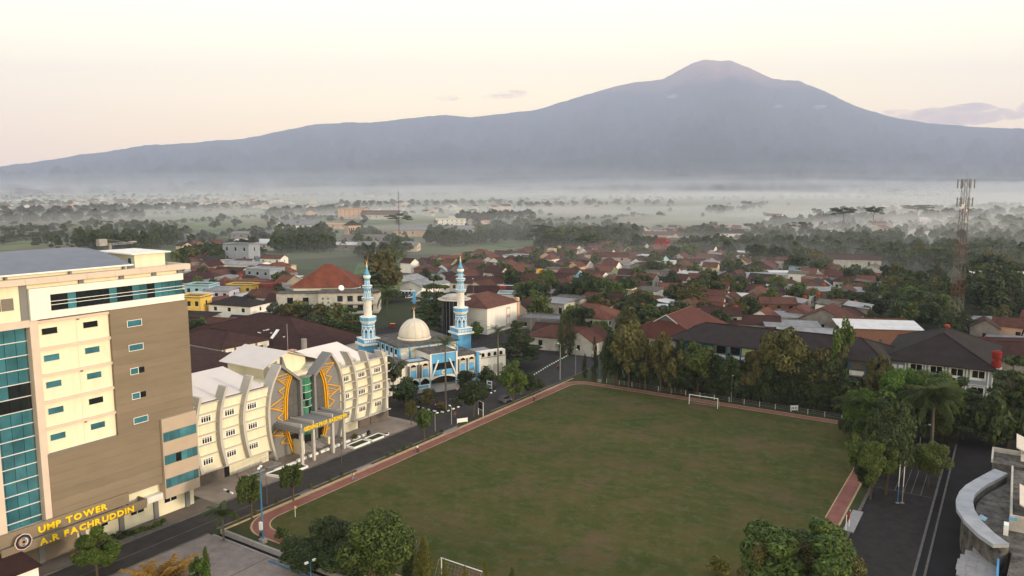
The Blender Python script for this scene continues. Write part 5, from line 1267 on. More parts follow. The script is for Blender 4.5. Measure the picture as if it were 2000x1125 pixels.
for poly, dens in KAMP:
    wp = [G(x, y) for x, y in poly]; xs = [p[0] for p in wp]; ys = [p[1] for p in wp]
    a0 = math.radians(33)
    uu = [x*math.sin(a0)+y*math.cos(a0) for x, y in wp]; vv = [x*math.cos(a0)-y*math.sin(a0) for x, y in wp]
    u = min(uu)
    while u < max(uu):
        v = min(vv)
        while v < max(vv):
            q = (u+rk.uniform(-2, 2), v+rk.uniform(-2, 2)); x, y = q[0]*math.sin(a0)+q[1]*math.cos(a0), q[0]*math.cos(a0)-q[1]*math.sin(a0)
            L = rk.uniform(8, 13); W = rk.uniform(6.8, 9.4)
            if inpoly(x, y, wp) and rk.random() < dens and all(math.hypot(x-a, y-b) > r+L*.40 for a, b, r in OCC):
                kind = rk.choices(['gable', 'hip', 'shed', 'flat'], [.56, .14, .24, .06])[0]
                roof = rk.choices(['red', 'dark', 'orange', 'black'], [.48, .28, .18, .06])[0] if kind in ('gable', 'hip') else rk.choice(['tin', 'wtin', 'tin', 'conc'])
                hw_, rise_, yw_ = rk.choice([3.6, 4, 4.4, 6.4]), rk.uniform(2, 3) if kind != 'shed' else .9, 33+rk.choice([0, 90])+rk.uniform(-8, 8); wl_ = rk.choices(['white', 'stain', 'cream', 'grey', 'brick', 'peach', 'blue', 'green'], [.24, .26, .14, .18, .10, .03, .03, .02])[0]
                if projpx(x, y)[1] < FAR_ROW: far_house(x, y, L, W, hw_, rise_, yw_, kind, roof, wl_)
                else: house((x, y), L, W, hw_, rise_, yw_, kind, roof, wl_)
                OCC.append((x, y, L*.36))
            v += 8.8
        u += 9.4
tag(FMB.build('kampung_roofs', [WALLS[k] for k in FW]+[ROOFS[k] for k in FR2]), 'crowded small roofs filling the back of the kampung', 'houses', None, 'stuff')
# ---- far town and large sheds across the fields
def shed(px, py, L, W, h, rise, yaw, label, roof='tin', wall='white', kind='gable', **k):
    return R(px, py, L, W, h, rise, yaw, kind, roof, wall, label=label, name='warehouse', cat='warehouse', ov=1.0, wins=6, **k)
shed(585,430,46,34,9,5,62,'white gabled sports hall with lantern strip roof beyond the fields')
shed(660,436,40,16,6,.6,100,'long pale low annex running right from the sports hall', kind='flat', roof='wtin', wall='peach')
shed(688,430,14,14,11,5,60,'peach tower block with small black pyramid roof beside the sports hall', kind='hip', roof='black', wall='peach')
shed(498,452,44,16,6,1.6,95,'long grey-roofed warehouse left of the dense trees', wall='grey')
shed(505,467,38,24,6,2.6,95,'wide pale metal warehouse in front of the long grey one', roof='wtin', wall='stain')
shed(850,440,84,26,7,4.5,100,'long peach factory shed with grey roof right of the thin mast', wall='peach')
shed(905,448,26,22,7,4.5,40,'stained gable end shed at the right of the peach factory', wall='stain')
shed(690,473,50,15,5,1.6,95,'white-roofed low shed behind the red pyramid roof', roof='wtin', wall='grey')
shed(715,459,44,12,6.5,.6,95,'grey flat shed with panelled front among trees', kind='flat', wall='grey')
shed(760,472,50,16,5,2.4,95,'brown-grey shed row right of the white-roofed shed', roof='tin', wall='cream')
shed(690,408,44,18,16,0,97,'pale peach hotel block standing far across the fields', kind='flat', roof='conc', wall='peach', floors=4)
shed(745,411,62,24,8,6,97,'far hall with faded red roof right of the hotel', roof='red', wall='stain')
shed(880,428,40,12,8,0,97,'white flat block behind the factory shed', kind='flat', roof='conc', wall='white', floors=2)
shed(935,425,26,14,6,3,60,'pinkish house cluster hall right of the factory', roof='red', wall='pink')
shed(1985,535,34,20,11,1.0,100,'pale modern block with white roof at the right edge', roof='wtin', wall='bluegrey', kind='shed', floors=2)
rf = random.Random(77)
FAR = []
fm_w = [WALLS['white'], WALLS['cream'], WALLS['peach'], WALLS['stain']]; fm_r = [M_redroof, M_wtin, M_dkroof, M_orroof, M_tin]
protos = []
for i in range(8):
    L, W, h = rf.uniform(14, 24), rf.uniform(10, 15), rf.choice([5, 6, 8]); mb = MB().box(-L/2, L/2, -W/2, W/2, 0, h)
    for s in (-1, 1): mb.face([(s*L/2, -s*W/2, h), (s*L/2, s*W/2, h), (s*L/2, 0, h+3)])
    mb.mi = 1; g_ = roof_gable(L, W, h, 3, .6); mb.raw(g_.v, g_.f)
    o = mb.build('far_house', [fm_w[i % 4], fm_r[i % 5]]); protos.append(o.data); bpy.data.objects.remove(o)
bands = [((0,520),(386,400),85,'town'), ((140,600),(392,402),40,'town'), ((250,520),(398,408),45,'town'), ((0,180),(400,412),18,'town'), ((560,1000),(371,385),26,'slope'), ((1000,1300),(372,398),22,'mist'), ((1500,2000),(425,470),18,'east'), ((860,1000),(405,432),14,'mid'), ((560,960),(396,425),22,'plain')]
for (xr, yr, n, g) in bands:
    for _ in range(n):
        p = G(rf.uniform(*xr), rf.uniform(*yr)); o = link('far_house', rf.choice(protos), None, (p[0], p[1], 0), rf.uniform(0, 3.14)); s = rf.uniform(.7, 1.25); o.scale = (s, s, s)
        tag(o, {'town': 'tiny pale house in the far town at the left', 'slope': 'tiny pale house below the volcano slope', 'mist': 'tiny house half hidden in far mist', 'east': 'tiny roof among the misty trees at the right', 'mid': 'small far house right of the factory shed', 'plain': 'small far house in the hazy plain behind the hotel'}[g], 'house', 'far houses: '+g)
# ------------------------------------------------------------------ trees, one by one, then rows and scatter
def tp(px, yb, yt, w_, kind, leaf, lod, label=None, clear=.22, **k): return treepx(px, yb, yt, w_, kind, leaf, lod, clear, label=label, **k)
tp(492,1013,918,68,'oval','green',0,'round street tree beside the blue light mast',.24); tp(573,978,900,62,'oval','green',0,'round street tree in front of the hall left of its columns',.26)
tp(829,862,795,40,'round','green',1,'small street tree at the road corner before the mosque',.30); tp(803,830,777,26,'oval','yellowgreen',1,'slim weeping tree left of the mosque yard',.2)
tp(1002,786,697,66,'oval','green',0,'big glossy green tree right of the mosque yard',.12); tp(1035,772,728,34,'round','dark',1,'dark shrub-like tree right of the glossy green tree',.1); tp(1052,765,738,24,'round','dark',1,'smallest dark bush of the three by the road',.1)
tp(925,814,738,62,'round','dark',0,'dark dense tree before the mosque notice board',.2); tp(912,770,722,46,'round','dark',1,'dark tree against the mosque porch right side',.2)
tp(790,794,736,66,'round','dark',1,'dark tree at the left of the mosque steps',.15); tp(838,800,755,36,'loose','olive',1,'brownish small tree on the kerbed island',.15); tp(768,775,690,52,'loose','grey',1,'thin grey-green tree between hall and mosque',.3)
tp(1012,716,626,100,'tier','dark',0,'spreading layered dark tree behind the glossy green tree',.2); tp(850,640,536,96,'tier','dark',0,'tall layered dark tree left of the right minaret',.25); tp(838,655,590,70,'tier','dark',1,'lower layered tree under the tall one by the minaret',.2)
tp(690,690,598,76,'tier','dark',0,'layered dark tree left of the left minaret',.2); tp(742,585,485,90,'round','olive',1,'large dull tree behind the left minaret top',.1); tp(735,590,530,110,'tier','dark',1,'dark layered tree below the large dull tree',.1)
tp(930,660,628,34,'round','bright',1,'bright shrub at the foot of the right minaret',.05)
palmpx(871,800,664,25,label='slender palm in front of the mosque portal',nf=18,style='fan',stem=.2,seed=3); palmpx(973,742,640,22,label='slender palm right of the mosque annex',nf=16,style='fan',stem=.2,seed=4)
palmpx(757,640,566,26,label='coconut palm before the concrete wing',seed=6); palmpx(437,1056,993,34,label='small palm at the plaza corner by the drain wall',nf=14,seed=7,stem=.15)
for x, yb, yt, w_, lb in ((1096,694,612,27,'left one of two tall columnar trees by the road bend'),(1113,694,612,26,'right one of two tall columnar trees by the road bend')): tp(x, yb, yt, w_, 'column', 'dark', 1, lb, .02)
for b in ((1037,608,546,64,'round','dark'),(1105,602,552,50,'round','dark'),(1130,606,543,58,'loose','dark'),(1163,604,535,60,'round','dark'),(1198,602,548,52,'round','green'),(1222,590,540,40,'round','dark'),(1275,550,506,44,'round','dark'),(1360,592,551,48,'round','dark'),(1395,590,545,52,'round','dark'),(1425,588,560,40,'loose','olive'),(1060,537,503,32,'round','dark'),(1015,529,496,36,'round','dark'),(1240,500,470,36,'round','dark'),(1310,520,480,46,'round','dark'),(1345,512,474,50,'round','green'),(1420,508,470,40,'round','dark'),(1475,520,475,60,'round','dark'),(1520,520,478,50,'loose','dark'),(1560,540,495,60,'round','dark'),(1600,545,505,50,'round','dark'),(1660,560,520,50,'round','dark'),(1780,600,540,70,'round','dark'),(1835,606,548,60,'loose','dark'),(1760,640,585,60,'round','dark'),(1815,640,590,56,'round','dark'),(1925,616,530,90,'round','dark'),(1975,612,540,80,'tier','dark'),(1145,500,455,60,'umbrella','dark'),(1080,492,455,60,'umbrella','dark'),(1848,668,608,54,'round','dark'),(1884,668,606,50,'round','dark'),(1866,676,625,44,'loose','dark'),(735,765,722,40,'round','dark'),(952,752,715,44,'round','dark'),(1200,752,640,60,'round','dark'),(1310,770,655,70,'loose','olive'),(1425,782,690,60,'round','dark'),(1600,800,680,80,'round','olive')): tp(*b[:6], 1, None, .08 if b[4] != 'umbrella' else .25)
# tree wall behind the far end of the field
BACK = [(1142,738,690,16,'column','dark'),(1160,745,655,18,'column','dark'),(1180,748,660,20,'column','dark'),(1205,752,632,62,'loose','dark'),(1228,756,618,86,'round','olive'),(1260,762,655,56,'loose','olive'),(1290,764,640,60,'oval','olive'),
 (1318,768,660,56,'loose','dark'),(1362,772,662,84,'round','green'),(1395,778,690,56,'round','dark'),(1250,758,690,60,'round','dark'),(1330,770,705,64,'round','dark'),(1425,782,700,40,'column','dark'),(1470,786,680,66,'loose','olive'),(1525,790,628,112,'round','olive'),
 (1500,788,690,70,'loose','dark'),(1575,796,690,82,'round','dark'),(1560,794,740,60,'round','dark'),(1620,804,700,60,'round','dark'),(1640,800,612,58,'oval','green'),(1450,784,735,56,'round','dark'),(1600,800,745,60,'round','dark'),(1395,776,735,50,'round','dark'),(1712,815,690,66,'loose','olive'),(1660,812,730,60,'round','dark')]
for i, b in enumerate(BACK): tp(*b[:6], 0 if b[3] > 60 else 1, None, .16 if b[4] != 'column' else .02)
rb = random.Random(9)
for i in range(26):                                       # low dark understorey along the fence
    u = 188.5+rb.uniform(-.8, 1.2); v = -88+i*2.65; tree(cw(u, v), rb.uniform(3.2, 6.5), rb.uniform(2.2, 3.6), rb.choice(['round', 'oval', 'column']), 'dark', 1, .1)
# right-hand cluster round the parking court
RC = [(1700,975,836,92,'loose','green','leafy young tree on the verge nearest the parking court'),(1730,966,790,112,'round','dark','dark full tree beside the striped court'),(1812,950,858,84,'round','green','round clipped tree over the striped court lines'),
 (1765,855,705,120,'loose','bright','bright broken crown behind the left palm'),(1810,855,715,130,'round','green','broad green crown behind the right palm'),(1862,856,735,130,'tier','dark','dark low spreading tree right of the palms'),(1968,875,690,130,'tier','dark','tall dark layered tree at the right edge'),
 (1925,860,800,80,'round','dark','dark bush mass at the end of the lane'),(1680,872,752,84,'round','bright','bright tree between palm and field'),(1735,860,765,100,'round','dark','dark tree behind the small pavilion roofs')]
for x, yb, yt, w_, kd, lf, lb in RC: tp(x, yb, yt, w_, kd, lf, 4 if kd in ('round', 'loose') else 0, lb, .2)
palmpx(1692,880,786,54,label='feathery palm at the right corner of the field',nf=34,seed=11,stem=.3); palmpx(1818,885,762,56,label='drooping feathery palm over the end of the court',nf=36,seed=12,stem=.3)
# foreground crowns along the lower edge
FG = [(652,1118,1004,112,'round','dark','dark round tree left of the large foreground tree'),(598,1122,1040,122,'round','dark','spreading dark tree at the drain wall corner'),(742,1155,994,168,'round','green','large leafy foreground tree in the bottom row'),
 (685,1145,1050,120,'round','dark','low dark tree tucked under the large foreground tree'),(798,1150,1040,28,'column','dark','slim dark column tree beside the large foreground tree'),(829,1160,1046,54,'column','yellowgreen','yellow-green column tree near the goal'),
 (868,1165,1092,22,'column','yellowgreen','small column tree left of the goal post'),(908,1165,1104,24,'column','yellowgreen','small column tree in front of the goal mouth'),(948,1165,1092,22,'column','yellowgreen','small column tree at the right goal post'),
 (1000,1165,1108,26,'column','green','lowest column tree right of the goal'),(1548,1200,1003,250,'loose','green','big-leaved tree rising over the bottom right'),(1610,1190,1040,150,'round','olive','olive half of the big foreground tree'),(1480,1200,1040,110,'loose','olive','left outer crown of the big foreground tree'),
 (190,1128,1030,100,'loose','bright','leafy tree in front of the tower entrance'),(390,1160,1085,50,'loose','bright','leafy green shoots beside the golden shrub'),(405,1125,1062,14,'bush','bright','single tall leafy shoot on the plaza')]
for x, yb, yt, w_, kd, lf, lb in FG: tp(x, yb, yt, w_, kd, lf, 4 if w_ > 88 else 0, lb, .15 if kd != 'column' else .02)
tp(318,1150,1068,180,'feather','gold',0,'golden feathery shrub at the lower left',.0, name='golden_shrub', cat='shrub')
# small planting: hedges, saplings and shrubs
def shrub(pt, H, W, leaf, label, D=None): return tree(pt, H, W, 'bush', leaf, 1, 0, 'shrub', label, 'shrub', D=D)
def hedge(u0, u1, v0, v1, h, leaf, label):
    rnd = random.Random(int(u0*7)); lb = [(rnd.uniform(v0, v1)-(v0+v1)/2, rnd.uniform(u0, u1)-(u0+u1)/2, rnd.uniform(.25, h-.2), .35, .45, .3) for _ in range(int((u1-u0)*(v1-v0)*3)+6)]
    vf = leaves(lb, int(700*(u1-u0)), .22, rnd); T = thing('hedge', label, 'hedge', (*cw((u0+u1)/2, (v0+v1)/2), 0), -CA)
    me = bpy.data.meshes.new('foliage'); me.from_pydata(vf[0], [], vf[1]); me.materials.append(LEAF[leaf]); link('foliage', me, T)
    MB().box(-(v1-v0)/2-.25, (v1-v0)/2+.25, -(u1-u0)/2-.2, (u1-u0)/2+.2, 0, .28).build('bed', M_kerb, T)
hedge(62.5, 67.6, -111.4, -110.6, 1.0, 'bright', 'clipped light green hedge bed along the tower kerb'); hedge(60.0, 62.0, -111.9, -110.9, 1.2, 'dark', 'short dark clipped hedge left of the light green one')
hedge(53.5, 56.5, -111.6, -110.9, .8, 'gold', 'low orange flowering bed before the tower entrance'); hedge(56.8, 59.5, -111.9, -111.2, .9, 'green', 'low hedge between flower bed and dark hedge')
hedge(57.6, 60.2, -113.2, -112.6, .7, 'green', 'planting along the tower wall under the first window')
for k, (u, v) in enumerate(((78,-101.7),(82.5,-101.8),(90,-101.8),(94.5,-101.8),(97.6,-101.9),(110,-101.7),(112.5,-101.8),(115,-101.8),(117.5,-101.8),(123,-101.8),(125.5,-101.8),(127.6,-101.9))):
    shrub(cw(u, v), rb.uniform(.9, 1.5), rb.uniform(.7, 1.0), rb.choice(['green', 'dark', 'olive']), None)
for px, py, h, w_, lf, lb in ((894,790,2.2,3.0,'dark','round clipped dark bush on the kerbed island'),(863,799,1.9,2.6,'olive','brown round bush on the kerbed island'),(818,793,2.2,2.6,'dark','dark round bush behind the slim weeping tree'),(943,768,2.4,3.2,'bright','bright yellow-green bush under the dark tree'),
    (960,760,2.0,3.0,'olive','tufted olive shrub by the mosque sign'),(693,860,1.6,1.8,'yellowgreen','pale shrub in the square planter'),(720,852,1.5,1.2,'dark','dark shrub in the second planter'),(552,1058,2.6,3.0,'green','small tree by the track bend with bent stem'),(1405,1125,3.0,4.0,'yellowgreen','yellow weeds left of the big foreground tree'),
    (510,1050,.9,.9,'dark','tiny shrub at the light mast base'),(905,750,1.2,1.6,'green','low shrub beside the porch steps')):
    shrub(G(px, py), h, w_, lf, lb)
# mid-distance woods: rows of single trees
ROWS = [((150,490),(350,478),16,(10,17),('round','loose','oval')),((0,462),(300,446),18,(8,14),('round','oval','umbrella')),((60,486),(150,480),5,(8,12),('round',)),((340,520),(420,500),8,(8,12),('round',)),((540,478),(650,474),16,(12,18),('round','loose')),((560,488),(640,490),9,(9,13),('round','loose')),
 ((700,500),(790,520),7,(9,14),('round','oval')),((840,478),(1035,462),20,(10,16),('oval','round','loose')),((1042,492),(1240,470),18,(12,19),('umbrella','loose','round')),((1050,484),(1150,474),9,(14,20),('umbrella',)),((1240,490),(1290,484),5,(10,14),('round',)),
 ((1330,490),(1440,492),14,(10,15),('round','oval')),((1350,466),(1420,466),8,(10,16),('round','oval')),((1455,484),(1560,500),14,(9,14),('round','dark')),((1540,505),(1620,525),10,(9,13),('round','loose')),((1470,462),(1600,462),12,(10,15),('round','loose')),
 ((1580,470),(1720,490),14,(11,17),('round','umbrella')),((1700,500),(1860,530),18,(10,15),('round','loose')),((1730,560),(1850,600),13,(9,14),('round','loose')),((1760,610),(1840,630),8,(8,12),('round',)),((1890,590),(2000,590),10,(12,18),('round','tier')),((1880,530),(2010,530),9,(10,14),('round',)),
 ((1030,606),(1048,596),3,(12,14),('round',)),((1110,600),(1200,590),10,(8,12),('round','loose')),((1250,555),(1290,545),5,(8,12),('round',)),((1345,590),(1425,575),10,(8,12),('round','oval')),((1010,535),(1060,530),4,(7,10),('round',)),((540,650),(680,664),18,(9,13),('round','loose','oval')),
 ((590,672),(690,680),12,(8,11),('round','olive')),((370,665),(400,660),3,(7,9),('round',)),((540,560),(556,555),3,(7,9),('round',)),((1225,660),(1260,650),4,(6,8),('round',)),((1590,540),(1640,540),5,(7,10),('round',)),((1660,600),(1700,640),6,(6,9),('round','loose')),((820,560),(835,552),2,(7,9),('round',)),((1290,550),(1240,520),4,(8,11),('round',))]
rr = random.Random(31); MASS = []
for (a, b, n, hr, kinds) in ROWS:
    for i in range(n):
        t = (i+rr.uniform(.1, .9))/n; px = a[0]+(b[0]-a[0])*t+rr.uniform(-4, 4); py = a[1]+(b[1]-a[1])*t+rr.uniform(-5, 5)
        p = G(px, py); kd = rr.choice(kinds); kd = kd if kd in ('round', 'loose', 'oval', 'umbrella', 'tier') else 'round'; H = rr.uniform(*hr)
        if py < 505 and kd != 'umbrella': MASS.append((p[0], p[1], H, H*rr.uniform(.85, 1.2))); continue
        tree(p, H, H*rr.uniform(.75, 1.1)*(1.35 if kd == 'umbrella' else 1), kd, rr.choice(['dark', 'dark', 'green', 'grey', 'olive']), 1 if py > 520 else 2, .12 if kd != 'umbrella' else .3)
for px, py, h in ((646,495,13),(672,498,11),(780,497,12),(700,490,11),(1160,620,9),(1180,615,9),(1860,612,9),(200,452,12),(1480,565,7),(765,500,11)): palm(G(px, py), h, 3.4, seed=int(px), nf=13)
for px, yb, yt, w_ in ((1645,455,400,50),(1705,452,398,36),(1560,468,430,40),(1460,462,433,22),(780,455,415,60),(1215,470,440,40),(1790,440,395,60)): tp(px, yb, yt, w_, 'umbrella', 'grey', 1, None, .3)
# woods too far or too dense to tell one crown from the next: joined masses
def wood(name, spots, meshes, label):
    vs_, fs = [], []; data = []
    for me in meshes:
        data.append(([tuple(q.co) for q in me.vertices], [tuple(f.vertices) for f in me.polygons]))
    for (x, y, H, W) in spots:
        V_, F2 = data[rr.randrange(len(data))]; k = len(vs_); a = rr.uniform(0, 6.28); c_, s_ = math.cos(a), math.sin(a)
        vs_ += [(x+(p[0]*c_-p[1]*s_)*W, y+(p[0]*s_+p[1]*c_)*W, p[2]*H) for p in V_]; fs += [tuple(i+k for i in f) for f in F2]
    me = bpy.data.meshes.new(name); me.from_pydata(vs_, [], fs); me.materials.append(meshes[0].materials[0]); o = link(name, me); tag(o, label, 'wood', None, 'stuff')
def fill(poly, n, hr, wf=(.9, 1.25)):
    wp = [G(x, y) for x, y in poly]; xs = [p[0] for p in wp]; ys = [p[1] for p in wp]; out = []; g = 0
    while len(out) < n and g < n*30:
        g += 1; px = rr.uniform(min(p[0] for p in poly), max(p[0] for p in poly)); py = rr.uniform(min(p[1] for p in poly), max(p[1] for p in poly))
        if not inpoly(px, py, poly): continue
        p = G(px, py)
        if any(math.hypot(p[0]-a, p[1]-b) < r+2 for a, b, r in OCC): continue
        H = rr.uniform(*hr); out.append((p[0], p[1], H, H*rr.uniform(*wf)))
    return out
far_c = [crown_mesh('round', 3, v, 'grey') for v in range(3)]+[crown_mesh('umbrella', 3, 0, 'grey')]; mid_c = [crown_mesh('round', 2, v, 'dark') for v in range(3)]+[crown_mesh('loose', 2, 0, 'dark')]
FARB = [((0,420),(520,404),90),((0,404),(420,393),70),((180,412),(300,408),30),((520,422),(700,412),60),((660,404),(1000,398),80),((1000,405),(1300,398),50),((1380,418),(1500,402),24),((1500,445),(2000,420),110),((1600,425),(2000,408),90),((1020,392),(1900,384),120),((0,390),(900,380),120),((0,432),(280,425),50),((900,430),(1040,425),30)]
sp = []
for (a, b, n) in FARB:
    for i in range(n):
        t = (i+rr.random())/n; p = G(a[0]+(b[0]-a[0])*t+rr.uniform(-12, 12), a[1]+(b[1]-a[1])*t+rr.uniform(-3, 3)); H = rr.uniform(9, 17); sp.append((p[0], p[1], H, H*rr.uniform(1.0, 1.5)))
for poly, n in (([(0,420),(520,402),(1040,400),(1040,445),(600,455),(0,478)],80),([(350,470),(520,455),(520,500),(420,512)],26),([(1040,402),(1560,402),(1500,430),(1040,440)],24)): sp += fill(poly, n, (6, 12), (1.0, 1.6))
for (x0, y0, x1, y1) in ((0,452,200,440),(60,432,420,415),(300,440,520,424),(520,432,700,424),(820,462,1040,440),(1040,436,1300,420),(380,470,560,446),(0,475,120,462)):
    for q in range(26):
        t = (q+rr.random())/26; p = G(x0+(x1-x0)*t, y0+(y1-y0)*t); H = rr.uniform(3.5, 8); sp.append((p[0], p[1], H, H*1.5))
wood('far_wood', sp, far_c, 'hazy belts of trees beyond the paddy fields')
sp = []
for poly, n, hr in (([(1330,455),(1480,450),(1560,470),(1720,480),(1860,500),(1860,540),(1700,520),(1560,520),(1450,495),(1330,490)],150,(9,14)),([(1560,442),(2010,425),(2010,520),(1880,520),(1700,480)],230,(9,15)),([(530,455),(640,450),(660,492),(540,496)],60,(10,15)),([(840,462),(1035,440),(1040,472),(850,487)],90,(9,14)),
     ([(1040,450),(1240,450),(1270,490),(1050,492)],90,(10,16)),([(150,462),(345,450),(350,487),(160,492)],70,(9,14)),([(690,450),(800,470),(800,505),(700,505)],40,(8,12)),([(340,500),(440,490),(440,515),(350,525)],26,(8,11))): sp += fill(poly, n, hr)
wood('mid_wood', sp+MASS, mid_c, 'dark woods between the kampung and the misty fields')
for poly, n, hr, lod in (([(1730,560),(1855,550),(1855,640),(1720,655),(1690,600)],26,(8,12),1),([(1885,545),(2010,545),(2010,615),(1890,620)],16,(12,17),1),([(1880,640),(1990,610),(2000,620),(1890,652)],6,(6,8),1),([(1180,650),(1200,640),(1330,650),(1330,680)],8,(6,8),1),([(1640,540),(1740,545),(1700,600),(1650,580)],10,(7,9),1)):
    for (x, y, H, W) in fill(poly, n, hr): tree((x, y), H, W*.95, rr.choice(['round', 'loose', 'round']), rr.choice(['dark', 'dark', 'green', 'olive']), lod, .06)
OC2 = list(OCC)
KT = []
for (x, y, H, W) in fill([(790,530),(1060,500),(1270,480),(1400,500),(1560,530),(1700,560),(1700,640),(1480,668),(1180,668),(1015,640),(1015,590),(905,560)], 150, (7, 12.5)):
    if projpx(x, y)[1] < 566: KT.append((x, y, H, W*.95)); continue
    tree((x, y), H, W*.95, rr.choice(['round', 'round', 'oval', 'loose']), rr.choice(['dark', 'green', 'dark', 'olive']), 1, .12)
wood('kampung_wood', KT, [crown_mesh('round', 2, q, 'green') for q in range(3)], 'small crowns scattered between the back rows of kampung roofs')
for (x, y, H, W) in fill([(372,545),(440,515),(560,530),(575,560),(640,610),(540,630),(372,640)], 12, (6, 9)): tree((x, y), H, W*.8, 'round', rr.choice(['dark', 'green']), 1, .12)
for i in range(24):                                       # second rank of the tree wall behind the field
    u = rb.uniform(189.5, 193.5); v = -86+i*2.7; tree(cw(u, v), rb.uniform(7.5, 12), rb.uniform(4.8, 6.8), rb.choice(['round', 'round', 'oval']), 'dark', 1, .05)
for px, yb, yt, w_, lf in ((1660,860,775,60,'dark'),(1720,880,760,80,'green'),(1755,900,770,70,'dark'),(1780,870,740,80,'dark'),(1840,860,760,90,'green'),(1880,858,770,80,'dark'),(1735,935,850,60,'green'),(1900,845,760,70,'dark'),(1940,880,760,80,'dark'),(1990,880,740,90,'dark'),(1670,920,845,44,'green'),(1690,960,880,50,'dark')): tp(px, yb, yt, w_, 'round', lf, 1, None, .06)

SW = []
for i in range(150):                                      # the wood goes on beyond the right edge
    u, v_ = rr.uniform(130, 420), rr.uniform(14, 130)
    if v_ > 24 or u > 175: SW.append((*cw(u, v_), rr.uniform(7, 12), rr.uniform(6, 11)))
wood('side_wood', SW, mid_c, 'dark trees continuing beyond the lane at the right edge')
# ------------------------------------------------------------------ goals, masts, fence, signs, vehicles
def goal(u, v0, v1, s, label):
    T = thing('football_goal', label, 'goal', (*cw(u, (v0+v1)/2), 0), -CA); w_ = (v1-v0)/2
    for x in (-w_, w_): MB().tube([(x,0,0),(x,0,2.5)], .075, 8).build('post', M_whitem, T)
    MB().tube([(-w_-.07,0,2.5),(w_+.07,0,2.5)], .075, 8).build('crossbar', M_whitem, T)
    n = MB(); d = s*1.7
    for x in (-w_, w_): n.tube([(x,0,2.5),(x,s*.6,2.45),(x,d,0)], .03, 4)
    n.tube([(-w_,d,.03),(w_,d,.03)], .03, 4); n.build('net_frame', M_steel, T)
    n = MB()
    for i in range(13):
        x = -w_+2*w_*i/12; n.tube([(x,s*.6,2.45),(x,d,0)], .006, 3)
    for i in range(6):
        f = i/5; n.tube([(-w_,s*.6+(d-s*.6)*f,2.45*(1-f)),(w_,s*.6+(d-s*.6)*f,2.45*(1-f))], .006, 3)
    n.build('net', M_lgrey, T)['kind'] = 'stuff'
goal(179.3, -64.7, -57.5, 1, 'white football goal at the far end of the field'); goal(79.2, -63.6, -56.4, -1, 'white football goal at the near end behind small column trees')
def mast(px, py, ytop, label, m=M_bluep, r=.13, heads=2, base=True, arm=.5):
    p = G(px, py); H = HZ(p, ytop); T = thing('lamp_post', label, 'lamp post', (p[0], p[1], 0), rr.uniform(0, 3))
    MB().tube([(0,0,0),(0,0,H*.5),(0,0,H)], [r, r*.8, r*.5], 8).build('pole', m, T)
    if base: MB().box(-.45, .45, -.45, .45, 0, .7).build('plinth', M_lconc, T)
    for i in range(heads):
        a = i*math.pi+.6; MB().tube([(0,0,H-.1),(arm*math.cos(a),arm*math.sin(a),H+.1)], r*.35, 5).build('arm', m, T)
        MB().box(-.24, .24, -.14, .14, -.1, .12).build('lamp_head', M_whitem if m is not M_dgrey else M_dgrey, T, loc=(arm*math.cos(a)*1.2, arm*math.sin(a)*1.2, H+.1), rz=a)
    return T
t_ = mast(514,1060,914,'tall blue light mast at the near left track bend',r=.16,heads=2,arm=.35); MB().box(-.45, -.1, -.25, .25, 2.2, 3.4).build('switch_box', M_whitem, t_)
mast(1171,746,686,'blue lamp mast at the far left track corner',heads=1,r=.11); mast(1094,742,672,'tall concrete pole on the verge by the far road',M_lconc,.2,1,False); mast(1124,731,684,'thin steel pole right of the concrete pole',M_steel,.12,1,False)
mast(1428,786,735,'white-headed lamp post behind the far goal',M_steel,.08,1,False); mast(1219,752,700,'thin steel lamp post in the tree row by the track',M_steel,.08,1,False); mast(608,1150,1098,'blue twin-head lamp at the bottom edge',heads=2,r=.1,base=False)
mast(882,829,794,'steel twin pole beside the road opposite the island',M_steel,.1,1,False); mast(850,845,808,'steel pole by the small street tree',M_steel,.1,1,False); mast(1690,795,730,'thin blue lamp post before the grey-blue classroom building',heads=1,r=.09); mast(787,790,771,'white globe lamp left of the mosque yard',M_dgrey,.06,2,False); mast(885,790,780,'small lamp on the kerbed island',M_dgrey,.06,2,False)
mast(522,985,915,'black twin-head lamp before the hall planter',M_dgrey,.08,2,False); mast(1797,866,830,'pale pole with cross arm by the pavilions',M_lconc,.12,2,False,1.4); mast(667,905,858,'thin dark lamp in front of the hall columns',M_dgrey,.06,2,False); mast(925,640,545,'tall thin mast beside the right minaret',M_steel,.07,1,False); mast(1076,610,555,'tall thin pole among the kampung trees',M_steel,.1,0,False)
mast(1052,660,610,'wooden pole left of the columnar trees',M_lconc,.13,0,False); mast(1037,655,608,'second wooden pole left of the columnar trees',M_lconc,.13,0,False); mast(735,560,478,'thin tall pole behind the left minaret',M_steel,.1,0,False)
# fence along the far end of the field
F_ = thing('field_fence', 'low post and wire fence along the far end of the field', 'fence', (*cw(186.6, -57), 0), -CA)
pm = MB().box(-.07, .07, -.07, .07, 0, 1.3); first = pm.build('post', M_lgrey, F_, loc=(-34, 0, 0))
for i in range(1, 19): link('post', first.data, F_, (-34+i*3.78, 0, 0))
for z in (.4, .8, 1.2): MB().tube([(-34, 0, z), (34, 0, z)], .02, 4).build('wire', M_steel, F_)
def panel(px, py, w_, h, z0, yaw, label, name='sign_board', m=M_whitem, posts=True, cat='sign', deco=None):
    p = G(px, py); T = thing(name, label, cat, (p[0], p[1], 0), math.radians(yaw))
    f = MB().box(-w_/2, w_/2, -.04, .04, z0, z0+h).build('board', m, T)
    if posts:
        for x in (-w_/2-.04, w_/2+.04): MB().box(x-.05, x+.05, -.05, .05, 0, z0+h+.1).build('post', M_whitem, T)
    if deco: deco(T, w_, h, z0)
    return T
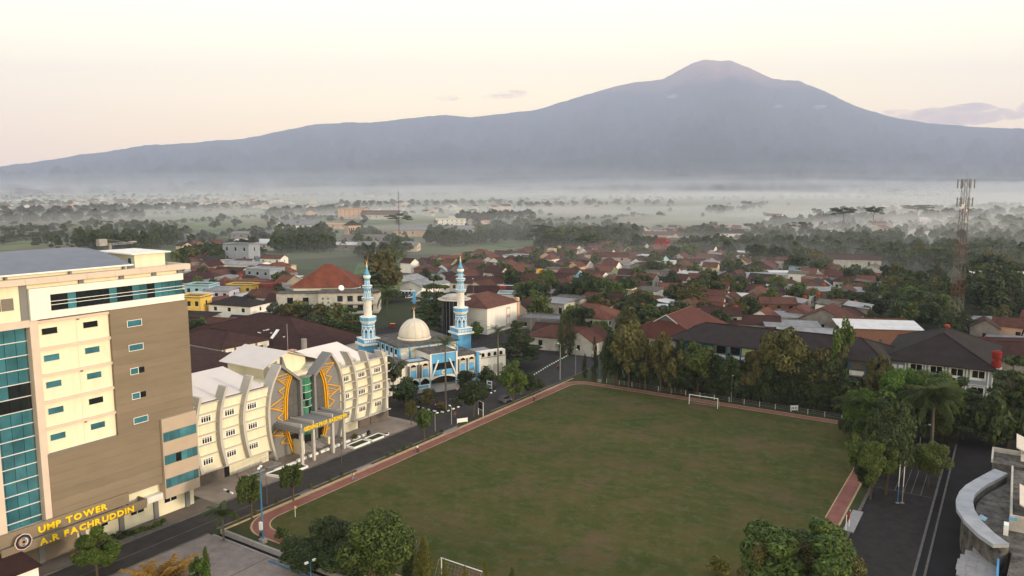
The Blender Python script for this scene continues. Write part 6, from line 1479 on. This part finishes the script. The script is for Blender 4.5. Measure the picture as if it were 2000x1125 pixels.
def d_score(T, w_, h, z0):
    for x in (-.45, .25): MB().box(x-.05, x+.32, -.06, -.04, z0+.35, z0+.75).build('number_panel', M_dblue, T)
panel(1551,803,1.7,1.15,.25,8,'white scoreboard with two dark squares by the far fence','scoreboard',deco=d_score,cat='scoreboard')
panel(1655,1036,2.2,1.3,1.6,54,'red notice board on white posts beside the track',m=WALLS['red'])
def d_q(T, w_, h, z0):
    for q in range(2): MB().box(-w_/2+.12, w_/2-.12, -.06, -.04, z0+.2+q*.9, z0+.9+q*.9).build('blue_square', M_dblue, T)
panel(956,762,1.3,2.0,.5,-20,'white sign with two blue squares by the mosque yard',deco=d_q)
def d_fr(T, w_, h, z0):
    for z in (z0, z0+h): MB().box(-w_/2, w_/2, -.06, .06, z, z+.1).build('rail', M_whitem, T)
panel(939,812,2.2,1.9,1.5,-58,'white framed notice board at the field edge under the dark tree',m=M_dglass,deco=d_fr)
panel(903,826,2.4,.9,.2,25,'white low board standing on the path gap','low_board'); panel(1055,560,2.9,3.4,6.3,0,'yellow billboard panel above the kampung roofs','billboard',m=M_gold,posts=False,cat='billboard')
# parking court: two striped posts, pavilions
for k, (px, py, yt, lb, m) in enumerate(((1753,983,902,'blue and white leaning court post left of the pair',M_bluep),(1762,983,900,'grey court post right of the pair',M_lconc))):
    p = G(px, py); H = HZ(p, yt); T = thing('court_post', lb, 'post', (p[0], p[1], 0)); MB().tube([(0,0,0),(0,0,H*.4)], .08, 8).build('pole_base', m, T); MB().tube([(0,0,H*.4),(0,0,H)], .06, 8).build('pole', M_whitem, T)
    MB().box(-.25, .25, -.25, .25, 0, .15).build('foot', M_lconc, T)
for k, (px, py, lb) in enumerate(((1752,868,'small pavilion with pale metal roof nearest the court'),(1757,850,'small pavilion with pale metal roof behind the nearer one'))):
    T = house(G(px, py), 3.4, 3.0, 2.4, .9, 60, 'gable', 'wtin', 'grey', ov=.5, label=lb, name='pavilion', cat='pavilion', wins=0)
# lattice tower on the right
def lattice(px, py, ytop, w0, w1, label, n, big=True):
    p = G(px, py); H = HZ(p, ytop); T = thing('lattice_mast', label, 'mast', (p[0], p[1], 0), .5)
    rd = mat('mast_red', (.13,.048,.035), .6, .1); wh = mat('mast_white', (.13,.115,.10), .6, .1)
    for k in range(n):
        z0, z1 = H*k/n, H*(k+1)/n; a0, a1 = w0+(w1-w0)*min(1, (k/n)*1.25), w0+(w1-w0)*min(1, ((k+1)/n)*1.25); mb = MB(); t = .085 if big else .05
        cs = [(-1,-1),(1,-1),(1,1),(-1,1)]
        for i in range(4):
            (x, y), (X, Y_) = cs[i], cs[(i+1) % 4]
            mb.tube([(x*a0,y*a0,z0),(x*a1,y*a1,z1)], t, 4); mb.tube([(x*a0,y*a0,z0),(X*a1,Y_*a1,z1)], t*.55, 3); mb.tube([(X*a0,Y_*a0,z0),(x*a1,y*a1,z1)], t*.55, 3); mb.tube([(x*a1,y*a1,z1),(X*a1,Y_*a1,z1)], t*.55, 3)
        mb.build('mast_section', (rd if (k//2) % 2 == 0 else wh) if big else M_dgrey, T)
    if big:
        for z, aw in ((H-.6, w1+1.3), (H-7, w1+1.1)):
            MB().lathe([(aw, z-.1), (aw, z+.1)], 8).build('ring_platform', M_steel, T)
            for i in range(6):
                a = i*math.pi/3; MB().box(-.2, .2, -.3, .3, -1.6, 1.6).build('panel_antenna', M_grey, T, loc=((aw+.3)*math.cos(a), (aw+.3)*math.sin(a), z-1), rz=a)
        for z, a, r_ in ((H*.66, 3.6, 1.5), (H*.83, 3.3, .9), (H*.80, .3, .7), (H*.73, .2, .6)):
            d = MB().lathe([(.2, 0), (r_, .35), (r_, .55), (r_*.9, .6)], 16).build('dish', M_dgrey if r_ > 1 else M_whitem, T, loc=((w0*.45+.9)*math.cos(a), (w0*.45+.9)*math.sin(a), z)); d.rotation_euler = (0, math.pi/2, a)
        MB().tube([(0,0,H),(0,0,H+3)], .06, 4).build('rod', M_steel, T)
    return T
lattice(1864,655,350,1.75,.95,'tall red and white lattice telecom tower with antennas at the right',16)
lattice(780,478,374,.6,.4,'thin distant lattice mast right of centre-left fields',14,False)
lattice(24,405,374,1.4,1.1,'faint thin mast in the far town at the left edge',8,False)
# rooftop water tanks
for i, (px, py, z) in enumerate(((1437,602,7.5),(1346,533,6),(1522,541,6),(1609,558,6),(1598,576,5.5),(1571,582,5.5),(1671,592,6),(1850,640,7),(1926,664,6),(985,563,7),(979,563,7),(470,540,8),(512,575,6),(1255,598,6))):
    p = G(px, py, z); T = thing('water_tank', '', 'water tank', (p[0], p[1], 0))
    MB().lathe([(.75,0),(.85,.15),(.85,1.2),(.4,1.6)], 10).build('tank', M_orange, T, loc=(0,0,z-.4))
    for a in range(4): MB().tube([(.6*math.cos(a*1.57),.6*math.sin(a*1.57),0),(.6*math.cos(a*1.57),.6*math.sin(a*1.57),z-.4)], .06, 4).build('stand_leg', M_lgrey, T)
    TREES.append((T, 'tank', '', 1, 1))
# vehicles
def wheel(T, x, y, r, w_=.18):
    W_ = link('wheel', None, T, (x, y, r)); W_.rotation_euler = (math.pi/2, 0, 0)
    MB().lathe([(r*.6,-w_/2),(r,-w_/2),(r,w_/2),(r*.6,w_/2)], 14).build('tyre', M_black, W_); MB().lathe([(r*.6,-w_/2-.01),(r*.6,w_/2+.01)], 10).build('rim', M_steel, W_)
def car(pt, yaw, m, label):
    T = thing('parked_car', label, 'car', (pt[0], pt[1], 0), math.radians(90-yaw))
    MB().prism_y([(-2.0,.35),(2.0,.35),(2.05,.8),(1.3,.95),(-1.95,1.0),(-2.05,.7)], -.85, .85).build('body', m, T)
    MB().raw([(-1.7,-.78,.98),(.95,-.78,.95),(.35,-.65,1.5),(-1.35,-.65,1.52),(-1.7,.78,.98),(.95,.78,.95),(.35,.65,1.5),(-1.35,.65,1.52)], [(0,1,2,3),(7,6,5,4),(1,5,6,2),(4,0,3,7),(3,2,6,7)]).build('cabin', M_dglass, T)
    MB().box(-1.3, .3, -.66, .66, 1.5, 1.56).build('roof', m, T)
    for x in (-1.25, 1.3):
        for y in (-.78, .78): wheel(T, x, y, .32)
    for y in (-.6, .6): MB().box(2.0, 2.06, y-.15, y+.15, .6, .75).build('headlight', M_whitem, T)
def motorbike(pt, yaw, m, label):
    T = thing('motorbike', label, 'motorbike', (pt[0], pt[1], 0), math.radians(90-yaw))
    wheel(T, -.62, 0, .29, .1); wheel(T, .62, 0, .29, .1)
    MB().prism_y([(-.75,.55),(-.2,.35),(.25,.35),(.5,.75),(.38,.85),(.1,.5),(-.3,.62),(-.8,.75)], -.13, .13).build('body', m, T)
    MB().box(-.7, .05, -.13, .13, .72, .82).build('seat', M_black, T); MB().tube([(.6,0,.3),(.42,0,1.0)], .04, 5).build('fork', M_steel, T)
    MB().tube([(.4,-.32,1.02),(.42,0,.98),(.4,.32,1.02)], .025, 5).build('handlebar', M_black, T)
motorbike(G(855,792), 70, WALLS['red'], 'red motorbike on the kerbed island before the mosque'); motorbike(G(757,853), 40, M_whitem, 'pale motorbike parked at the end of the hall planters'); motorbike(G(1090,718), 120, WALLS['red'], 'red motorbike by the painted kerb on the far road')
car(G(988,784), 40, M_dgrey, 'dark car under the big glossy green tree'); car(G(800,583), 80, M_whitem, 'white car near the blue gate arch'); car(G(812,590), 60, M_lgrey, 'grey car beside the white one near the gate arch')
def bus(pt, yaw):
    T = thing('parked_bus', 'blue and white bus near the campus gate arch', 'bus', (pt[0], pt[1], 0), math.radians(90-yaw)); MB().box(-5, 5, -1.25, 1.25, .4, 2.0).build('body', M_dblue, T); MB().box(-5, 5, -1.22, 1.22, 2.0, 3.1).build('upper_body', M_whitem, T)
    for k in range(6): 
        for y in (-1.25, 1.25): MB().box(-4.6+k*1.6, -3.3+k*1.6, y-.02, y+.02, 1.9, 2.8).build('window', M_dglass, T)
    for x in (-3, 3.2):
        for y in (-1.1, 1.1): wheel(T, x, y, .5, .3)
bus(G(791,580), 85)
def gate():
    p = G(826,592); T = thing('gate_arch', 'blue gate arch with white curve behind the tall layered tree', 'gate', (p[0], p[1], 0), .2)
    for x in (-4, 4): MB().box(x-.7, x+.7, -.6, .6, 0, 5.5 if x < 0 else 5).build('pillar', M_blue, T)
    n = 14; MB().tube([(-3.4+6.8*i/n, 0, 3.5+2.2*math.sin(math.pi*i/n)) for i in range(n+1)], .3, 6).build('arch', M_whitem, T)
gate()
for px, py, l, lb in ((565,1112,8.5,'blue steel pipe lying on the plaza by the drain'),):
    p = G(px, py); o = MB().tube([(-l/2,0,.12),(l/2,0,.12)], .1, 8).build('pipe', M_bluep, None, loc=(p[0], p[1], 0), rz=math.radians(-33)); tag(o, lb, 'pipe')
p = G(767, 640); o = thing('bin_shed', 'red bin box on the lawn beside the campus road', 'bin', (p[0], p[1], 0)); MB().box(-.8,.8,-.6,.6,0,1.5).build('body', WALLS['red'], o); MB().box(-.9,.9,-.7,.7,1.5,1.65).build('lid', M_gold, o)
p = cw(80.66*1.0+.2, -95.4); o = thing('corner_flag', 'pale corner flag pole on the near left field corner', 'flag', (p[0], p[1], 0)); MB().tube([(0,0,0),(0,0,1.9)], .04, 5).build('pole', M_whitem, o); MB().box(0,.3,-.01,.01,1.5,1.85).build('cloth', M_gold, o)

house(G(-2, 1118, 3), 7, 6, 3.2, .5, 33, 'shed', 'dark', 'white', ov=.4, label='low gatehouse roof with white edging in the lower left corner', name='gatehouse', cat='gatehouse', wins=0)
# ------------------------------------------------------------------ people on the track and road
M_skin = mat('skin', (.28,.15,.09), .6, .05); M_hair = mat('black_hair', (.012,.010,.010), .6)
def skin(name, chains, m, parent):
    """one continuous surface grown round a joint skeleton: chains of (point, radius); shared points join"""
    vs_, es, rs, idx = [], [], [], {}
    for ch in chains:
        prev = None
        for (p, r) in ch:
            k = tuple(round(c, 3) for c in p)
            if k not in idx: idx[k] = len(vs_); vs_.append(p); rs.append(r)
            if prev is not None and prev != idx[k]: es.append((prev, idx[k]))
            prev = idx[k]
    me = bpy.data.meshes.new(name); me.from_pydata(vs_, es, []); o = bpy.data.objects.new(name, me); COL.objects.link(o)
    o.modifiers.new('s', 'SKIN'); 
    for i, sv in enumerate(me.skin_vertices[0].data): sv.radius = (rs[i], rs[i]*.9)
    me.skin_vertices[0].data[0].use_root = True
    sb = o.modifiers.new('d', 'SUBSURF'); sb.levels = 1; sb.render_levels = 1
    m2 = bpy.data.meshes.new_from_object(o.evaluated_get(bpy.context.evaluated_depsgraph_get())); bpy.data.objects.remove(o)
    m2.materials.clear(); m2.materials.append(m); m2.polygons.foreach_set('use_smooth', [True]*len(m2.polygons)); return link(name, m2, parent)
def person(px, py, yaw, label, shirt, trousers, step=.22, arm=.25, hold=False, scarf=None, skirt=False, bend=.0):
    p = G(px, py); T = thing('person', label, 'person', (p[0], p[1], 0), math.radians(90-yaw))
    hipz, shz = .92, 1.40; b = bend
    pel = ((0,0,hipz), .13); chest = ((b*.5,0,1.22), .145); neck = ((b,0,1.46), .055); head = ((b+.02,0,1.56), .09); top = ((b+.03,0,1.68), .085)
    L = {}
    for s, sg in ((1, 1), (-1, -1)):
        kx = step*sg*.5; L[s] = [((0,s*.09,hipz-.06), .095), ((kx*.8+.04,s*.10,.50), .065), ((kx*1.6-.03,s*.10,.09), .042), ((kx*1.6+.13,s*.11,.04), .035)]
    Am = {}
    for s, sg in ((1, -1), (-1, 1)):
        if hold: Am[s] = [((b*.9,s*.18,shz), .06), ((b+.1,s*.24,1.14), .045), ((b+.34,s*.10,1.02), .035), ((b+.42,s*.06,1.0), .03)]
        else: Am[s] = [((b*.9,s*.18,shz), .06), ((arm*sg*.4+b*.5,s*.25,1.12), .045), ((arm*sg+.06,s*.25,.88), .034), ((arm*sg+.09,s*.25,.80), .03)]
    body = [[pel, chest, neck, head, top]]+[[pel]+L[s] for s in L]+[[chest]+Am[s] for s in Am]
    for s in Am:                                          # fingers and thumb
        w_ = Am[s][-1][0]
        for f in range(4): body.append([Am[s][-1], ((w_[0]+.02*f-.02+(.05 if hold else 0), w_[1]-s*.012*f, w_[2]-.075-(.01 if f in (1, 2) else 0)), .009)])
        body.append([Am[s][-1], ((w_[0]+.05, w_[1]-s*.03, w_[2]-.03), .010)])
    skin('body', body, M_skin, T)
    skin('shirt', [[((0,0,hipz+.04), .15), (chest[0], .168), ((b*.95,0,1.42), .085)]]+[[(chest[0], .168), (Am[s][0][0], .078), (Am[s][1][0], .060)] for s in Am], shirt, T)
    if skirt: MB().lathe([(.27,.10),(.22,.55),(.16,.98)], 12).build('skirt', trousers, T)
    else: skin('trousers', [[((0,0,hipz+.05), .15)]+[(q[0], q[1]+.022) for q in L[s][:3]] for s in L], trousers, T)
    MB().lathe([(.02,-.02),(.015,.02)], 6).build('nose', M_skin, T, loc=(b+.115,0,1.59))
    for s in (-1, 1): MB().box(-.005,.005,-.012,.012,-.008,.008).build('eye', M_hair, T, loc=(b+.108,s*.035,1.63))
    if scarf: MB().lathe([(.20,1.28),(.15,1.42),(.125,1.55),(.128,1.66),(.09,1.76),(.02,1.785)], 12, (b-.015,0)).build('headscarf', scarf, T, smooth=True)
    else: MB().lathe([(.085,1.60),(.105,1.65),(.10,1.72),(.06,1.77),(.01,1.78)], 12, (b-.01,0)).build('hair', M_hair, T, smooth=True)
    for s in L: MB().box(-.12,.14,-.05,.05,0,.08).build('shoe', M_black, T, loc=(L[s][2][0][0]+.04, s*.105, 0))
    return T
person(690,938,220,'woman in white top and red headscarf walking on the track',M_whitem,mat('grey_blue_cloth',(.25,.27,.32),.9),.35,.3,scarf=WALLS['red'],skirt=False)
t_ = person(816,884,300,'sweeper in white shirt and dark trousers with a broom on the track',M_whitem,mat('dark_cloth',(.02,.02,.025),.9),.25,.2,hold=True,bend=.12)
br = thing('broom', 'broom held by the sweeper on the track', 'broom', (t_.location.x, t_.location.y, 0), t_.rotation_euler[2]); MB().tube([(.35,.08,1.15),(1.0,-.1,.15)], .018, 5).build('stick', M_trunk, br); MB().lathe([(.05,.3),(.16,.02)][::-1], 8, (1.05,-.11)).build('bristles', M_trunk, br)
person(1043,783,40,'man in pale shirt and dark trousers walking near the far track bend',WALLS['stain'],mat('dark_cloth',(.02,.02,.025),.9),.3,.2)
person(889,816,20,'jogger in a red shirt on the road before the island',WALLS['red'],M_dgrey,.5,.35)
person(1089,722,30,'person in red at the painted kerb of the far road',WALLS['red'],mat('dark_cloth',(.02,.02,.025),.9),.3,.2)
person(893,762,250,'person in pale clothes standing by the mosque porch',WALLS['peach'],WALLS['cream'],.1,.1,skirt=True)
# ------------------------------------------------------------------ air: haze, ground mist, smoke, clouds
def vol(name, density, col, aniso=.3):
    m = bpy.data.materials.new(name); m.use_nodes = True; t = m.node_tree; t.nodes.clear()
    o = t.nodes.new('ShaderNodeOutputMaterial'); v = t.nodes.new('ShaderNodeVolumePrincipled')
    v.inputs['Color'].default_value = (*col, 1); v.inputs['Density'].default_value = density; v.inputs['Anisotropy'].default_value = aniso
    t.links.new(v.outputs[0], o.inputs['Volume']); return m
HAZE_D = 7.4e-5
h_ = MB().box(-33000, 33000, -1500, 24000, -250, 3650).build('haze', vol('haze_air', HAZE_D, (.66,.745,1.0), .0)); h_['kind'] = 'stuff'
def mist(name, cx, cy_, rx, ry, top, density, seed, z0=-1.0, col=(.93,.95,1.0), na=48, nr=14, rough=.5):
    """closed lens of mist with an uneven top that thins to nothing at its rim"""
    vs_ = [(cx, cy_, top*.9)]; fs = []
    for j in range(1, nr+1):
        t = j/nr
        for i in range(na):
            a = 2*math.pi*i/na; k = .75+.5*fbm(math.cos(a)*2+seed, math.sin(a)*2, 3, seed); x, y = rx*t*k*math.cos(a), ry*t*k*math.sin(a)
            z = z0 if j == nr else max(z0+.2, top*(1-t**2.2)*(1-rough+2*rough*fbm(x/rx*5+7, y/ry*5, 4, seed+3)))
            vs_.append((cx+x, cy_+y, z))
    for i in range(na): fs.append((0, 1+i, 1+(i+1) % na))
    for j in range(nr-1):
        for i in range(na): a = 1+j*na; fs.append((a+i, a+na+i, a+na+(i+1) % na, a+(i+1) % na))
    fs.append(tuple(range(1+(nr-1)*na, 1+nr*na))[::-1])
    o = MB().raw(vs_, fs).build(name, vol(name+'_air', density, col, .25)); o['kind'] = 'stuff'; return o
for (x, y, rx, ry, top, d, sd) in ((-2600,5200,3600,1300,80,2.2e-4,1),(1800,5600,4200,1500,105,2.6e-4,2),(4600,4700,3000,1300,90,3.0e-4,3),(-5200,4600,3000,1200,60,2.2e-4,4),(2600,3400,2400,900,58,3.2e-4,5),(-300,3700,2300,900,48,2.6e-4,6),
        (-3000,3600,2000,800,40,2.0e-4,7),(800,2300,1700,700,34,3.2e-4,8),(2300,2300,1300,600,46,4.0e-4,9),(-1100,2300,1500,650,26,2.2e-4,10),(1000,1350,620,360,26,6e-4,14),(1500,1600,700,380,34,5e-4,15),(400,1500,900,420,18,3e-4,16)):
    mist('mist_bank', x, y, rx, ry, top, d*(1.9 if x > -500 else 1.1), sd, rough=.62)
for k_, (hh, dd) in enumerate(((60,.8e-4),(100,.8e-4),(150,.7e-4),(200,.45e-4),(270,.3e-4),(360,.22e-4))): mist('mist_layer', 600*k_-1500, 6400+250*k_, 9500, 3000, hh, dd, 40+k_, rough=.45)
mist('mist_bank', 300, 2200, 3000, 1150, 36, 5.5e-4, 51, rough=.7); mist('mist_bank', 1500, 1500, 1300, 620, 30, 6e-4, 52, rough=.8); mist('mist_bank', -900, 1900, 1500, 700, 18, 2.5e-4, 53, rough=.8)
for (px_, py_, rx_, ry_, tp_, d_, s_) in ((1700,452,230,120,20,1.9e-3,61),(1880,462,210,110,18,1.7e-3,62),(1560,440,260,130,18,1.4e-3,63),(1960,492,150,80,14,1.3e-3,64),(1300,424,420,180,16,1.1e-3,65),(950,420,420,170,14,.9e-3,66),(500,425,500,200,13,.8e-3,67),(150,432,420,180,12,.8e-3,68),(1450,478,200,80,13,1.0e-3,69)):
    q_ = G(px_, py_); mist('drifting_mist', q_[0], q_[1], rx_, ry_, tp_, d_, s_, rough=.8)
mist('ground_mist', 150, 1050, 1500, 650, 24, 4.5e-4, 23); mist('ground_mist', 300, 720, 800, 380, 20, 7e-4, 27); mist('ground_mist', 150, 480, 420, 170, 15, 5e-4, 28); mist('ground_mist', -500, 1300, 900, 500, 22, 4e-4, 29)
p = G(1775, 452); mist('smoke', p[0], p[1], 75, 40, 34, 5.0e-3, 31, col=(.95,.95,.97)); p = G(1745, 447); mist('smoke', p[0], p[1]+30, 90, 40, 26, 3.5e-3, 33, col=(.95,.95,.97))
def cloud(px, py, w_, h, dist, n, seed, density, col, name='cloud'):
    d = ray(px, py); k = dist/math.hypot(d[0], d[1]); c = Vector((d[0]*k, d[1]*k, CAM_H+d[2]*k)); s = dist/FPX; rnd = random.Random(seed); ax = Vector((d[1], -d[0], 0)).normalized(); mt = vol(name+'_vapour', density, col, .2)
    bm = bmesh.new()
    for i in range(n):
        q = rnd.uniform(-1, 1); r = h*s*rnd.uniform(.25, .55)*(1.15-abs(q)*.7); pos = c+ax*(q*w_*s*.5)+Vector((0, 0, rnd.uniform(-.25, .25)*h*s))
        g = bmesh.ops.create_icosphere(bm, subdivisions=2, radius=1, matrix=Matrix.Translation(pos)@Matrix.Diagonal((r*1.9, r*1.5, r*rnd.uniform(.4, .7), 1)))
        for v in g['verts']: v.co += Vector((rnd.gauss(0, r*.09), rnd.gauss(0, r*.09), rnd.gauss(0, r*.07)))
    me = bpy.data.meshes.new(name); bm.to_mesh(me); bm.free(); me.materials.append(mt)
    rm = bpy.data.objects.new(name, me); COL.objects.link(rm); rm['kind'] = 'stuff'; return rm
cloud(1880, 228, 340, 40, 40000, 34, 3, 1.6e-3, (.62,.52,.55)); cloud(1740, 218, 120, 16, 40000, 12, 4, 1.0e-3, (.62,.52,.55)); cloud(1000, 184, 64, 20, 40000, 10, 5, 1.3e-3, (.74,.58,.56)); cloud(962, 189, 40, 12, 40000, 6, 6, 1.3e-3, (.74,.58,.56)); cloud(876, 191, 38, 18, 40000, 8, 7, 1.0e-3, (.74,.58,.56))  # the right bank's unlit mauve is put into the vapour colour
cloud(1312, 187, 22, 12, 15500, 5, 9, 5e-3, (.98,.96,.96), 'slope_cloud'); cloud(1522, 208, 18, 7, 15500, 4, 10, 5e-3, (.98,.96,.96), 'slope_cloud'); cloud(1602, 210, 26, 10, 15500, 5, 11, 5e-3, (.98,.96,.96), 'slope_cloud')  # small clouds hanging in front of the volcano slope
# ------------------------------------------------------------------ labels that single out every house and tree
LM = [('the mosque dome', (811,640)), ('the pyramid roof', (632,540)), ('the lattice telecom tower', (1866,560)), ('the far goal', (1373,785)), ('the white red-roofed block', (965,610)), ('the thin distant mast', (780,430)), ('the office tower', (300,520)),
      ('the brown-roofed hall', (1335,640)), ('the sports hall', (590,435)), ('the peach factory', (850,445)), ('the red-walled block', (1295,480)), ('the orange hip-roofed house', (1180,600)), ('the black-roofed far house', (1437,452)), ('the long dark roof', (1650,500)), ('the grey gabled house', (1620,605)),
      ('the classroom building', (1850,700)), ('the yellow billboard', (1055,537)), ('the hotel block', (690,410)), ('the green shop', (1375,535)), ('the light blue house', (1930,630)), ('the hall', (650,780)), ('the left minaret', (712,600)), ('the school block', (1500,700))]
ORD = ['nearest', 'second', 'third', 'fourth', 'fifth', 'sixth', 'seventh', 'eighth', 'ninth', 'tenth', 'eleventh', 'twelfth', 'thirteenth', 'fourteenth', 'fifteenth', 'sixteenth', 'seventeenth', 'eighteenth', 'nineteenth', 'twentieth']
RN = {'red': 'red tiled', 'dark': 'dark brown', 'black': 'black', 'orange': 'orange tiled', 'tin': 'grey metal', 'wtin': 'pale metal', 'conc': 'concrete', 'blue': 'blue metal'}
WN = {'stain': 'stained', 'grey': 'raw cement', 'brick': 'brick', 'blue': 'pale blue', 'bluegrey': 'blue-grey'}
KN = {'gable': 'gable', 'hip': 'hip', 'shed': 'lean-to', 'flat': 'flat'}
TN = {'round': 'rounded', 'loose': 'open-crowned', 'oval': 'tall oval', 'column': 'narrow column', 'umbrella': 'flat-topped', 'tier': 'layered', 'bush': 'small', 'palm': 'coconut'}
LN = {'dark': 'dark green', 'green': 'green', 'olive': 'olive', 'grey': 'grey-green', 'bright': 'bright green', 'yellowgreen': 'yellow-green'}
buckets = {}
for (T, kind, a, b, L, h) in HOUSES:
    d = f"{RN.get(a, a)} {KN[kind]}-roofed house with {WN.get(b, b)} walls"; buckets.setdefault('h', []).append((T, d))
    T['group'] = 'kampung houses'
for (T, kind, leaf, W, H) in TREES:
    if kind == 'tank': d = 'orange water tank on a stand'
    elif kind == 'palm': d = 'coconut palm'
    elif kind == 'bush': d = LN[leaf]+' verge shrub'
    else: d = f"{LN[leaf]} {TN[kind]} tree"
    buckets.setdefault('t', []).append((T, d)); T['group'] = {'tank': 'water tanks on roofs', 'bush': 'verge shrubs'}.get(kind, 'trees of the town and campus')
for key, items in buckets.items():
    cls = {}
    for T, d in items:
        x, y = projpx(T.location.x, T.location.y, 3); best = min(LM, key=lambda l: (l[1][0]-x)**2+(1.6*(l[1][1]-y))**2); dx, dy = x-best[1][0], y-best[1][1]
        rel = ('left of' if dx < 0 else 'right of') if abs(dx) > 2.2*abs(dy) else ('beyond' if dy < 0 else 'in front of')
        cls.setdefault((d, rel, best[0]), []).append((dx*dx+2.5*dy*dy, T))
    for (d, rel, lm), L_ in cls.items():
        L_.sort(key=lambda q: q[0])
        for i, (_, T) in enumerate(L_):
            d2 = d if len(f'{d} {rel} {lm}'.replace('-', ' ').split()) < 15 else d.replace(' walls', '').replace('-roofed house with ', ' house, ')
            T['label'] = f"{d2} {rel} {lm}"+('' if len(L_) == 1 else f", {ORD[min(i, 19)]}" if i == 0 else f", {ORD[min(i, 19)]} nearest")
